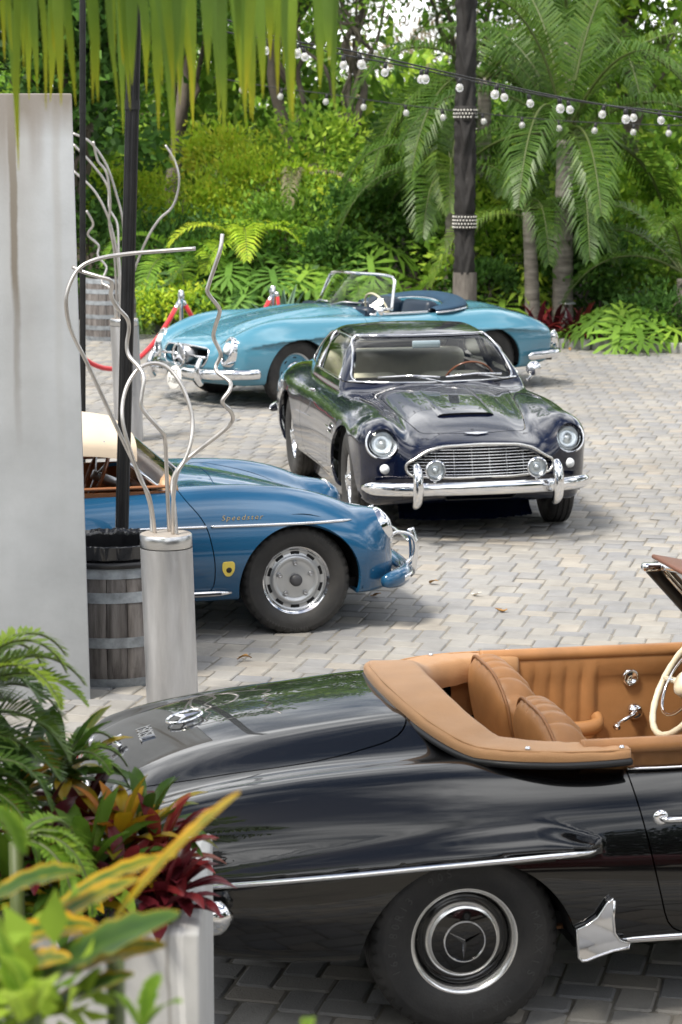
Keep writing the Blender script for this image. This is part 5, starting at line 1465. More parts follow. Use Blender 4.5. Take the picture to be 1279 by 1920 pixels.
    for xw in (0, -2.4):
        for s in (-1, 1):
            wl = put_wheel(car, xw, s * .722, Ro, s > 0, R(2) if xw == 0 else 0)
            ty = M('tyre', tv, tf, RUBBER, wl); smooth_angle(ty, 50)
            M('wheel_disc', *disc, LB, wl); M('rim_ring', *rim, WR, wl); M('hub_cap', *cap, LB, wl)
            V, F = lathe([(.112, .056), (.106, .064), (.098, .066)], 40, 'y'); M('cap_ring', V, F, CHROME, wl)
            V, F = star_mesh(.05, .006, .15); g = G().add(xf(V, frame((0, .074, 0), (-1, 0, 0), (0, 1, 0))), F); g.tube([(math.cos(a) * .052, .073, math.sin(a) * .052) for a in np.arange(28) / 28 * 2 * PI], .004, 5, closed=True); g.build('cap_star', CHROME, wl, ang=15)
            for k in range(8):
                a = k / 8 * 2 * PI; P = [(math.cos(a + t) * .150, .0375, math.sin(a + t) * .150) for t in np.linspace(-.12, .12, 5)]; G().tube(P, 1, 6, flat=(.003, .010, (0, 1, 0))).build('wheel_slot', DARK, wl)
    return car
build_sky_roadster()
# ------------------------------------------------------------------ concrete wall, posts, pillars with bent rods, barrels, ropes
def concrete_mat(name, col=(.46, .465, .47), streaks=()):
    m = bpy.data.materials.new(name); m.use_nodes = True; nt = m.node_tree; b = nt.nodes['Principled BSDF']
    t = nd(nt, 'ShaderNodeTexCoord'); sp = nd(nt, 'ShaderNodeSeparateXYZ'); nt.links.new(t.outputs['Object'], sp.inputs[0])
    n1 = nd(nt, 'ShaderNodeTexNoise'); n1.inputs['Scale'].default_value = 2.2; n1.inputs['Detail'].default_value = 8; n1.inputs['Roughness'].default_value = .6; nt.links.new(t.outputs['Object'], n1.inputs['Vector'])
    mp = nd(nt, 'ShaderNodeMapping'); mp.inputs['Scale'].default_value = (5, 5, .55); nt.links.new(t.outputs['Object'], mp.inputs[0])
    n2 = nd(nt, 'ShaderNodeTexNoise'); n2.inputs['Scale'].default_value = 1.6; n2.inputs['Detail'].default_value = 7; nt.links.new(mp.outputs[0], n2.inputs['Vector'])
    r1 = nd(nt, 'ShaderNodeValToRGB'); r1.color_ramp.elements[0].position = .3; r1.color_ramp.elements[1].position = .7
    r1.color_ramp.elements[0].color = (*[c * .80 for c in col], 1); r1.color_ramp.elements[1].color = (*[c * 1.10 for c in col], 1)
    ad = nd(nt, 'ShaderNodeMath', operation='MULTIPLY_ADD'); ad.inputs[1].default_value = .12; nt.links.new(n2.outputs['Fac'], ad.inputs[0])
    hf_ = nd(nt, 'ShaderNodeMath', operation='MULTIPLY'); hf_.inputs[1].default_value = .88; nt.links.new(n1.outputs['Fac'], hf_.inputs[0]); nt.links.new(hf_.outputs[0], ad.inputs[2])
    nt.links.new(ad.outputs[0], r1.inputs[0]); col_out = r1.outputs[0]
    for (xc, wd, z0, amt, c3, *fl) in streaks:     # run-off stains: a band in x that fades downwards from z0, wobbling
        wob = nd(nt, 'ShaderNodeMath', operation='MULTIPLY_ADD'); wob.inputs[1].default_value = .05; nt.links.new(n1.outputs['Fac'], wob.inputs[0]); nt.links.new(sp.outputs['X'], wob.inputs[2])
        a = nd(nt, 'ShaderNodeMath', operation='SUBTRACT'); a.inputs[1].default_value = xc + .025; nt.links.new(wob.outputs[0], a.inputs[0])
        ab = nd(nt, 'ShaderNodeMath', operation='ABSOLUTE'); nt.links.new(a.outputs[0], ab.inputs[0])
        mr = nd(nt, 'ShaderNodeMapRange', interpolation_type='SMOOTHSTEP'); mr.inputs['From Min'].default_value = wd; mr.inputs['From Max'].default_value = wd * .15; nt.links.new(ab.outputs[0], mr.inputs['Value'])
        mz = nd(nt, 'ShaderNodeMapRange'); mz.inputs['From Min'].default_value = z0 - (fl[0] if fl else 2.2); mz.inputs['From Max'].default_value = z0; nt.links.new(sp.outputs['Z'], mz.inputs['Value'])
        mu = nd(nt, 'ShaderNodeMath', operation='MULTIPLY'); nt.links.new(mr.outputs[0], mu.inputs[0]); nt.links.new(mz.outputs[0], mu.inputs[1])
        m2 = nd(nt, 'ShaderNodeMath', operation='MULTIPLY'); nt.links.new(mu.outputs[0], m2.inputs[0]); nt.links.new(n2.outputs['Fac'], m2.inputs[1])
        m3 = nd(nt, 'ShaderNodeMath', operation='MULTIPLY'); m3.inputs[1].default_value = amt * 3.2; m3.use_clamp = True; nt.links.new(m2.outputs[0], m3.inputs[0])
        x = nd(nt, 'ShaderNodeMix', data_type='RGBA'); nt.links.new(m3.outputs[0], x.inputs['Factor']); nt.links.new(col_out, x.inputs['A']); x.inputs['B'].default_value = (*c3, 1); col_out = x.outputs['Result']
    nt.links.new(col_out, b.inputs['Base Color']); b.inputs['Roughness'].default_value = .78
    n3 = nd(nt, 'ShaderNodeTexNoise'); n3.inputs['Scale'].default_value = 45; n3.inputs['Detail'].default_value = 8; nt.links.new(t.outputs['Object'], n3.inputs['Vector'])
    bp = nd(nt, 'ShaderNodeBump'); bp.inputs['Strength'].default_value = .16; bp.inputs['Distance'].default_value = .006; nt.links.new(n3.outputs['Fac'], bp.inputs['Height']); nt.links.new(bp.outputs[0], b.inputs['Normal'])
    return m
def build_wall():
    d = 11.42
    tr = at(135, 175, d); br = at(172, 1380, d); br.z = 0; k = (br.x - tr.x) / (at(0, 175, d).z - at(0, 1380, d).z)
    x_top, ztop = tr.x, tr.z; x_bot = x_top + k * ztop
    WM = concrete_mat('wall_concrete', (.42, .44, .46), [(-.285, .026, 3.4, 1.9, (.15, .13, .105)), (-.27, .16, 3.0, .30, (.25, .23, .20)), (-.08, .03, 3.0, .22, (.27, .25, .22)), (-.4, 1.2, 2.93, .9, (.20, .18, .155), .22), (-.17, .05, 2.93, .7, (.22, .20, .18), .5), (-.33, .05, 2.93, .7, (.22, .20, .18), .6)])
    # front face at y=0 (local), right edge battered slightly, runs left out of frame, .3 m thick
    V = []
    for y in (0, .12):
        k2 = -.014 if y else 0; V += [(-2.3, y, 0), (x_bot - x_top + k2, y, 0), (k2, y, ztop), (-2.3, y, ztop)]
    F = [(0, 1, 2, 3), (5, 4, 7, 6), (1, 5, 6, 2), (4, 0, 3, 7), (3, 2, 6, 7), (0, 4, 5, 1)]
    w_ = M('concrete_wall', V, F, WM, smooth=False, loc=(x_top, d, 0)); bevel(w_, .008, 2)
    tag(w_, 'tall stained grey concrete slab wall at the left edge', 'wall')
    return x_top
build_wall()
BPOST = mat('black_post_paint', (.012, .012, .013), .38, rough_var=.1, var=.2)
def post(px0, py0, px1, py1, d, wd, label, group=None, ribs=True):
    a, b = at(px0, py0, d), at(px1, py1, d)
    k = b.z / (a.z - b.z); base = b + (b - a) * k; base.z = 0
    top = a + (a - b) * ((4.6 - a.z) / (a.z - b.z))
    t = thing('umbrella_post', label, 'post', base)
    sh = top - base
    sec = []
    n = 24
    for i in range(n):
        an = i / n * 2 * PI; r = wd / 2 * (1 - (.13 if ribs and i % 3 == 0 else 0)); sec.append((r * math.cos(an), r * math.sin(an)))
    V = [(x, y, 0) for x, y in sec] + [(x + sh.x, y + sh.y, sh.z) for x, y in sec]
    o = M('shaft', V, [(i, (i + 1) % n, n + (i + 1) % n, n + i) for i in range(n)] + [tuple(range(n, 2 * n))], BPOST, t); smooth_angle(o, 30)
    G().lathe([(0, .012), (wd * 1.6, .012), (wd * 1.65, .0), ], 28, 'z').build('base_plate', BPOST, t)
    G().lathe([(wd * .6, .012), (wd * .62, .16), (wd * .52, .17)], 24, 'z').build('base_collar', BPOST, t)
    G().add(*lathe([(wd * .56, 0), (wd * .56, .05)], 20, 'z')).build('collar', BPOST, t, loc=tuple(sh * .62))
    return t
post(250, 130, 228, 1020, 12.42, .072, 'thick black ribbed post rising behind the bag-lined barrel')
post(155, 300, 155, 760, 17.0, .044, 'thin black post close to the concrete wall edge')
# aluminium pillars
PILM = mat('weathered_aluminium', (.60, .60, .61), .42, .85, var=.30, var_scale=3.2, var2=(.40, .40, .41), rough_var=.12, stretch=(3.2, 3.2, .55), bump=.06, bump_scale=20)
ROD = mat('rod_aluminium', (.66, .63, .60), .33, .9, var=.25, var_scale=12)
CAPM = mat('pillar_cap', (.45, .40, .35), .6, .3, var=.3)
def pillar(pxc, pyt, d, r, rods, label, lr, rr_):
    top = at(pxc, pyt, d); base = Vector((top.x + lr * top.z, d, 0))
    t = thing('rod_pillar', label, 'sculpture', base)
    dx = top.x - base.x; H = top.z
    def shear(V): V = np.array(V); V[:, 0] += V[:, 2] / H * dx; return V
    V, F = lathe([(r, 0), (r, H - .065)], 56, 'z'); M('shaft', shear(V), F, PILM, t)
    V, F = lathe([(r - .004, H - .066), (r - .004, H - .062), (r, H - .060), (r, H - .004), (r - .004, H)], 56, 'z'); M('collar', shear(V), F, ALU, t)
    V, F = lathe([(r - .003, H - .001), (r * .5, H), (0, H)], 40, 'z'); M('cap', shear(V), F, CAPM, t)
    rng = random.Random(int(pxc))
    for path in rods:
        n = len(path); amp = rng.uniform(.25, .6) * r; ph = rng.uniform(0, 6); P = []
        for i, (x, y) in enumerate(path):
            q = at(x, y, d); dep = amp * math.sin(ph + i * .55) + rng.uniform(-.01, .01)
            k = (d + dep) / d; P.append((q.x * k - base.x, dep, CAM_H + (q.z - CAM_H) * k))
        P[-1] = (P[-1][0], max(min(P[-1][1], r * .7), -r * .7), H - .01)
        G().tube(spline(P, 6), rr_, 10).build('bent_rod', ROD, t)
    return t
RODS = [
 [(367, 466), (300, 471), (240, 476), (185, 485), (150, 502), (130, 535), (124, 570), (133, 618), (163, 680), (200, 760), (235, 835), (268, 905), (283, 955), (285, 1003)],
 [(290, 1003), (324, 1003)][:0] or [(325, 1003), (325, 940), (332, 889), (347, 862), (358, 829), (361, 787), (352, 750), (337, 716), (315, 690), (289, 681), (262, 690), (240, 720), (230, 757), (231, 795), (244, 844), (262, 896), (281, 935), (291, 1003)],
 [(417, 439), (412, 472), (392, 532), (390, 549), (407, 572), (412, 585), (403, 615), (401, 634), (414, 664), (405, 686), (409, 699), (431, 716), (431, 731), (418, 750), (420, 759), (431, 769), (437, 783), (431, 796), (408, 817), (367, 848), (339, 873), (323, 904), (327, 951), (331, 1003)],
 [(137, 501), (157, 510), (187, 519), (206, 525), (210, 536), (208, 555), (221, 577), (238, 596), (242, 615), (238, 645), (242, 667), (262, 690), (270, 709), (266, 739), (265, 761), (277, 780), (304, 810), (310, 829), (313, 896), (318, 1003)],
]
pillar(311, 1000, 11.2, .124, RODS, 'brushed aluminium pillar with bent metal rods beside the bag-lined barrel', .028, .0098)
RODS2 = [
 [(310, 272), (327, 300), (336, 340), (325, 385), (300, 410), (280, 440), (262, 480), (246, 530), (240, 596)],
 [(137, 250), (170, 267), (200, 310), (220, 370), (231, 420), (232, 500), (236, 596)],
 [(137, 270), (175, 310), (202, 350), (205, 390), (220, 420), (223, 475), (228, 540), (231, 596)],
 [(137, 320), (175, 355), (200, 400), (215, 450), (222, 500), (224, 540), (226, 596)],
 [(175, 265), (183, 300), (200, 325), (207, 380), (205, 420), (215, 480), (220, 596)],
 [(162, 395), (175, 420), (165, 440), (185, 460), (184, 480), (200, 502), (191, 529), (206, 540), (214, 570), (217, 596)],
]
pillar(233, 597, 21.0, .124, RODS2, 'far aluminium pillar with bent metal rods behind the blue roadster', .028, .0105)
# barrels
WOOD = mat('weathered_oak', (.24, .22, .21), .8, var=.55, var_scale=7, var2=(.045, .036, .032), bump=.5, bump_scale=60, stretch=(3, 3, .25), objvar=.22)
HOOP = mat('galvanised_hoop', (.36, .39, .42), .6, .35, var=.5, var_scale=16, bump=.15)
BAG = mat('black_bag_film', (.012, .012, .014), .18, coat=.6)
def barrel(c, H, r0, r1, label, bag):
    t = thing('wooden_barrel', label, 'barrel', c)
    n = 20
    prof = lambda z: r0 + (r1 - r0) * (1 - ((z / H - .5) * 2) ** 2)
    zs = np.linspace(0, H, 13)
    for k in range(n):
        a0, a1 = k / n * 2 * PI + .006, (k + 1) / n * 2 * PI - .006; V = []
        for z in zs:
            r = prof(z)
            for a in np.linspace(a0, a1, 4): V.append((r * math.cos(a), r * math.sin(a), z))
        F = [(i * 4 + j, i * 4 + j + 1, (i + 1) * 4 + j + 1, (i + 1) * 4 + j) for i in range(12) for j in range(3)]
        m0 = len(V); V += [(x * .93, y * .93, z) for x, y, z in V[:]]
        F += [(i * 4, (i + 1) * 4, m0 + (i + 1) * 4, m0 + i * 4) for i in range(12)] + [(i * 4 + 3, m0 + i * 4 + 3, m0 + (i + 1) * 4 + 3, (i + 1) * 4 + 3) for i in range(12)]
        F += [(48 + j, 49 + j, m0 + 49 + j, m0 + 48 + j) for j in range(3)]
        M('stave', V, F, WOOD, t)
    for z0, hw in ((.04, .026), (.39, .026), (.76, .026), (.955, .026)) if bag else ((.04, .030), (.22, .028), (.40, .026), (.62, .026), (.80, .028), (.96, .03)):
        za, zb = z0 * H - hw, z0 * H + hw; za, zb = max(za, .002), min(zb, H - .001)
        V, F = lathe([(prof(za) - .004, za), (prof(za) + .004, za), (prof(zb) + .004, zb), (prof(zb) - .004, zb)], 56, 'z')
        smooth_angle(M('hoop', V, F, HOOP, t), 40)
    G().lathe([(0, H - .05), (r0 * .92, H - .05)], 40, 'z').build('barrel_head', WOOD, t)
    if bag:
        G().tube([(math.cos(a) * (r0 + .012), math.sin(a) * (r0 + .012), H + .012) for a in np.arange(56) / 56 * 2 * PI], .016, 8, closed=True).build('bin_ring', BLACKTRIM, t)
        rng = np.random.RandomState(2); nA, nR = 120, 9; V = []
        for i in range(nR):
            u = i / (nR - 1)
            for k in range(nA):
                a = k / nA * 2 * PI; wv = .5 * math.sin(k * .9) + .5 * math.sin(k * 2.3 + 1) + .4 * math.sin(k * 4.1)
                r = r0 - .02 - .05 * max(u - .55, 0) + .010 * wv * math.sin(PI * u); z = H + .02 + .085 * math.sin(PI * min(u * .8 + .05, 1)) + .006 * wv * u if u < .6 else H + .09 - (u - .6) * .7 + .006 * wv
                V.append((r * math.cos(a), r * math.sin(a), z))
        M('bag_liner', V, [(i * nA + k, i * nA + (k + 1) % nA, (i + 1) * nA + (k + 1) % nA, (i + 1) * nA + k) for i in range(nR - 1) for k in range(nA)], BAG, t)
    return t
_p = at(212, 1200, 11.95)
barrel((_p.x, 11.97, 0),   .61, .30, .335, 'grey weathered barrel lined with a black bag beside the near pillar', True)
_p = at(205, 560, 31.0)
barrel((_p.x, 31.0, 0.0), .80, .30, .345, 'far weathered barrel standing by the kerb behind the far pillar', False)
# rope stanchions
VEL = mat('red_velvet', (.60, .012, .022), .75, sheen=.6, bump=.1, bump_scale=120)
def stanchion(c, label):
    t = thing('rope_stanchion', label, 'stanchion', c)
    G().lathe([(0, .03), (.15, .02), (.16, 0)], 32, 'z').build('base', CHROME, t)
    G().lathe([(.024, .02), (.024, .95)], 20, 'z').build('pole', CHROME, t)
    G().lathe([(.036, .86), (.036, .93), (.03, .945), (.03, .965), (.0, .97)], 20, 'z').build('head', CHROME, t)
    return t
def rope(a, b, sag, label):
    t = thing('velvet_rope', label, 'rope', ((a.x + b.x) / 2, (a.y + b.y) / 2, 0)); o = t.location
    P = [a.lerp(b, k / 24) - Vector((0, 0, sag * 4 * (k / 24) * (1 - k / 24))) - o for k in range(25)]
    G().tube([tuple(p) for p in P[1:-1]], .027, 12).build('rope_body', VEL, t)
    for e in (P[:3], P[-3:]): G().tube([tuple(p) for p in e], .0235, 10).build('rope_end', CHROME, t)
_s = [at(340, 560, 26.3), at(512, 560, 27.0), at(80, 560, 25.0)]
for p in _s: p.z = 0
stanchion(_s[0], 'chrome rope stanchion left of the light blue roadster nose'); stanchion(_s[1], 'chrome rope stanchion behind the light blue roadster bonnet'); stanchion(_s[2], 'chrome rope stanchion hidden behind the concrete wall')
_up = Vector((0, 0, .89))
rope(_s[2] + _up, _s[0] + _up, .72, 'red velvet rope hanging between wall and left stanchion')
rope(_s[0] + _up, _s[1] + _up, .55, 'red velvet rope running behind the light blue roadster bonnet')
_t2 = thing('velvet_rope', 'short red velvet rope end hanging straight down from the second stanchion', 'rope', (_s[1].x + .05, _s[1].y, 0))
G().tube([(0, -.02, .86), (.012, -.02, .75), (.014, -.02, .5), (.012, -.02, .25)], .021, 12).build('rope_body', VEL, _t2); G().tube([(-.01, -.02, .90), (0, -.02, .85)], .0235, 10).build('rope_end', CHROME, _t2)
# ------------------------------------------------------------------ vegetation
def leafmat(name, cols, rough=.55, transl=.42, nvar=.25, spec=.25):
    return attr_mat(name, 'tint', cols, rough, nvar=nvar, nscale=2.5, transl=transl, spec=spec)
LF_DARK = leafmat('leaf_dark_green', [(0, (0.04909, 0.11, 0.02542)), (.5, (0.09817, 0.2262, 0.04575)), (1, (0.2104, 0.4084, 0.07116))])
LF_MID = leafmat('leaf_mid_green', [(0, (0.112, 0.2211, 0.03145)), (.5, (0.2482, 0.459, 0.05766)), (1, (0.5602, 0.75, 0.09173))])
LF_LIME = leafmat('leaf_yellow_green', [(0, (0.2045, 0.3564, 0.03089)), (.5, (0.5262, 0.7425, 0.05663)), (1, (0.75, 0.75, 0.07722))])
LF_PALM = leafmat('leaf_palm', [(0, (0.03313, 0.08265, 0.01005)), (.5, (0.08282, 0.1722, 0.02122)), (1, (0.2011, 0.2962, 0.04186))], .42, .35, spec=.5)
LF_BLUE = leafmat('leaf_blue_green', [(0, (0.0575, 0.115, 0.0805)), (.5, (0.1035, 0.1955, 0.1265)), (1, (0.1955, 0.299, 0.1955))], .5, .2)
LF_RED = leafmat('leaf_burgundy', [(0, (0.03825, 0.0072, 0.0108)), (.45, (0.119, 0.0144, 0.0216)), (.8, (0.255, 0.0315, 0.0315)), (1, (0.357, 0.09, 0.045))], .3, .3)
LF_CROT = leafmat('leaf_gold_edge', [(0, (.03, .075, .015)), (.45, (.07, .14, .02)), (.6, (.35, .27, .02)), (.85, (.55, .33, .015)), (1, (.55, .20, .02))], .35, .35, nvar=.35)
LF_FERN = leafmat('leaf_fern', [(0, (0.0575, 0.1265, 0.0138)), (.5, (0.161, 0.299, 0.02875)), (1, (0.368, 0.506, 0.0575))], .5, .45)
LF_BELT = leafmat('leaf_belt_green', [(0, (.012, .028, .009)), (.5, (.022, .05, .014)), (1, (.045, .085, .022))])
LF_DRY = leafmat('leaf_dry', [(0, (0.182, 0.1365, 0.091)), (.5, (0.3094, 0.2548, 0.182)), (1, (0.4368, 0.3822, 0.273))], .8, .2)
LF_HANG = leafmat('leaf_hanging_frond', [(0, (0.115, 0.209, 0.055)), (.35, (0.2185, 0.341, 0.05)), (.6, (0.3795, 0.462, 0.04)), (.85, (0.598, 0.55, 0.04)), (1, (0.6325, 0.462, 0.06))], .4, .6, nvar=.3)
BARK = mat('bark_grey_brown', (.20, .165, .135), .9, var=.55, var_scale=6, bump=.8, bump_scale=28, stretch=(1, 1, .35))
BARKP = mat('bark_palm', (.34, .31, .27), .85, var=.5, var_scale=5, var2=(.10, .085, .07), bump=.7, bump_scale=18, stretch=(.5, .5, 3))
STEM = mat('green_stem', (.09, .12, .03), .5, var=.3)
LAST = [None]
def unit(v): return v / np.maximum(np.linalg.norm(v, axis=-1, keepdims=True), 1e-9)
def leaf_quads(P, D, S, L, Wd, tint, fold=.18):
    """kite shaped leaves: base P, direction D, side S"""
    n = len(P); Nn = unit(np.cross(D, S))
    L = np.broadcast_to(L, (n,))[:, None]; Wd = np.broadcast_to(Wd, (n,))[:, None]
    V = np.empty((n, 4, 3)); mid = P + D * L * .45
    V[:, 0] = P; V[:, 1] = mid + S * Wd / 2 + Nn * Wd * fold; V[:, 2] = P + D * L - Nn * L * .08; V[:, 3] = mid - S * Wd / 2 + Nn * Wd * fold
    return V.reshape(-1, 3), np.repeat(tint, 4)
def quads_obj(name, V, tint, m, parent=None, **kw):
    return fast_mesh(name, V, np.arange(len(V)).reshape(-1, 4), m, parent, tint, **kw)
def rand_dirs(rng, n, up=0.):
    v = rng.normal(size=(n, 3)); v[:, 2] += up; return unit(v)
def cloud(rng, c, rad, n, L, Wd, clumps=40, spread=.28, up=.2, shell=.55, droop=0., base_t=.45):
    """leaves in clumps over an uneven ellipsoid; clumps get their own shade"""
    c = np.array(c, float); rad = np.array(rad, float)
    cd_ = rand_dirs(rng, clumps, .25); k = rng.uniform(shell, 1.06, (clumps, 1)) ** .6
    cc = cd_ * k * rad * rng.uniform(.8, 1.18, (clumps, 1)); sz = rng.uniform(.6, 1.4, clumps) * spread * rad.mean(); ct = np.clip(rng.normal(base_t, .2, clumps), 0, 1)
    i = rng.randint(0, clumps, n)
    off = rng.normal(size=(n, 3)) * sz[i][:, None] * np.array((1, 1, .7)); P = cc[i] + off
    out = unit(P / rad); D = unit(out * .8 + rng.normal(size=(n, 3)) * .7 + np.array((0, 0, up - droop)))
    S = unit(np.cross(D, rng.normal(size=(n, 3)) * .6 + np.array((0, 0, 1.)))); l = L * rng.uniform(.6, 1.35, n)
    t = np.clip(ct[i] + rng.normal(0, .16, n), 0, 1)
    return leaf_quads(P + c, D, S, l, l * Wd, t)
def limb(rng, p, q, r0, r1, n=7, wob=.06):
    t = np.linspace(0, 1, n)[:, None]; P = np.array(p) * (1 - t) + np.array(q) * t; L = np.linalg.norm(np.array(q) - np.array(p))
    P[1:-1] += rng.normal(size=(n - 2, 3)) * wob * L * .4
    return tube(spline(P, 3), np.linspace(r0, r1, (n - 1) * 3 + 1), 8)
def bush(px, py, d, rx, rz, n, m, label, L=.11, Wd=.45, seed=0, group=None, name='shrub', zc=None, cat='shrub', clumps=34, **kw):
    rng = np.random.RandomState(seed + int(px) * 3 + int(py)); p = at(px, py, d); z0 = bed_z(p)
    t = thing(name, label, cat, (p.x, p.y, z0), 0, group)
    c = (0, 0, (p.z - z0))
    V, ti = cloud(rng, c, (rx, rx * .8, rz), n, L, Wd, clumps, **kw); V[:, 2] = np.maximum(V[:, 2], .02)
    quads_obj('crown', V, ti, m, t)
    g = G()
    for k in range(5):
        q = rand_dirs(rng, 1, .8)[0] * np.array((rx, rx, rz)) * .7 + np.array(c); g.add(*limb(rng, (rng.uniform(-.1, .1), rng.uniform(-.1, .1), -.05), q, .022, .006))
    g.build('stems', BARK, t)
    return t
def tree(px, d, h, tr, crown, m, n, label, L=.14, Wd=.45, lean=(0, 0), seed=0, cat='tree', limbs=7, **kw):
    """crown: list of (dx, dy, z, rx, rz)"""
    rng = np.random.RandomState(seed + int(px)); p = at(px, 400, d); z0 = bed_z(p)
    t = thing('tree', label, cat, (p.x, p.y, z0))
    g = G(); top = np.array((lean[0], lean[1], h)); g.add(*limb(rng, (0, 0, -.1), top, tr, tr * .5, 9, .05))
    for k in range(limbs):
        dx, dy, z, rx, rz = crown[k % len(crown)]; s0 = np.array((0, 0, 0)) + top * rng.uniform(.35, .95)
        g.add(*limb(rng, s0, (dx + rng.uniform(-.5, .5) * rx, dy + rng.uniform(-.5, .5) * rx, z + rng.uniform(-.3, .5) * rz), tr * .42, .012, 7, .1))
    g.build('trunk', BARK, t)
    VV, TT = [], []; tot = sum(c[3] ** 2 * c[4] for c in crown)
    if h > 3:
        for k in range(3):
            V, ti = cloud(rng, (lean[0] + rng.uniform(-1.2, 1.2), rng.uniform(-.8, .8), 6.6 + 1.2 * k), (1.9 - .3 * k, 1.7 - .3 * k, 1.1), 700, .26, .5, 22, spread=.22, base_t=.45); VV.append(V); TT.append(ti)
        V_, F_ = limb(rng, top, (lean[0], 0, 8.2), tr * .5, .03, 7, .06); M('upper_trunk', V_, F_, BARK, t)
    for (dx, dy, z, rx, rz) in crown:
        k = max(int(n * rx * rx * rz / tot), 200); V, ti = cloud(rng, (dx, dy, z), (rx, rx * .85, rz), k, L, Wd, kw.get('clumps', 36), spread=kw.get('spread', .25), up=kw.get('up', .1), droop=kw.get('droop', .2), base_t=kw.get('base_t', .45)); VV.append(V); TT.append(ti)
    quads_obj('crown', np.concatenate(VV), np.concatenate(TT), m, t)
    return t
def frond(rng, p0, az, el, L, droop, n, ll, lw, seg=2, curl=.35, hang=.6, taper=True, tint=None, vee=.35):
    """one pinnate frond: returns rachis points, leaf quads and tints"""
    k = 26; P = [np.array(p0, float)]; d = np.array((math.cos(el) * math.cos(az), math.cos(el) * math.sin(az), math.sin(el))); st = L / (k - 1)
    for i in range(k - 1):
        d = unit(d + np.array((0, 0, -droop * st / max(L, .01) * (1 + 1.6 * i / k)))); P.append(P[-1] + d * st)
    P = np.array(P); T = unit(np.gradient(P, axis=0)); side = unit(np.cross(T, np.array((0, 0, 1.)) + rng.normal(0, .06, 3))); upv = np.cross(side, T)
    VV, TT = [], []
    ts = np.linspace(.12, .99, n)
    ip = ts * (k - 1); a = np.floor(ip).astype(int); f = (ip - a)[:, None]; b = np.minimum(a + 1, k - 1)
    base = P[a] * (1 - f) + P[b] * f; tt = T[a]; ss = side[a]; uu = upv[a]
    ln = ll * (np.sin(PI * np.clip(ts * .86 + .10, 0, 1)) ** .7 if taper else np.ones(n)) * rng.uniform(.85, 1.1, n)
    fr = rng.normal(.45, .13) if tint is None else tint
    for sg in (-1, 1):
        D = unit(ss * sg * 1.0 + tt * (.35 + .7 * ts[:, None] ** 2) + uu * vee + rng.normal(0, .07, (n, 3)))
        q = base; wseg = [(.5, 1.0), (1.0, .75), (.75, .0)] if seg == 3 else [(.55, 1.0), (1.0, .0)]
        Dn = D.copy(); S = unit(np.cross(D, uu)); 
        for j, (w0, w1) in enumerate(wseg):
            e = q + Dn * (ln / len(wseg))[:, None]
            V = np.empty((n, 4, 3)); V[:, 0] = q - S * lw * w0 / 2; V[:, 1] = q + S * lw * w0 / 2; V[:, 2] = e + S * lw * w1 / 2; V[:, 3] = e - S * lw * w1 / 2
            VV.append(V.reshape(-1, 3)); tv = np.clip(fr + rng.normal(0, .12, n), 0, 1); TT.append(np.repeat(tv, 4))
            q = e; Dn = unit(Dn + np.array((0, 0, -hang)))
    return P, np.concatenate(VV), np.concatenate(TT)
def palm(px, d, trunk_h, tr, nf, L, ll, label, seed=0, el=(20, 75), droop=1.3, m=None, lean=(0, 0), az=None, name='palm_tree', lw=.035, n=46, hang=.6, cat='palm', fans=()):
    rng = np.random.RandomState(seed + int(px)); p = at(px, 560, d); z0 = bed_z(p); t = thing(name, label, cat, (p.x, p.y, z0)); m = m or LF_PALM
    top = np.array((lean[0], lean[1], trunk_h))
    if trunk_h > .25:
        k = 40; zz_ = np.linspace(-.1, 1, k)[:, None]; P = top * zz_ + np.array((lean[0], lean[1], 0)) * (zz_ ** 2 - zz_) * .5
        r = tr * (1.25 - .35 * zz_[:, 0]) * (1 + .035 * np.sin(np.arange(k) * 2.2)); r[:4] *= np.array((1.35, 1.28, 1.15, 1.05))
        G().tube(P, r, 16).build('trunk', BARKP, t)
    for i in range(nf):
        a = (az[i] if az else i * 2.39996 + rng.uniform(-.25, .25)); e = R(rng.uniform(*el)) if not fans else R(fans[i])
        Lf = L * rng.uniform(.85, 1.12)
        P, V, ti = frond(rng, top + np.array((0, 0, rng.uniform(-.12, .05))), a, e, Lf, droop * rng.uniform(.8, 1.25), n, ll, lw, hang=hang)
        o = quads_obj('frond', V, ti, m, t)
        G().tube(P, np.linspace(.022, .004, len(P)) * (L / 2.2), 5).build('rachis', STEM, o)
    return t
def blade(P, Wd, keel=.15, tw=0.):
    """strap leaf along centreline P with width profile: strip mesh 3 wide"""
    P = np.asarray(P); n = len(P); T = unit(np.gradient(P, axis=0)); side = unit(np.cross(T, np.array((0, 0, 1.)) + 1e-3)); up = np.cross(side, T)
    V = np.empty((n, 3, 3)); V[:, 0] = P - side * Wd[:, None] / 2 + up * Wd[:, None] * keel; V[:, 1] = P; V[:, 2] = P + side * Wd[:, None] / 2 + up * Wd[:, None] * keel
    F = [(i * 3 + j, i * 3 + j + 1, (i + 1) * 3 + j + 1, (i + 1) * 3 + j) for i in range(n - 1) for j in range(2)]
    return V.reshape(-1, 3), F
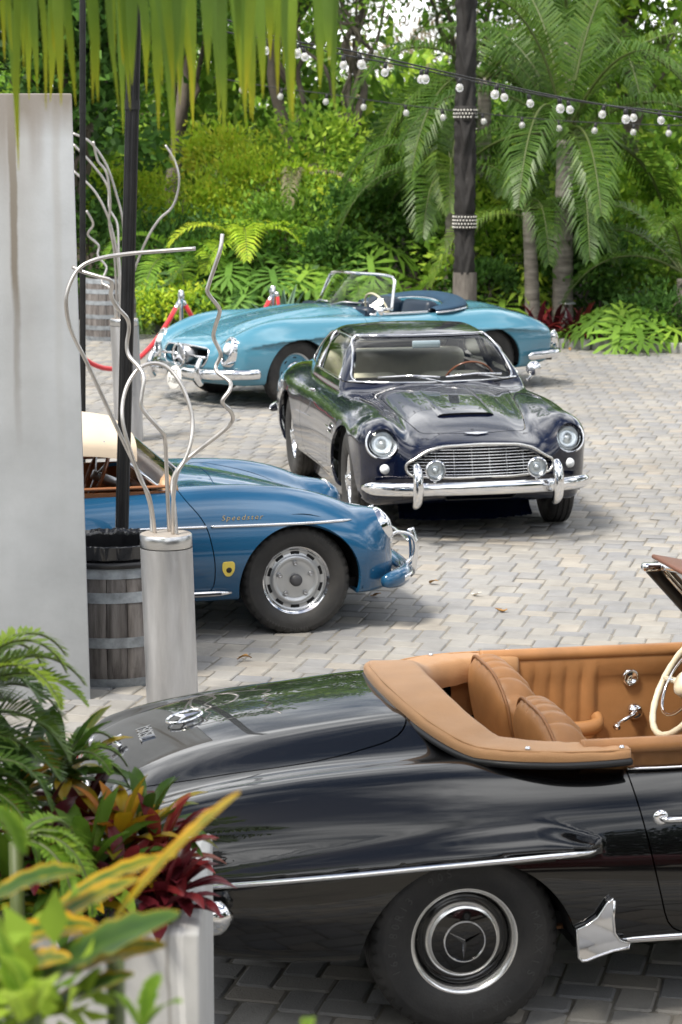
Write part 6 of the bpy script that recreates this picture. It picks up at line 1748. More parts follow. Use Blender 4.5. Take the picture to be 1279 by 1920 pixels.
def rosette(loc, n, L, Wd, m, label, name, cat, seed, el0=(25, 80), droop=.9, tip=.35, tint=(.5, .2), group=None, keel=.2, tgrad=0., each=True, stiff=1.):
    rng = np.random.RandomState(seed); t = thing(name, label, cat, loc, 0, group); LAST[0] = t
    for i in range(n):
        a = i * 2.39996 + rng.uniform(-.3, .3); e = R(el0[1] + (el0[0] - el0[1]) * (i / max(n - 1, 1)) ** .8 + rng.uniform(-8, 8)); l = L * rng.uniform(.75, 1.15); k = 9
        d = np.array((math.cos(e) * math.cos(a), math.cos(e) * math.sin(a), math.sin(e))); P = [np.array((0, 0, .0)) + d * .02]
        for j in range(k - 1):
            d = unit(d + np.array((0, 0, -droop * (j / k) * .4))); P.append(P[-1] + d * l / (k - 1))
        s = np.linspace(0, 1, k); w = Wd * (.75 + .6 * s - 1.35 * np.maximum(s - tip, 0) ** 1.6 / (1 - tip) ** 1.6) * rng.uniform(.85, 1.1); w = np.maximum(w, .003)
        V, F = blade(P, w, keel); tv = np.clip(rng.normal(*tint) + np.repeat(s, 3) * tgrad + rng.normal(0, .03, 3 * k), 0, 1)
        fast_mesh('leaf', V, np.array(F), m, t, tv, smooth=True)
    return t
def lobed_leaf(rng, L):
    """deeply cut philodendron blade in its own plane (y = tip direction), drooping fingers"""
    V = [(0, 0, 0)]; F = []; n = 7
    for sg in (-1, 1):
        for i in range(n):
            u = i / (n - 1); a = R(150 - 135 * u) * sg; l = L * (.45 + .5 * math.sin(PI * min(u * .75 + .2, 1)) + .15 * u); b = np.array((0, L * .9 * u - .12 * L, 0)); d = np.array((math.sin(a), math.cos(a), 0)); s = np.array((d[1], -d[0], 0)) * L * .085
            c = b + d * l * .55; tip = b + d * l + np.array((0, 0, -l * .28)); k = len(V)
            V += [tuple(b), tuple(c - s + (0, 0, -l * .05)), tuple(tip), tuple(c + s + (0, 0, -l * .05))]; F.append((k, k + 1, k + 2, k + 3))
    k = len(V); V += [(-.10 * L, -.15 * L, .004), (.10 * L, -.15 * L, .004), (.11 * L, .55 * L, .004), (-.11 * L, .55 * L, .004), ]; F.append((k, k + 1, k + 2, k + 3))
    k = len(V); V += [(-.11 * L, .55 * L, .004), (.11 * L, .55 * L, .004), (.04 * L, 1.02 * L, -.1 * L), (-.04 * L, 1.02 * L, -.1 * L)]; F.append((k, k + 1, k + 2, k + 3))
    return np.array(V[1:], float), [tuple(i - 1 for i in f) for f in F]
def philodendron(px, py, d, n, L, reach, label, seed, m=None, tilt=(.1, .8), tint=.5, z0=None, loc=None):
    rng = np.random.RandomState(seed); p = Vector(loc) if loc else at(px, py, d); z0 = bed_z(p) if z0 is None else z0
    t = thing('philodendron_plant', label, 'plant', (p.x, p.y, z0)); zc = max(p.z - z0, .3)
    for i in range(n):
        a = i * 2.39996 + rng.uniform(-.4, .4); r = reach * math.sqrt((i + .5) / n); h = zc * (1.15 - .7 * (r / reach) ** 1.3) * rng.uniform(.85, 1.1); b = np.array((r * math.cos(a), r * math.sin(a), max(h, .12)))
        V, F = lobed_leaf(rng, L * rng.uniform(.75, 1.15))
        el = rng.uniform(*tilt); nrm = unit(np.array((math.cos(a) * math.sin(el), math.sin(a) * math.sin(el) - .25, math.cos(el)))); y = unit(np.array((math.cos(a), math.sin(a), -.4)) + rng.normal(0, .15, 3)); mw = np.array(frame(b, np.cross(y, nrm), nrm))
        V = V @ mw[:3, :3].T + mw[:3, 3]; tv = np.clip(rng.normal(tint, .2), 0, 1)
        o = fast_mesh('leaf', V, np.array(F), m or LF_MID, t, np.full(len(V), tv))
        G().tube(spline([(0, 0, -.02), (b * .55 + np.array((0, 0, .25 * h))), b], 4), [.012] * 5 + [.010] * 3 + [.008], 5).build('stalk', STEM, o)
    return t

# ---- masses far behind
def far_wood():
    rng = np.random.RandomState(77); VV, TT = [], []
    for i in range(120):
        x = rng.uniform(-15, 17); y = rng.uniform(40, 52); r = rng.uniform(1.2, 2.2); z = rng.uniform(.3, 3.0) + .9
        if 0.2 < x / y * 30 - .2 < 2.2 and z > 2.6: z -= 1.2
        V, ti = cloud(rng, (x, y, z), (r, r * .7, r * .8), 420, .30, .5, 10, spread=.4, base_t=rng.uniform(.2, .7)); VV.append(V); TT.append(ti)
    o = quads_obj('far_wood', np.concatenate(VV), np.concatenate(TT), LF_MID); o['kind'] = 'stuff'; o['label'] = 'distant mixed green wood behind the garden'
    VV, TT = [], []
    for i in range(46):
        x = rng.choice([rng.uniform(-5, -.5), rng.uniform(.2, 3.6)]); y = rng.uniform(46, 56); V, ti = cloud(rng, (x, y, rng.uniform(1.5, 4.6)), (1.5, 1.2, .9), 260, .22, .2, 10, spread=.45, base_t=.5); VV.append(V); TT.append(ti)
    o = quads_obj('dry_brush', np.concatenate(VV), np.concatenate(TT), LF_DRY); o['kind'] = 'stuff'; o['label'] = 'dry grey brown brush on the far slope'
    # wood across the court, behind the viewer: lights and darkens the reflections in the paint
    VV, TT = [], []
    for i in range(130):
        a = rng.uniform(-.15, PI + .15); rr = rng.uniform(17, 24); x, y = rr * math.cos(a), -rr * .55 * math.sin(a) - 4.5
        r = rng.uniform(1.6, 3.0); V, ti = cloud(rng, (x, y, rng.uniform(.8, 6.5)), (r, r, r * .8), 330, .50, .5, 12, spread=.35, base_t=.4); VV.append(V); TT.append(ti)
    for sx in (-1, 1):
        for i in range(34):
            x = sx * rng.uniform(15, 20); y = rng.uniform(-4, 34); r = rng.uniform(1.5, 2.8); V, ti = cloud(rng, (x, y, rng.uniform(.8, 5.5)), (r, r, r * .8), 330, .45, .5, 12, spread=.35, base_t=.4); VV.append(V); TT.append(ti)
    o = quads_obj('tree_belt', np.concatenate(VV), np.concatenate(TT), LF_BELT); o['kind'] = 'stuff'; o['label'] = 'dark green belt of trees round the court'
far_wood()

# ---- trees and tall shrubs of the bed
tree(120, 33.5, 3.6, .16, [(-.3, 0, 3.3, 1.3, 1.1), (.5, .2, 4.6, 1.6, 1.2), (.35, -.2, 2.5, .8, .8)], LF_DARK, 9000, 'dark leafy tree behind the concrete wall and posts', .16, .7, seed=1, base_t=.3)
tree(660, 36.0, 4.4, .085, [(-.2, 0, 3.9, 1.0, .7), (.5, 0, 4.8, 1.2, .8), (-.8, .3, 5.0, 1.1, .8)], LF_MID, 2400, 'slender branching tree with a thin bare trunk left of the carved pole', .13, .45, lean=(.12, 0), seed=2, spread=.22, limbs=11)
tree(540, 38.0, 4.6, .13, [(-.8, 0, 4.6, 1.3, .9), (.5, .4, 5.3, 1.5, 1.0)], LF_DARK, 5200, 'dark green tree above the yellow shrubs in the centre', .15, .5, seed=3, base_t=.4)
tree(330, 39.0, 4.8, .14, [(-.6, 0, 5.0, 1.5, 1.0), (.9, .4, 5.2, 1.3, .9)], LF_MID, 4200, 'mid green tree behind the hanging palm leaflets', .15, .5, seed=4)
tree(1180, 37.0, 5.2, .15, [(-1.2, 0, 4.6, 1.5, 1.0), (.6, 0, 5.0, 1.6, 1.1), (.3, -.3, 3.4, 1.3, .9)], LF_MID, 7600, 'broad green tree filling the right edge behind the palms', .17, .6, seed=5, base_t=.5)
tree(860, 39.0, 5.2, .12, [(-.9, 0, 5.1, 1.1, .7), (.7, .2, 5.3, 1.4, .8)], LF_MID, 1700, 'light green tree with sky gaps behind the carved pole top', .15, .5, seed=6, spread=.3, base_t=.6)
tree(1010, 40.5, 5.0, .13, [(0, 0, 5.0, 1.6, 1.0), (-.4, 0, 3.6, 1.2, .8)], LF_DARK, 4200, 'deep green tree behind the tall palm crown', .16, .5, seed=7)
tree(800, 36.0, 2.2, .06, [(0, 0, 2.0, .9, .7)], LF_DARK, 2600, 'small dark shrubby tree left of the carved pole', .12, .55, seed=8, base_t=.45)

bush(470, 360, 34.2, .75, .46, 3400, LF_LIME, 'bright yellow green shrub above the fern fronds in the centre', .085, .4, 1, clumps=46, base_t=.62)
bush(375, 400, 33.8, .55, .38, 2200, LF_LIME, 'yellow flushed shrub left of the areca fronds', .085, .4, 2, clumps=40, base_t=.5)
bush(585, 300, 35.0, .85, .55, 3000, LF_MID, 'fresh green shrub right of the brightest yellow shrub', .12, .5, 3, clumps=30, base_t=.7)
bush(265, 385, 34.6, .75, .55, 3200, LF_LIME, 'yellow green shrub between the thick post and far rods', .085, .4, 4, clumps=36, base_t=.6)
bush(190, 400, 34.8, .6, .6, 2600, LF_LIME, 'pale yellow green shrub behind the far bent rods', .085, .4, 5, base_t=.45)
bush(620, 405, 33.6, .7, .5, 2600, LF_MID, 'rounded mid green shrub left of the carved pole', .085, .4, 6, base_t=.5)
bush(700, 420, 33.2, .75, .55, 3000, LF_DARK, 'dark glossy shrub below the slender tree', .10, .6, 7, base_t=.55)
bush(545, 440, 33.0, .8, .45, 3200, LF_MID, 'leafy green shrub behind the light blue bonnet', .09, .45, 8, base_t=.35)
bush(770, 330, 35.5, .9, .8, 3400, LF_MID, 'green shrub behind the left palm fronds', .11, .45, 9, base_t=.45)
bush(940, 460, 32.6, .8, .7, 4000, LF_MID, 'bright broad leaved shrub between carved pole and palm trunks', .13, .6, 10, base_t=.62)
bush(905, 540, 31.3, .42, .30, 1500, LF_DARK, 'low dark groundcover shrub right of the carved pole', .09, .5, 11, base_t=.5)
bush(1150, 400, 33.4, .95, .85, 4600, LF_MID, 'mid green shrub right of the tall palm trunk', .13, .55, 12, base_t=.5)
bush(1235, 480, 32.4, .8, .6, 3600, LF_MID, 'leafy shrub at the right edge above the kerb fronds', .12, .6, 13, base_t=.62)
bush(1120, 510, 31.6, .55, .45, 2200, LF_DARK, 'dark shrub between palm trunk and low fronds', .10, .55, 14, base_t=.45)
bush(1240, 590, 29.9, .55, .30, 1600, LF_DARK, 'dark low shrub by the kerb at the right edge', .09, .5, 15, base_t=.35)
bush(310, 480, 33.2, .8, .45, 3200, LF_DARK, 'dark fern bank behind the left stanchion', .12, .3, 16, base_t=.55)
bush(420, 490, 32.8, .8, .40, 3000, LF_DARK, 'dark green undergrowth above the light blue car nose', .11, .35, 17, base_t=.5)
bush(265, 580, 32.1, .55, .20, 1700, LF_LIME, 'low yellow green bedding shrub at the kerb left', .09, .4, 18, base_t=.5)
bush(350, 570, 31.8, .5, .18, 1500, LF_LIME, 'low lime bedding shrub behind the left stanchion', .09, .4, 19, base_t=.4)
bush(860, 470, 33.5, .55, .6, 2200, LF_DARK, 'dark evergreen shrub right behind the carved pole', .10, .5, 20, base_t=.4)
bush(1010, 330, 35.0, .9, .9, 3200, LF_DARK, 'dense dark shrub behind the tall palm', .13, .5, 21, base_t=.45)
bush(150, 470, 33.4, .8, .7, 3200, LF_DARK, 'dark shrub behind the far barrel', .12, .5, 22, base_t=.4)
bush(640, 490, 32.4, .6, .35, 2000, LF_DARK, 'dark leafy understory behind the bonnet centre', .11, .5, 23, base_t=.45)

bush(545, 375, 34.0, .5, .42, 1500, LF_LIME, 'olive yellow shrub between the lime shrub and the green one', .12, .45, 24, clumps=20, base_t=.25)
bush(430, 300, 36.5, .7, .4, 1500, LF_LIME, 'pale yellow shrub high on the bank behind the hanging leaflets', .12, .4, 25, clumps=18, base_t=.7)
# ---- palms
palm(1055, 31.2, 2.45, .115, 17, 2.9, .58, 'tall palm with ringed trunk and arching fronds right of centre', 3, el=(12, 84), droop=1.25, n=84, lw=.022, hang=1.1)
palm(1000, 31.0, 1.55, .085, 9, 1.7, .42, 'shorter palm with a leaning trunk beside the tall palm', 5, el=(15, 75), droop=1.6, lean=(-.08, 0), n=64, lw=.020, hang=1.0)
palm(845, 32.4, 1.95, .08, 13, 2.0, .5, 'feathery palm with drooping fronds behind the carved pole', 7, el=(5, 70), droop=1.5, n=74, lw=.021, hang=1.0)
palm(1285, 30.2, .75, .12, 12, 1.9, .40, 'low silvery palm spreading in from the right edge', 9, el=(10, 70), droop=1.2, n=64, lw=.019, m=LF_PALM)
palm(455, 32.6, 1.0, .04, 8, 1.1, .34, 'small yellow areca palm in front of the yellow shrubs', 11, el=(25, 80), droop=1.5, m=LF_LIME, n=28, lw=.03)
palm(330, 32.7, .85, .10, 14, 1.35, .26, 'tree fern with arching fronds behind the left stanchion', 13, el=(0, 55), droop=1.6, m=LF_MID, n=44, lw=.028, name='tree_fern', cat='fern', hang=.3)
palm(425, 32.3, .65, .10, 13, 1.25, .24, 'olive fern spreading behind the wavy rod', 15, el=(0, 55), droop=1.7, m=LF_PALM, n=42, lw=.028, name='tree_fern', cat='fern', hang=.3)
palm(660, 32.0, .45, .06, 12, 1.25, .26, 'low fern with arching green fronds behind the windscreen', 17, el=(10, 60), droop=1.5, m=LF_MID, n=40, lw=.028, name='tree_fern', cat='fern', hang=.3)
palm(775, 31.2, .25, .06, 12, 1.0, .28, 'bright fresh green fern left of the carved pole base', 19, el=(15, 75), droop=1.6, m=LF_FERN, n=34, lw=.04, name='tree_fern', cat='fern', hang=.25)
palm(1060, 35.0, 3.4, .10, 11, 2.8, .55, 'second tall palm half hidden behind the tall palm', 21, el=(10, 80), droop=1.4, n=74, lw=.022, hang=1.0)
palm(905, 33.5, 3.1, .10, 13, 2.6, .55, 'high palm whose fronds cross the carved pole top', 23, el=(-5, 60), droop=1.5, n=74, lw=.022, hang=1.0)
palm(560, 34.0, 1.75, .03, 5, 1.5, .22, 'dry pale arching fronds above the lime green shrub', 61, el=(20, 60), droop=1.9, m=LF_DRY, n=34, lw=.02, hang=.9)
philodendron(590, 470, 32.4, 15, .42, .95, 'big lobed philodendron left of the light blue windscreen', 31, LF_MID, tint=.55)
philodendron(505, 500, 32.0, 12, .38, .75, 'lobed philodendron above the second stanchion', 32, LF_DARK, tint=.85)
philodendron(950, 500, 31.6, 9, .36, .6, 'lobed philodendron right of the carved pole', 33, LF_MID, tint=.7)
philodendron(240, 470, 33.0, 10, .38, .8, 'lobed philodendron behind the thick post', 34, LF_DARK, tint=.8)
philodendron(430, 470, 32.4, 13, .46, .8, 'large dark philodendron above the light blue headlamp', 36, LF_DARK, tint=.75)
philodendron(345, 490, 32.3, 11, .42, .7, 'glossy philodendron behind the first stanchion', 37, LF_DARK, tint=.6)
philodendron(690, 470, 32.2, 11, .44, .75, 'deep green philodendron right of the windscreen frame', 38, LF_MID, tint=.4)
palm(480, 32.0, .4, .05, 11, 1.0, .24, 'dark low fern between the two stanchions', 25, el=(10, 60), droop=1.5, m=LF_DARK, n=36, lw=.03, name='tree_fern', cat='fern', hang=.3)
palm(300, 32.3, .4, .05, 10, .9, .24, 'olive low fern left of the first stanchion', 26, el=(10, 60), droop=1.5, m=LF_PALM, n=34, lw=.03, name='tree_fern', cat='fern', hang=.3)
_p = at(1185, 612, 29.2)
philodendron(0, 0, 0, 24, .36, .60, 'bushy split leaved philodendron spilling over the kerb', 35, LF_MID, tint=.45, loc=(_p.x, kerb_y(_p.x) + .32, .52), z0=.08)
# agave, bromeliads, path light
_p = at(530, 560, 30.8); rosette((_p.x, _p.y, bed_z(_p)), 16, .75, .15, LF_BLUE, 'pale blue green agave behind the second stanchion', 'agave_plant', 'agave', 41, (20, 85), .25, .25, (.6, .15), keel=.22)
_p = at(255, 545, 32.3); rosette((_p.x, _p.y, bed_z(_p)), 14, .6, .10, LF_BLUE, 'narrow leaved agave left of the first stanchion', 'agave_plant', 'agave', 42, (20, 85), .35, .25, (.5, .15), keel=.22)
for i, (x, y, n_, lab) in enumerate(((1012, 606, 15, 'burgundy bromeliad left of the path light'), (1042, 622, 14, 'red and yellow bromeliad by the kerb below the path light'), (1076, 612, 16, 'dark pink bromeliad right of the path light'), (1098, 626, 13, 'small burgundy bromeliad next to the kerb philodendron'), (985, 590, 13, 'dull purple bromeliad behind the light blue tail'))):
    g_ = at(x, y, 30.0); yy = kerb_y(g_.x) + .30 + .15 * (i % 2); rosette((g_.x, yy, .10), n_, .50, .075, LF_RED, lab, 'bromeliad_plant', 'bromeliad', 50 + i, (15, 80),   .9, .45, (.42, .28))
_p = at(1062, 600, 30.4); t = thing('path_light', 'small mushroom shaped garden path light among the bromeliads', 'path light', (_p.x, kerb_y(_p.x) + .62, bed_z(_p)))
G().tube([(0, 0, -.02), (0, 0, .44)], .022, 10).build('stake', STEEL, t); G().lathe([(.0, .50), (.05, .485), (.11, .45), (.115, .44), (.0, .445)], 24, 'z').build('shade', STEEL, t)

# ---- carved pole with white studs
def carved_pole():
    d = 29.6; b = at(870, 560, d); t = thing('carved_pole', 'dark carved wooden totem pole with bands of white studs', 'pole', (b.x, d, .0))
    CW = mat('carved_dark_wood', (.020, .0175, .016), .75, var=.5, var_scale=6, bump=.7, bump_scale=22, stretch=(1, 1, .4)); PW2 = mat('pale_worn_wood', (.20, .18, .155), .85, var=.5, var_scale=7, var2=(.06, .05, .045), bump=.8, bump_scale=25, stretch=(1.5, 1.5, .35))
    z1 = at(870, 510, d).z
    n = 28; zs = np.linspace(0, z1, 10); V = []
    for z in zs:
        for k in range(n): a = k / n * 2 * PI; r = .145 * (1 + .06 * math.sin(a * 3 + z * 2)) * (1.12 - .12 * z / z1); V.append((r * math.cos(a), r * math.sin(a), z))
    M('pole_base', V, [(i * n + k, i * n + (k + 1) % n, (i + 1) * n + (k + 1) % n, (i + 1) * n + k) for i in range(9) for k in range(n)], PW2, t)
    n = 48; zs = np.linspace(z1 - .02, 6.4, 240); V = []
    for z in zs:
        u = z * 1.0
        for k in range(n):
            a = k / n * 2 * PI; f = math.cos(a + PI / 2)      # 1 towards the viewer
            rel = .042 * max(f, 0) * (math.sin(u * 7.5 + 1.2 * math.cos(a * 4)) ** 3) + .022 * math.sin(a * 6 + 1.2 * math.sin(u * 9)) * (.5 + .5 * math.sin(u * 3.1)) + (.012 if (int(u * 14) % 2 == 0 and abs(math.sin(a - PI / 2)) > .8) else 0)
            r = .120 + rel * .8; V.append((r * math.cos(a), r * math.sin(a), z))
    M('carved_shaft', V, [(i * n + k, i * n + (k + 1) % n, (i + 1) * n + (k + 1) % n, (i + 1) * n + k) for i in range(239) for k in range(n)], CW, t)
    WS = mat('white_stud', (.62, .60, .55), .5)
    for py, rows in ((416, 4), (213, 3)):
        zc = at(870, py, d).z; G().lathe([(.136, zc - .09), (.142, zc - .085), (.142, zc + .085), (.136, zc + .09)], 40, 'z').build('stud_band', CW, t)
        for rI in range(rows):
            z = zc + (rI - (rows - 1) / 2) * .042
            for k in range(22):
                a = k / 22 * 2 * PI + (rI % 2) * .14; V, F = lathe([(.012, 0), (.009, .008), (0, .011)], 8, 'z'); mw = frame((.142 * math.cos(a), .142 * math.sin(a), z), (-math.sin(a), math.cos(a), 0), (math.cos(a), math.sin(a), 0)); M('stud', xf(V, mw), F, WS, t)
carved_pole()

# ---- string lights
BULB = mat('clear_bulb_glass', (.95, .95, .93), .05, ior=1.3, trans=.0, alpha=1.0) if False else None
def bulb_mat():
    m = bpy.data.materials.new('clear_bulb_glass'); m.use_nodes = True; nt = m.node_tree; b = nt.nodes['Principled BSDF']
    b.inputs['Base Color'].default_value = (.93, .92, .90, 1); b.inputs['Roughness'].default_value = .05; b.inputs['IOR'].default_value = 1.45; b.inputs['Transmission Weight'].default_value = .62; b.inputs['Coat Weight'].default_value = .3
    return m
BULBM = bulb_mat()
_bv, _bf = lathe([(.0, -.075), (.012, -.073), (.025, -.066), (.034, -.052), (.037, -.036), (.032, -.018), (.022, -.004), (.016, .004)], 16, 'z')
_sv, _sf = lathe([(.016, -.002), (.019, .004), (.019, .040), (.010, .052), (.0, .054)], 12, 'z')
def light_string(pts, d0, d1, bulbs, label, group=None, sc=1.):
    x0, x1 = pts[0][0], pts[-1][0]
    P = [at(x, y, d0 + (d1 - d0) * (x - x0) / (x1 - x0)) for x, y in pts]; o = P[0].copy(); o.z = P[0].z
    t = thing('string_light', label, 'string lights', o)
    C_ = spline([tuple(p - o) for p in P], 10); G().tube(C_, .0065, 6).build('cable', BLACKTRIM, t)
    proto = None
    for (x, y) in bulbs:
        p = at(x, y, d0 + (d1 - d0) * (x - x0) / (x1 - x0)) - o; p.z += .0
        j = np.argmin(np.abs(C_[:, 0] - p.x)); cz = C_[j]; q = np.array((p.x, cz[1], min(p.z + .10 * sc, cz[2] - .01)))
        if proto is None:
            so = M('socket', _sv * sc, _sf, BLACKTRIM, t); bu = M('bulb', _bv * sc, _bf, BULBM, so); proto = (so, bu)
        else:
            so = proto[0].copy(); link(so); so.parent = t; bu = proto[1].copy(); link(bu); bu.parent = so
        so.location = (q[0], q[1], cz[2] - .055 * sc); so.rotation_euler = (0, random.Random(int(x)).uniform(-.25, .25), 0)
light_string([(380, 20), (520, 70), (640, 92), (760, 118), (900, 150), (1040, 180), (1170, 203), (1330, 228)], 17.5, 19.5, [(555, 95), (676, 112), (799, 143), (930, 168), (1050, 198), (1173, 220), (1300, 240)], 'nearest cable of big clear bulbs crossing the upper right', sc=.95)
light_string([(380, 52), (560, 85), (644, 103), (760, 124), (900, 155), (1040, 183), (1170, 201), (1330, 215)], 20.0, 22.0, [(500, 92), (570, 105), (644, 115), (722, 133), (790, 148), (862, 160), (944, 172), (993, 183), (1067, 197), (1131, 204), (1188, 214), (1238, 219), (1300, 226)], 'middle cable of close set clear bulbs crossing the upper right', sc=.95)
light_string([(400, 145), (520, 165), (612, 176), (760, 197), (906, 213), (1048, 226), (1188, 233), (1340, 236)], 30.0, 29.0, [(455, 157), (527, 170), (612, 180), (682, 193), (761, 204), (830, 212), (906, 221), (979, 228), (1048, 233), (1116, 236), (1188, 239), (1254, 240)], 'far lower cable of small looking bulbs in front of the palms', sc=1.05)
# ------------------------------------------------------------------ foreground: overhanging palm, planter and its plants
def hanging_palm():
    base = Vector((-1.62, 5.2, 0)); t = thing('palm_tree', 'palm whose yellow tipped leaflets hang into the top left', 'palm', base)
    rng = np.random.RandomState(9)
    k = 30; zz_ = np.linspace(-.05, 3.25, k); G().tube(np.c_[.05 * np.sin(zz_), 0 * zz_, zz_], .13 - .012 * zz_ + .006 * np.sin(np.arange(k) * 2.2), 16).build('trunk', BARKP, t)
    def hang(p0, p1, p2, n, ll, lw, tmin=.0):
        """arching rachis with leaflets that hang straight down; tips turn yellow then brown"""
        P = np.array([np.array(p0) * (1 - s) ** 2 + 2 * s * (1 - s) * np.array(p1) + s * s * np.array(p2) for s in np.linspace(0, 1, 40)])
        o = G().tube(P - np.array(base), np.linspace(.022, .007, 40), 8).build('frond', STEM, t)
        for i in range(n):
            s = (i + rng.uniform(.1, .9)) / n
            if s < tmin: continue
            q = P[int(s * 39)]; sg = 1 if i % 2 else -1
            l = ll * rng.uniform(.72, 1.15) * (1 - .35 * max(s - .75, 0) / .25); d = unit(np.array((rng.normal(.06, .12), rng.normal(0, .2) + .30 * sg, -.55))); seg = 7; pp = [q]; tw = rng.uniform(-.7, .7)
            for j in range(seg):
                d = unit(d + np.array((rng.normal(0, .03), -.14 * d[1], -.42))); pp.append(pp[-1] + d * l / seg)
            pp = np.array(pp) - np.array(base); s_ = np.linspace(0, 1, seg + 1); w_ = lw * rng.uniform(.7, 1.2) * (.9 + .15 * s_ - 1.05 * s_ ** 3.2); w_[-1] = .001; sd = unit(np.array((math.cos(tw), math.sin(tw), 0))); bk = np.array((-sd[1], sd[0], 0))
            V = np.empty((seg + 1, 3, 3)); V[:, 0] = pp - sd * w_[:, None] / 2 + bk * w_[:, None] * .2; V[:, 1] = pp; V[:, 2] = pp + sd * w_[:, None] / 2 + bk * w_[:, None] * .2
            tv = np.clip(rng.uniform(.0, .35) + .30 * s_ + .8 * np.maximum(s_ - .6, 0), 0, 1)
            fast_mesh('leaflet', V.reshape(-1, 3), np.array([(a * 3 + b, a * 3 + b + 1, a * 3 + b + 4, a * 3 + b + 3) for a in range(seg) for b in (0, 1)]), LF_HANG, o, np.repeat(tv, 3), smooth=True)
    c = np.array((-1.62, 5.2, 3.25))
    hang(c, at(150, -300, 4.9), at(665, -80, 4.6), 36, .43, .025)
    hang(c, at(250, -240, 5.3), at(560, -100, 5.4), 28, .47, .025)
    hang(c, at(120, -180, 5.0), at(280, -40, 4.9), 26, .30, .020)
    hang(c, at(330, -220, 4.6), at(500, -130, 4.5), 15, .45, .026)
    for a, e in [(R(q), rng.uniform(38, 72)) for q in (110, 135, 160, 185, 210, 235, 260, 285, 310, 335)] + [(R(q), rng.uniform(66, 80)) for q in (0, 25, 50, 75, 95)]:
        P, V, ti = frond(rng, c - np.array(base), a, R(e), 2.3, 1.05, 40, .50, .045, hang=.5); o = quads_obj('frond', V, ti * .5, LF_HANG, t); G().tube(P, np.linspace(.022, .005, len(P)), 6).build('rachis', STEM, o)
hanging_palm()
def planter():
    d = 5.35; c = at(374, 1750, d); top = c.z
    PM = concrete_mat('planter_concrete', (.50, .495, .48), [(-.045, .012, top, .9, (.62, .61, .59)), (-.075, .01, top, .6, (.30, .29, .27))])
    V = []; th = .075; L, D = 1.25, .80; q = at(400, 1700, d + D).x - c.x
    o_ = [(-L, 0), (0, 0), (q, D), (-L, D)]; i_ = [(-L + th, th), (-th + q * .1, th), (-th + q * .9, D - th), (-L + th, D - th)]
    V = [(x, y, 0) for x, y in o_] + [(x, y, top) for x, y in o_] + [(x, y, top) for x, y in i_] + [(x, y, top - .12) for x, y in i_]
    F = [(k, (k + 1) % 4, 4 + (k + 1) % 4, 4 + k) for k in range(4)] + [(4 + k, 4 + (k + 1) % 4, 8 + (k + 1) % 4, 8 + k) for k in range(4)] + [(8 + k, 8 + (k + 1) % 4, 12 + (k + 1) % 4, 12 + k) for k in range(4)] + [(3, 2, 1, 0)]
    t = M('concrete_planter', V, F, PM, smooth=False, loc=(c.x, d, 0)); bevel(t, .010, 2)
    tag(t, 'pale concrete planter corner full of tropical plants at lower left', 'planter')
    M('planter_soil', [(x, y, top - .06) for x, y in i_], [(0, 1, 2, 3)], SOIL, t, smooth=False)
    return c.x, d, top
PX, PD, PT = planter()
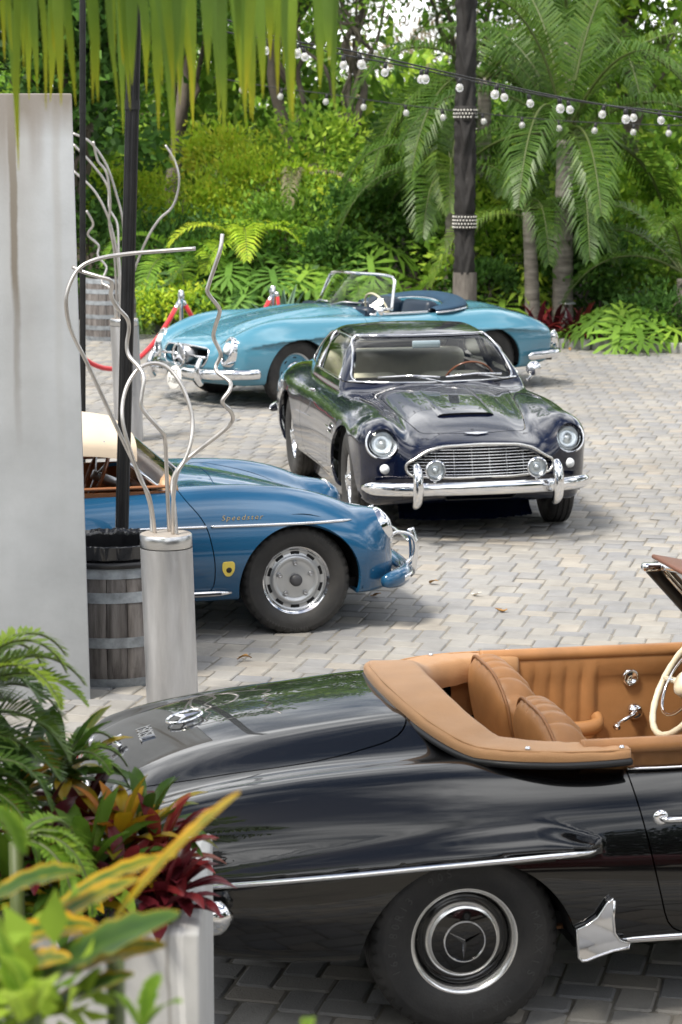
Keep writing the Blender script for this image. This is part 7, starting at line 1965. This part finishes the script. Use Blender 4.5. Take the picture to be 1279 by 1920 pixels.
def fore_plants():
    z = PT - .06
    def pl(px, py, d): p = at(px, py, d); return (p.x, p.y, min(p.z, z + .35)) if False else (p.x, p.y, z)
    # burgundy bromeliads
    for i, (px, py, d, n, L, W_, lab, m, ti) in enumerate((
        (325, 1655, 5.50, 28, .125, .027, 'burgundy bromeliad leaning over the planter corner towards the chrome bumper', LF_RED, (.50, .20)),
        (295, 1600, 5.60, 26, .15, .030, 'bright red bromeliad behind the planter corner', LF_RED, (.72, .22)),
        (225, 1575, 5.60, 24, .17, .032, 'orange flushed bromeliad behind the red one in the planter', LF_CROT, (.85, .14)),
        (150, 1540, 5.75, 24, .18, .032, 'dark wine red bromeliad in the middle of the planter', LF_RED, (.30, .2)),
        (70, 1600, 5.45, 22, .20, .036, 'brownish red bromeliad at the left of the planter', LF_RED, (.40, .2)),
        (235, 1660, 5.45, 24, .15, .030, 'red bromeliad low at the planter front', LF_RED, (.62, .2)),
        (120, 1440, 5.80, 22, .20, .032, 'lime and copper bromeliad behind the ferns beside the wall foot', LF_CROT, (.42, .2)),
        (165, 1625, 5.45, 22, .19, .033, 'green bromeliad between the red ones', LF_FERN, (.25, .2)),
        (270, 1550, 5.68, 22, .16, .028, 'yellow green bromeliad among the red ones', LF_CROT, (.45, .15)),
        (30, 1480, 5.70, 22, .22, .034, 'green and gold bromeliad at the left edge', LF_CROT, (.35, .2)),
        (20, 1680, 5.42, 22, .19, .034, 'lime green bromeliad in the lower left of the planter', LF_FERN, (.55, .2)),
        (120, 1690, 5.42, 20, .17, .032, 'copper and green bromeliad low in the planter', LF_CROT, (.60, .2)),
        (305, 1690, 5.43, 18, .13, .028, 'small purple bromeliad on the planter rim', LF_RED, (.25, .15)))):
        p = at(px, py, d); rosette((p.x, p.y, p.z - .03), n, L * 1.05, W_ * 1.12, m, lab, 'bromeliad_plant', 'bromeliad', 60 + i, (0, 75), .6, .68, ti, keel=.22)
        if p.z - .04 > z + .02: G().tube([(0, 0, z - p.z + .03), (0, 0, .02)], .014, 6).build('stem', STEM, LAST[0])
    # croton: long gold edged leaves close to the lens
    def croton(name, label, leaves, seed, m=LF_CROT, cat='plant'):
        rng = np.random.RandomState(seed); root = Vector(leaves[0][0]); t = thing(name, label, cat, (root.x, root.y, z))
        for a, b, w_, sag, t0 in leaves:
            a, b = np.array(a), np.array(b); k = 15; s = np.linspace(0, 1, k); P = a * (1 - s[:, None]) + b * s[:, None]; P[:, 2] += sag * np.sin(PI * s); P -= np.array((root.x, root.y, z))
            wv = w_ * np.sin(PI * np.clip(s * .93 + .05, 0, 1)) ** .6
            T = unit(np.gradient(P, axis=0)); view = unit(np.array((root.x, root.y, z)) + P - np.array((0, 0, CAM_H))); up = unit(np.array((0, -.35, 1.)) - 0 * view); sd = unit(np.cross(T, up)); cols = 9; V = []; TV = []
            for i in range(k):
                for c in range(cols):
                    u = c / (cols - 1) * 2 - 1; wob = 1 + .16 * math.sin(i * 2.7 + seed) + .1 * math.sin(i * 5.1 + c); V.append(P[i] + sd[i] * u * wv[i] / 2 * wob + np.cross(sd[i], T[i]) * (abs(u) * wv[i] * .12)); e = abs(u)
                    TV.append(np.clip(t0 + (.55 * max(e - .45, 0) / .55 if e > .12 else .35) + rng.normal(0, .07) + .25 * max(s[i] - .8, 0), 0, 1))
            F = [(i * cols + c, i * cols + c + 1, (i + 1) * cols + c + 1, (i + 1) * cols + c) for i in range(k - 1) for c in range(cols - 1)]
            fast_mesh('leaf', np.array(V), np.array(F), m, t, np.array(TV), smooth=True)
        P0 = np.array(leaves[0][0]) - np.array((root.x, root.y, z)); G().tube([(0, 0, -1.0 if z > 1.1 else -.02), tuple(P0)], .012, 6).build('stem', STEM, t)
    A = lambda x, y, d: tuple(at(x, y, d))
    croton('croton_plant', 'blurred gold edged croton with one yellow leaf pointing up right', [
        (A(215, 1725, 2.95), A(450, 1488, 2.85), .052, .008, .50), (A(0, 1890, 2.9), A(335, 1718, 2.8), .085, .010, .05), (A(50, 1775, 3.0), A(260, 1650, 2.95), .048, .010, .36), (A(-40, 1705, 3.0), A(150, 1635, 2.95), .050, .012, .20),
        (A(-40, 1800, 2.95), A(180, 1738, 2.9), .060, .012, .42), (A(90, 1715, 3.1), A(330, 1605, 3.05), .040, .012, .38), (A(-40, 1860, 2.9), A(130, 1800, 2.8), .060, .010, .40), (A(40, 1930, 2.9), A(250, 1830, 2.8), .055, .008, .20), (A(100, 1830, 2.9), A(310, 1775, 2.85), .05, .008, .42)], 81)
    croton('lime_shrub', 'blurred lime green leaves at the very bottom left', [
        (A(60, 1900, 2.71), A(-10, 1790, 2.62), 0.047, .02, 0.63), (A(60, 1910, 2.71), A(100, 1840, 2.58), 0.039, .02, 0.78), (A(50, 1920, 2.71), A(20, 1870, 2.54), 0.039, .02, 0.83), (A(270, 1925, 2.71), A(295, 1825, 2.62), 0.025, .01, 0.30), (A(275, 1925, 2.71), A(340, 1880, 2.62), 0.023, .01, 0.33), (A(260, 1925, 2.71), A(205, 1860, 2.62), 0.017, .01, 0.28), (A(30, 1880, 2.71), A(-30, 1720, 2.67), 0.039, .02, 0.43), (A(40, 1600, 2.87), A(-20, 1505, 2.79), 0.047, .01, 0.23), (A(575, 1935, 2.62), A(580, 1908, 2.54), 0.016, .004, 0.38)], 82, LF_FERN, 'shrub')
    rng = np.random.RandomState(86); p = at(20, 1880, 2.85); t = thing('lime_shrub', 'blurred lime leaved shrub filling the lowest left corner', 'shrub', (p.x, p.y, 0))
    V, ti = cloud(rng, (0, 0, p.z), (.10, .08, .07), 130, .055, .55, 16, spread=.4, base_t=.75); quads_obj('crown', V, ti, LF_FERN, t); G().tube([(0, 0, 0), (.01, 0, p.z)], .012, 6).build('stem', STEM, t)
    # ferns and cycads
    rng = np.random.RandomState(88)
    def fronds(name, label, root, specs, m, ll, lw, n, hang, tint, cat='fern', vee=.25, seg=2):
        t = thing(name, label, cat, (root[0], root[1], z)); r = np.array(root) - np.array((root[0], root[1], z))
        for (az, el, L, dr) in specs:
            P, V, ti = frond(rng, r, R(az), R(el), L, dr, n, ll, lw, seg, hang=hang, tint=tint + rng.normal(0, .1), vee=vee)
            o = quads_obj('frond', V, ti, m, t); G().tube(P, np.linspace(.007, .002, len(P)), 5).build('rachis', STEM, o)
        G().tube([(0, 0, -.05), tuple(r)], .016, 6).build('stem', STEM, t)
    fronds('cycad_plant', 'silvery cycad arching in front of the concrete wall', A(-120, 1395, 5.55), [(20, 62, .40, 1.6), (8, 46, .38, 1.4), (35, 72, .38, 1.6), (60, 60, .33, 1.4), (-5, 26, .34, 1.0), (0, 76, .38, 2.0), (150, 50, .5, 1.5), (-60, 40, .4, 1.5)], LF_PALM, .125, .009, 46, .16, .55, 'cycad')
    fronds('asparagus_fern', 'bright lime asparagus fern tips above the cycad', A(-60, 1300, 5.3), [(15, 50, .32, 1.3), (30, 66, .32, 1.6), (5, 34, .30, 1.0), (50, 60, .30, 1.6), (-20, 55, .30, 1.6), (0, 70, .32, 1.9)], LF_FERN, .060, .013, 24, .1, .85)
    fronds('asparagus_fern', 'feathery lime fern drooping over the middle of the planter', A(30, 1580, 4.9), [(10, 40, .26, 2.4), (25, 30, .30, 2.2), (-10, 35, .28, 2.4), (-30, 25, .26, 2.2), (45, 45, .28, 2.2)], LF_FERN, .050, .009, 34, .15, .7)
    fronds('asparagus_fern', 'dark fern filling the left edge of the planter', A(-90, 1490, 5.3), [(5, 35, .30, 1.8), (20, 45, .30, 2.0), (-15, 30, .30, 1.8), (35, 25, .30, 1.6), (0, 60, .32, 2.0)], LF_FERN, .060, .010, 36, .15, .2)
    fronds('asparagus_fern', 'small fern sprigs beside the wooden barrel foot', A(110, 1450, 5.75), [(20, 55, .22, 1.5), (0, 45, .22, 1.5), (40, 65, .22, 1.5), (-30, 60, .2, 1.5)], LF_FERN, .04, .009, 26, .15, .4)
    t = thing('ground_cover', 'dark green undergrowth between the planter plants', 'plant', (PX - .6, PD + .45, z))
    V, ti = cloud(rng, (-.08, 0, .05), (.40, .26, .12), 1800, .06, .35, 30, spread=.22, base_t=.35); quads_obj('leaves', V, ti, LF_MID, t)
    t['kind'] = 'stuff'; 
fore_plants()
# fallen leaves and petals on the paving
FL = mat('fallen_leaf', (.42, .22, .06), .7, var=.4); PT_ = mat('fallen_petal', (.75, .70, .62), .7)
for i, (x, y, m, lab) in enumerate(((458, 1242, FL, 'orange fallen leaf on the pavers near the black boot'), (812, 1098, FL, 'brown fallen leaf on the pavers right of the blue bumper'), (893, 1120, PT_, 'pale petal lying on the pavers in the open court'), (940, 1150, FL, 'olive fallen twig leaf on the pavers below the pale petal'), (705, 1122, FL, 'dry leaf on the pavers under the blue bumper'), (1070, 658, FL, 'dry leaf by the kerb behind the light blue tail'))):
    p = ground(x, y); rg = np.random.RandomState(i); k = 9; s = np.linspace(0, 1, k); L = .075; P = np.c_[(s - .5) * L, .01 * np.sin(s * 5), .022 + .012 * np.sin(s * 4 + i)]; P = P @ np.array(Matrix.Rotation(rg.uniform(0, 6), 3, 'Z')).T
    V, F = blade(P, .035 * np.sin(PI * np.clip(s, .06, .97)) ** .7, .3); o = M('fallen_leaf', V, F, m, loc=(p.x, p.y, 0)); tag(o, lab, 'leaf')
# ------------------------------------------------------------------ dark red car standing beside the viewer: shows as a mirror image in the black flank
def red_neighbour():
    src = [o for o in bpy.data.objects if o.get('label', '').startswith('medium blue roadster')][0]
    RP = paint('dark_red_paint', (.16, .004, .008))
    t = thing('parked_car', 'dark red car mirrored in the flank of the black roadster', 'car', (4.7, 2.3, 0), R(10))
    keep = {'body', 'bonnet', 'door', 'wheel', 'windscreen', 'canvas_top', 'front_bumper', 'rear_bumper', 'headlamp', 'underbody', 'wheel_well'}
    def cp(o, par):
        c = o.copy(); link(c); c.parent = par
        if c.type == 'MESH' and c.data.materials and c.data.materials[0].name in ('mid_blue_paint', 'beige_canvas'):
            c.material_slots[0].link = 'OBJECT'; c.material_slots[0].material = RP
        for ch in list(o.children):
            if ch.name.split('.')[0] in ('tyre', 'wheel_disc', 'rim_ring', 'lens', 'windscreen_frame'): cp(ch, c)
    for o in list(src.children):
        if o.name.split('.')[0] in keep: cp(o, t)
red_neighbour()
# ------------------------------------------------------------------ pavers: the 300 that show largest as pieces, the rest as one part
def finish_pavers():
    bpy.context.view_layer.update()
    dg = bpy.context.evaluated_depsgraph_get()
    X, Y = PAVERS[:, 0], PAVERS[:, 1]
    d = Y * math.cos(_t) + CAM_H * math.sin(_t); u = Y * math.sin(_t) - CAM_H * math.cos(_t)
    px = 639.5 + F_PX * X / d; py = 960 - F_PX * u / d
    cand = np.where((px > -10) & (px < 1290) & (py > 0) & (py < 1935))[0]
    cand = cand[np.argsort(d[cand])]
    o = cam.location; sel = []
    for i in cand:
        v = Vector((X[i], Y[i], .0)) - o
        hit, loc, *_r = SC.ray_cast(dg, o + v.normalized() * .2, v.normalized(), distance=v.length - .25)
        if not hit: sel.append(i)
        if len(sel) >= 300: break
    sel = set(sel)
    rng = np.random.RandomState(4)
    proto = []
    for k in range(24):
        Vp, Fp = paver_shape(PL_, PW_, rng)
        me = bpy.data.meshes.new('paver'); me.from_pydata(Vp.tolist(), [], Fp); me.materials.append(PAVER)
        a = me.attributes.new('tint', 'FLOAT', 'POINT'); a.data.foreach_set('value', np.full(len(Vp), (k + .5) / 24, np.float32))
        proto.append(me)
    order = rng.permutation(24)
    VV, FQ, FT, TT = [], [], [], []
    n8 = 0
    for i in range(len(PAVERS)):
        x, y, rot = PAVERS[i]; ang = PTH + rot * PI / 2 + (PI if rng.rand() < .5 else 0) + rng.normal(0, .008)
        z = .0068 + rng.normal(0, .0018)
        if i in sel:
            ob = bpy.data.objects.new('paver', proto[rng.randint(24)]); link(ob); ob.parent = _ground; ob.location = (x, y, z); ob.rotation_euler = (rng.normal(0, .004), rng.normal(0, .004), ang)
        else:
            Vp, Fp = paver_shape(PL_, PW_, rng, z); c, s_ = math.cos(ang), math.sin(ang)
            W = Vp.copy(); W[:, 0] = Vp[:, 0] * c - Vp[:, 1] * s_ + x; W[:, 1] = Vp[:, 0] * s_ + Vp[:, 1] * c + y
            VV.append(W); k = n8
            FQ += [(k, k + 1, k + 2, k + 3), (k, k + 3, k + 4, k + 7), (k + 4, k + 5, k + 6, k + 7)] + [tuple(k + q for q in f) for f in Fp[1:9]]
            TT.append(np.full(len(W), rng.rand())); n8 += len(W)
    o = fast_mesh('paving', np.concatenate(VV), np.array(FQ), PAVER, _ground, np.concatenate(TT)); o['kind'] = 'stuff'
finish_pavers()
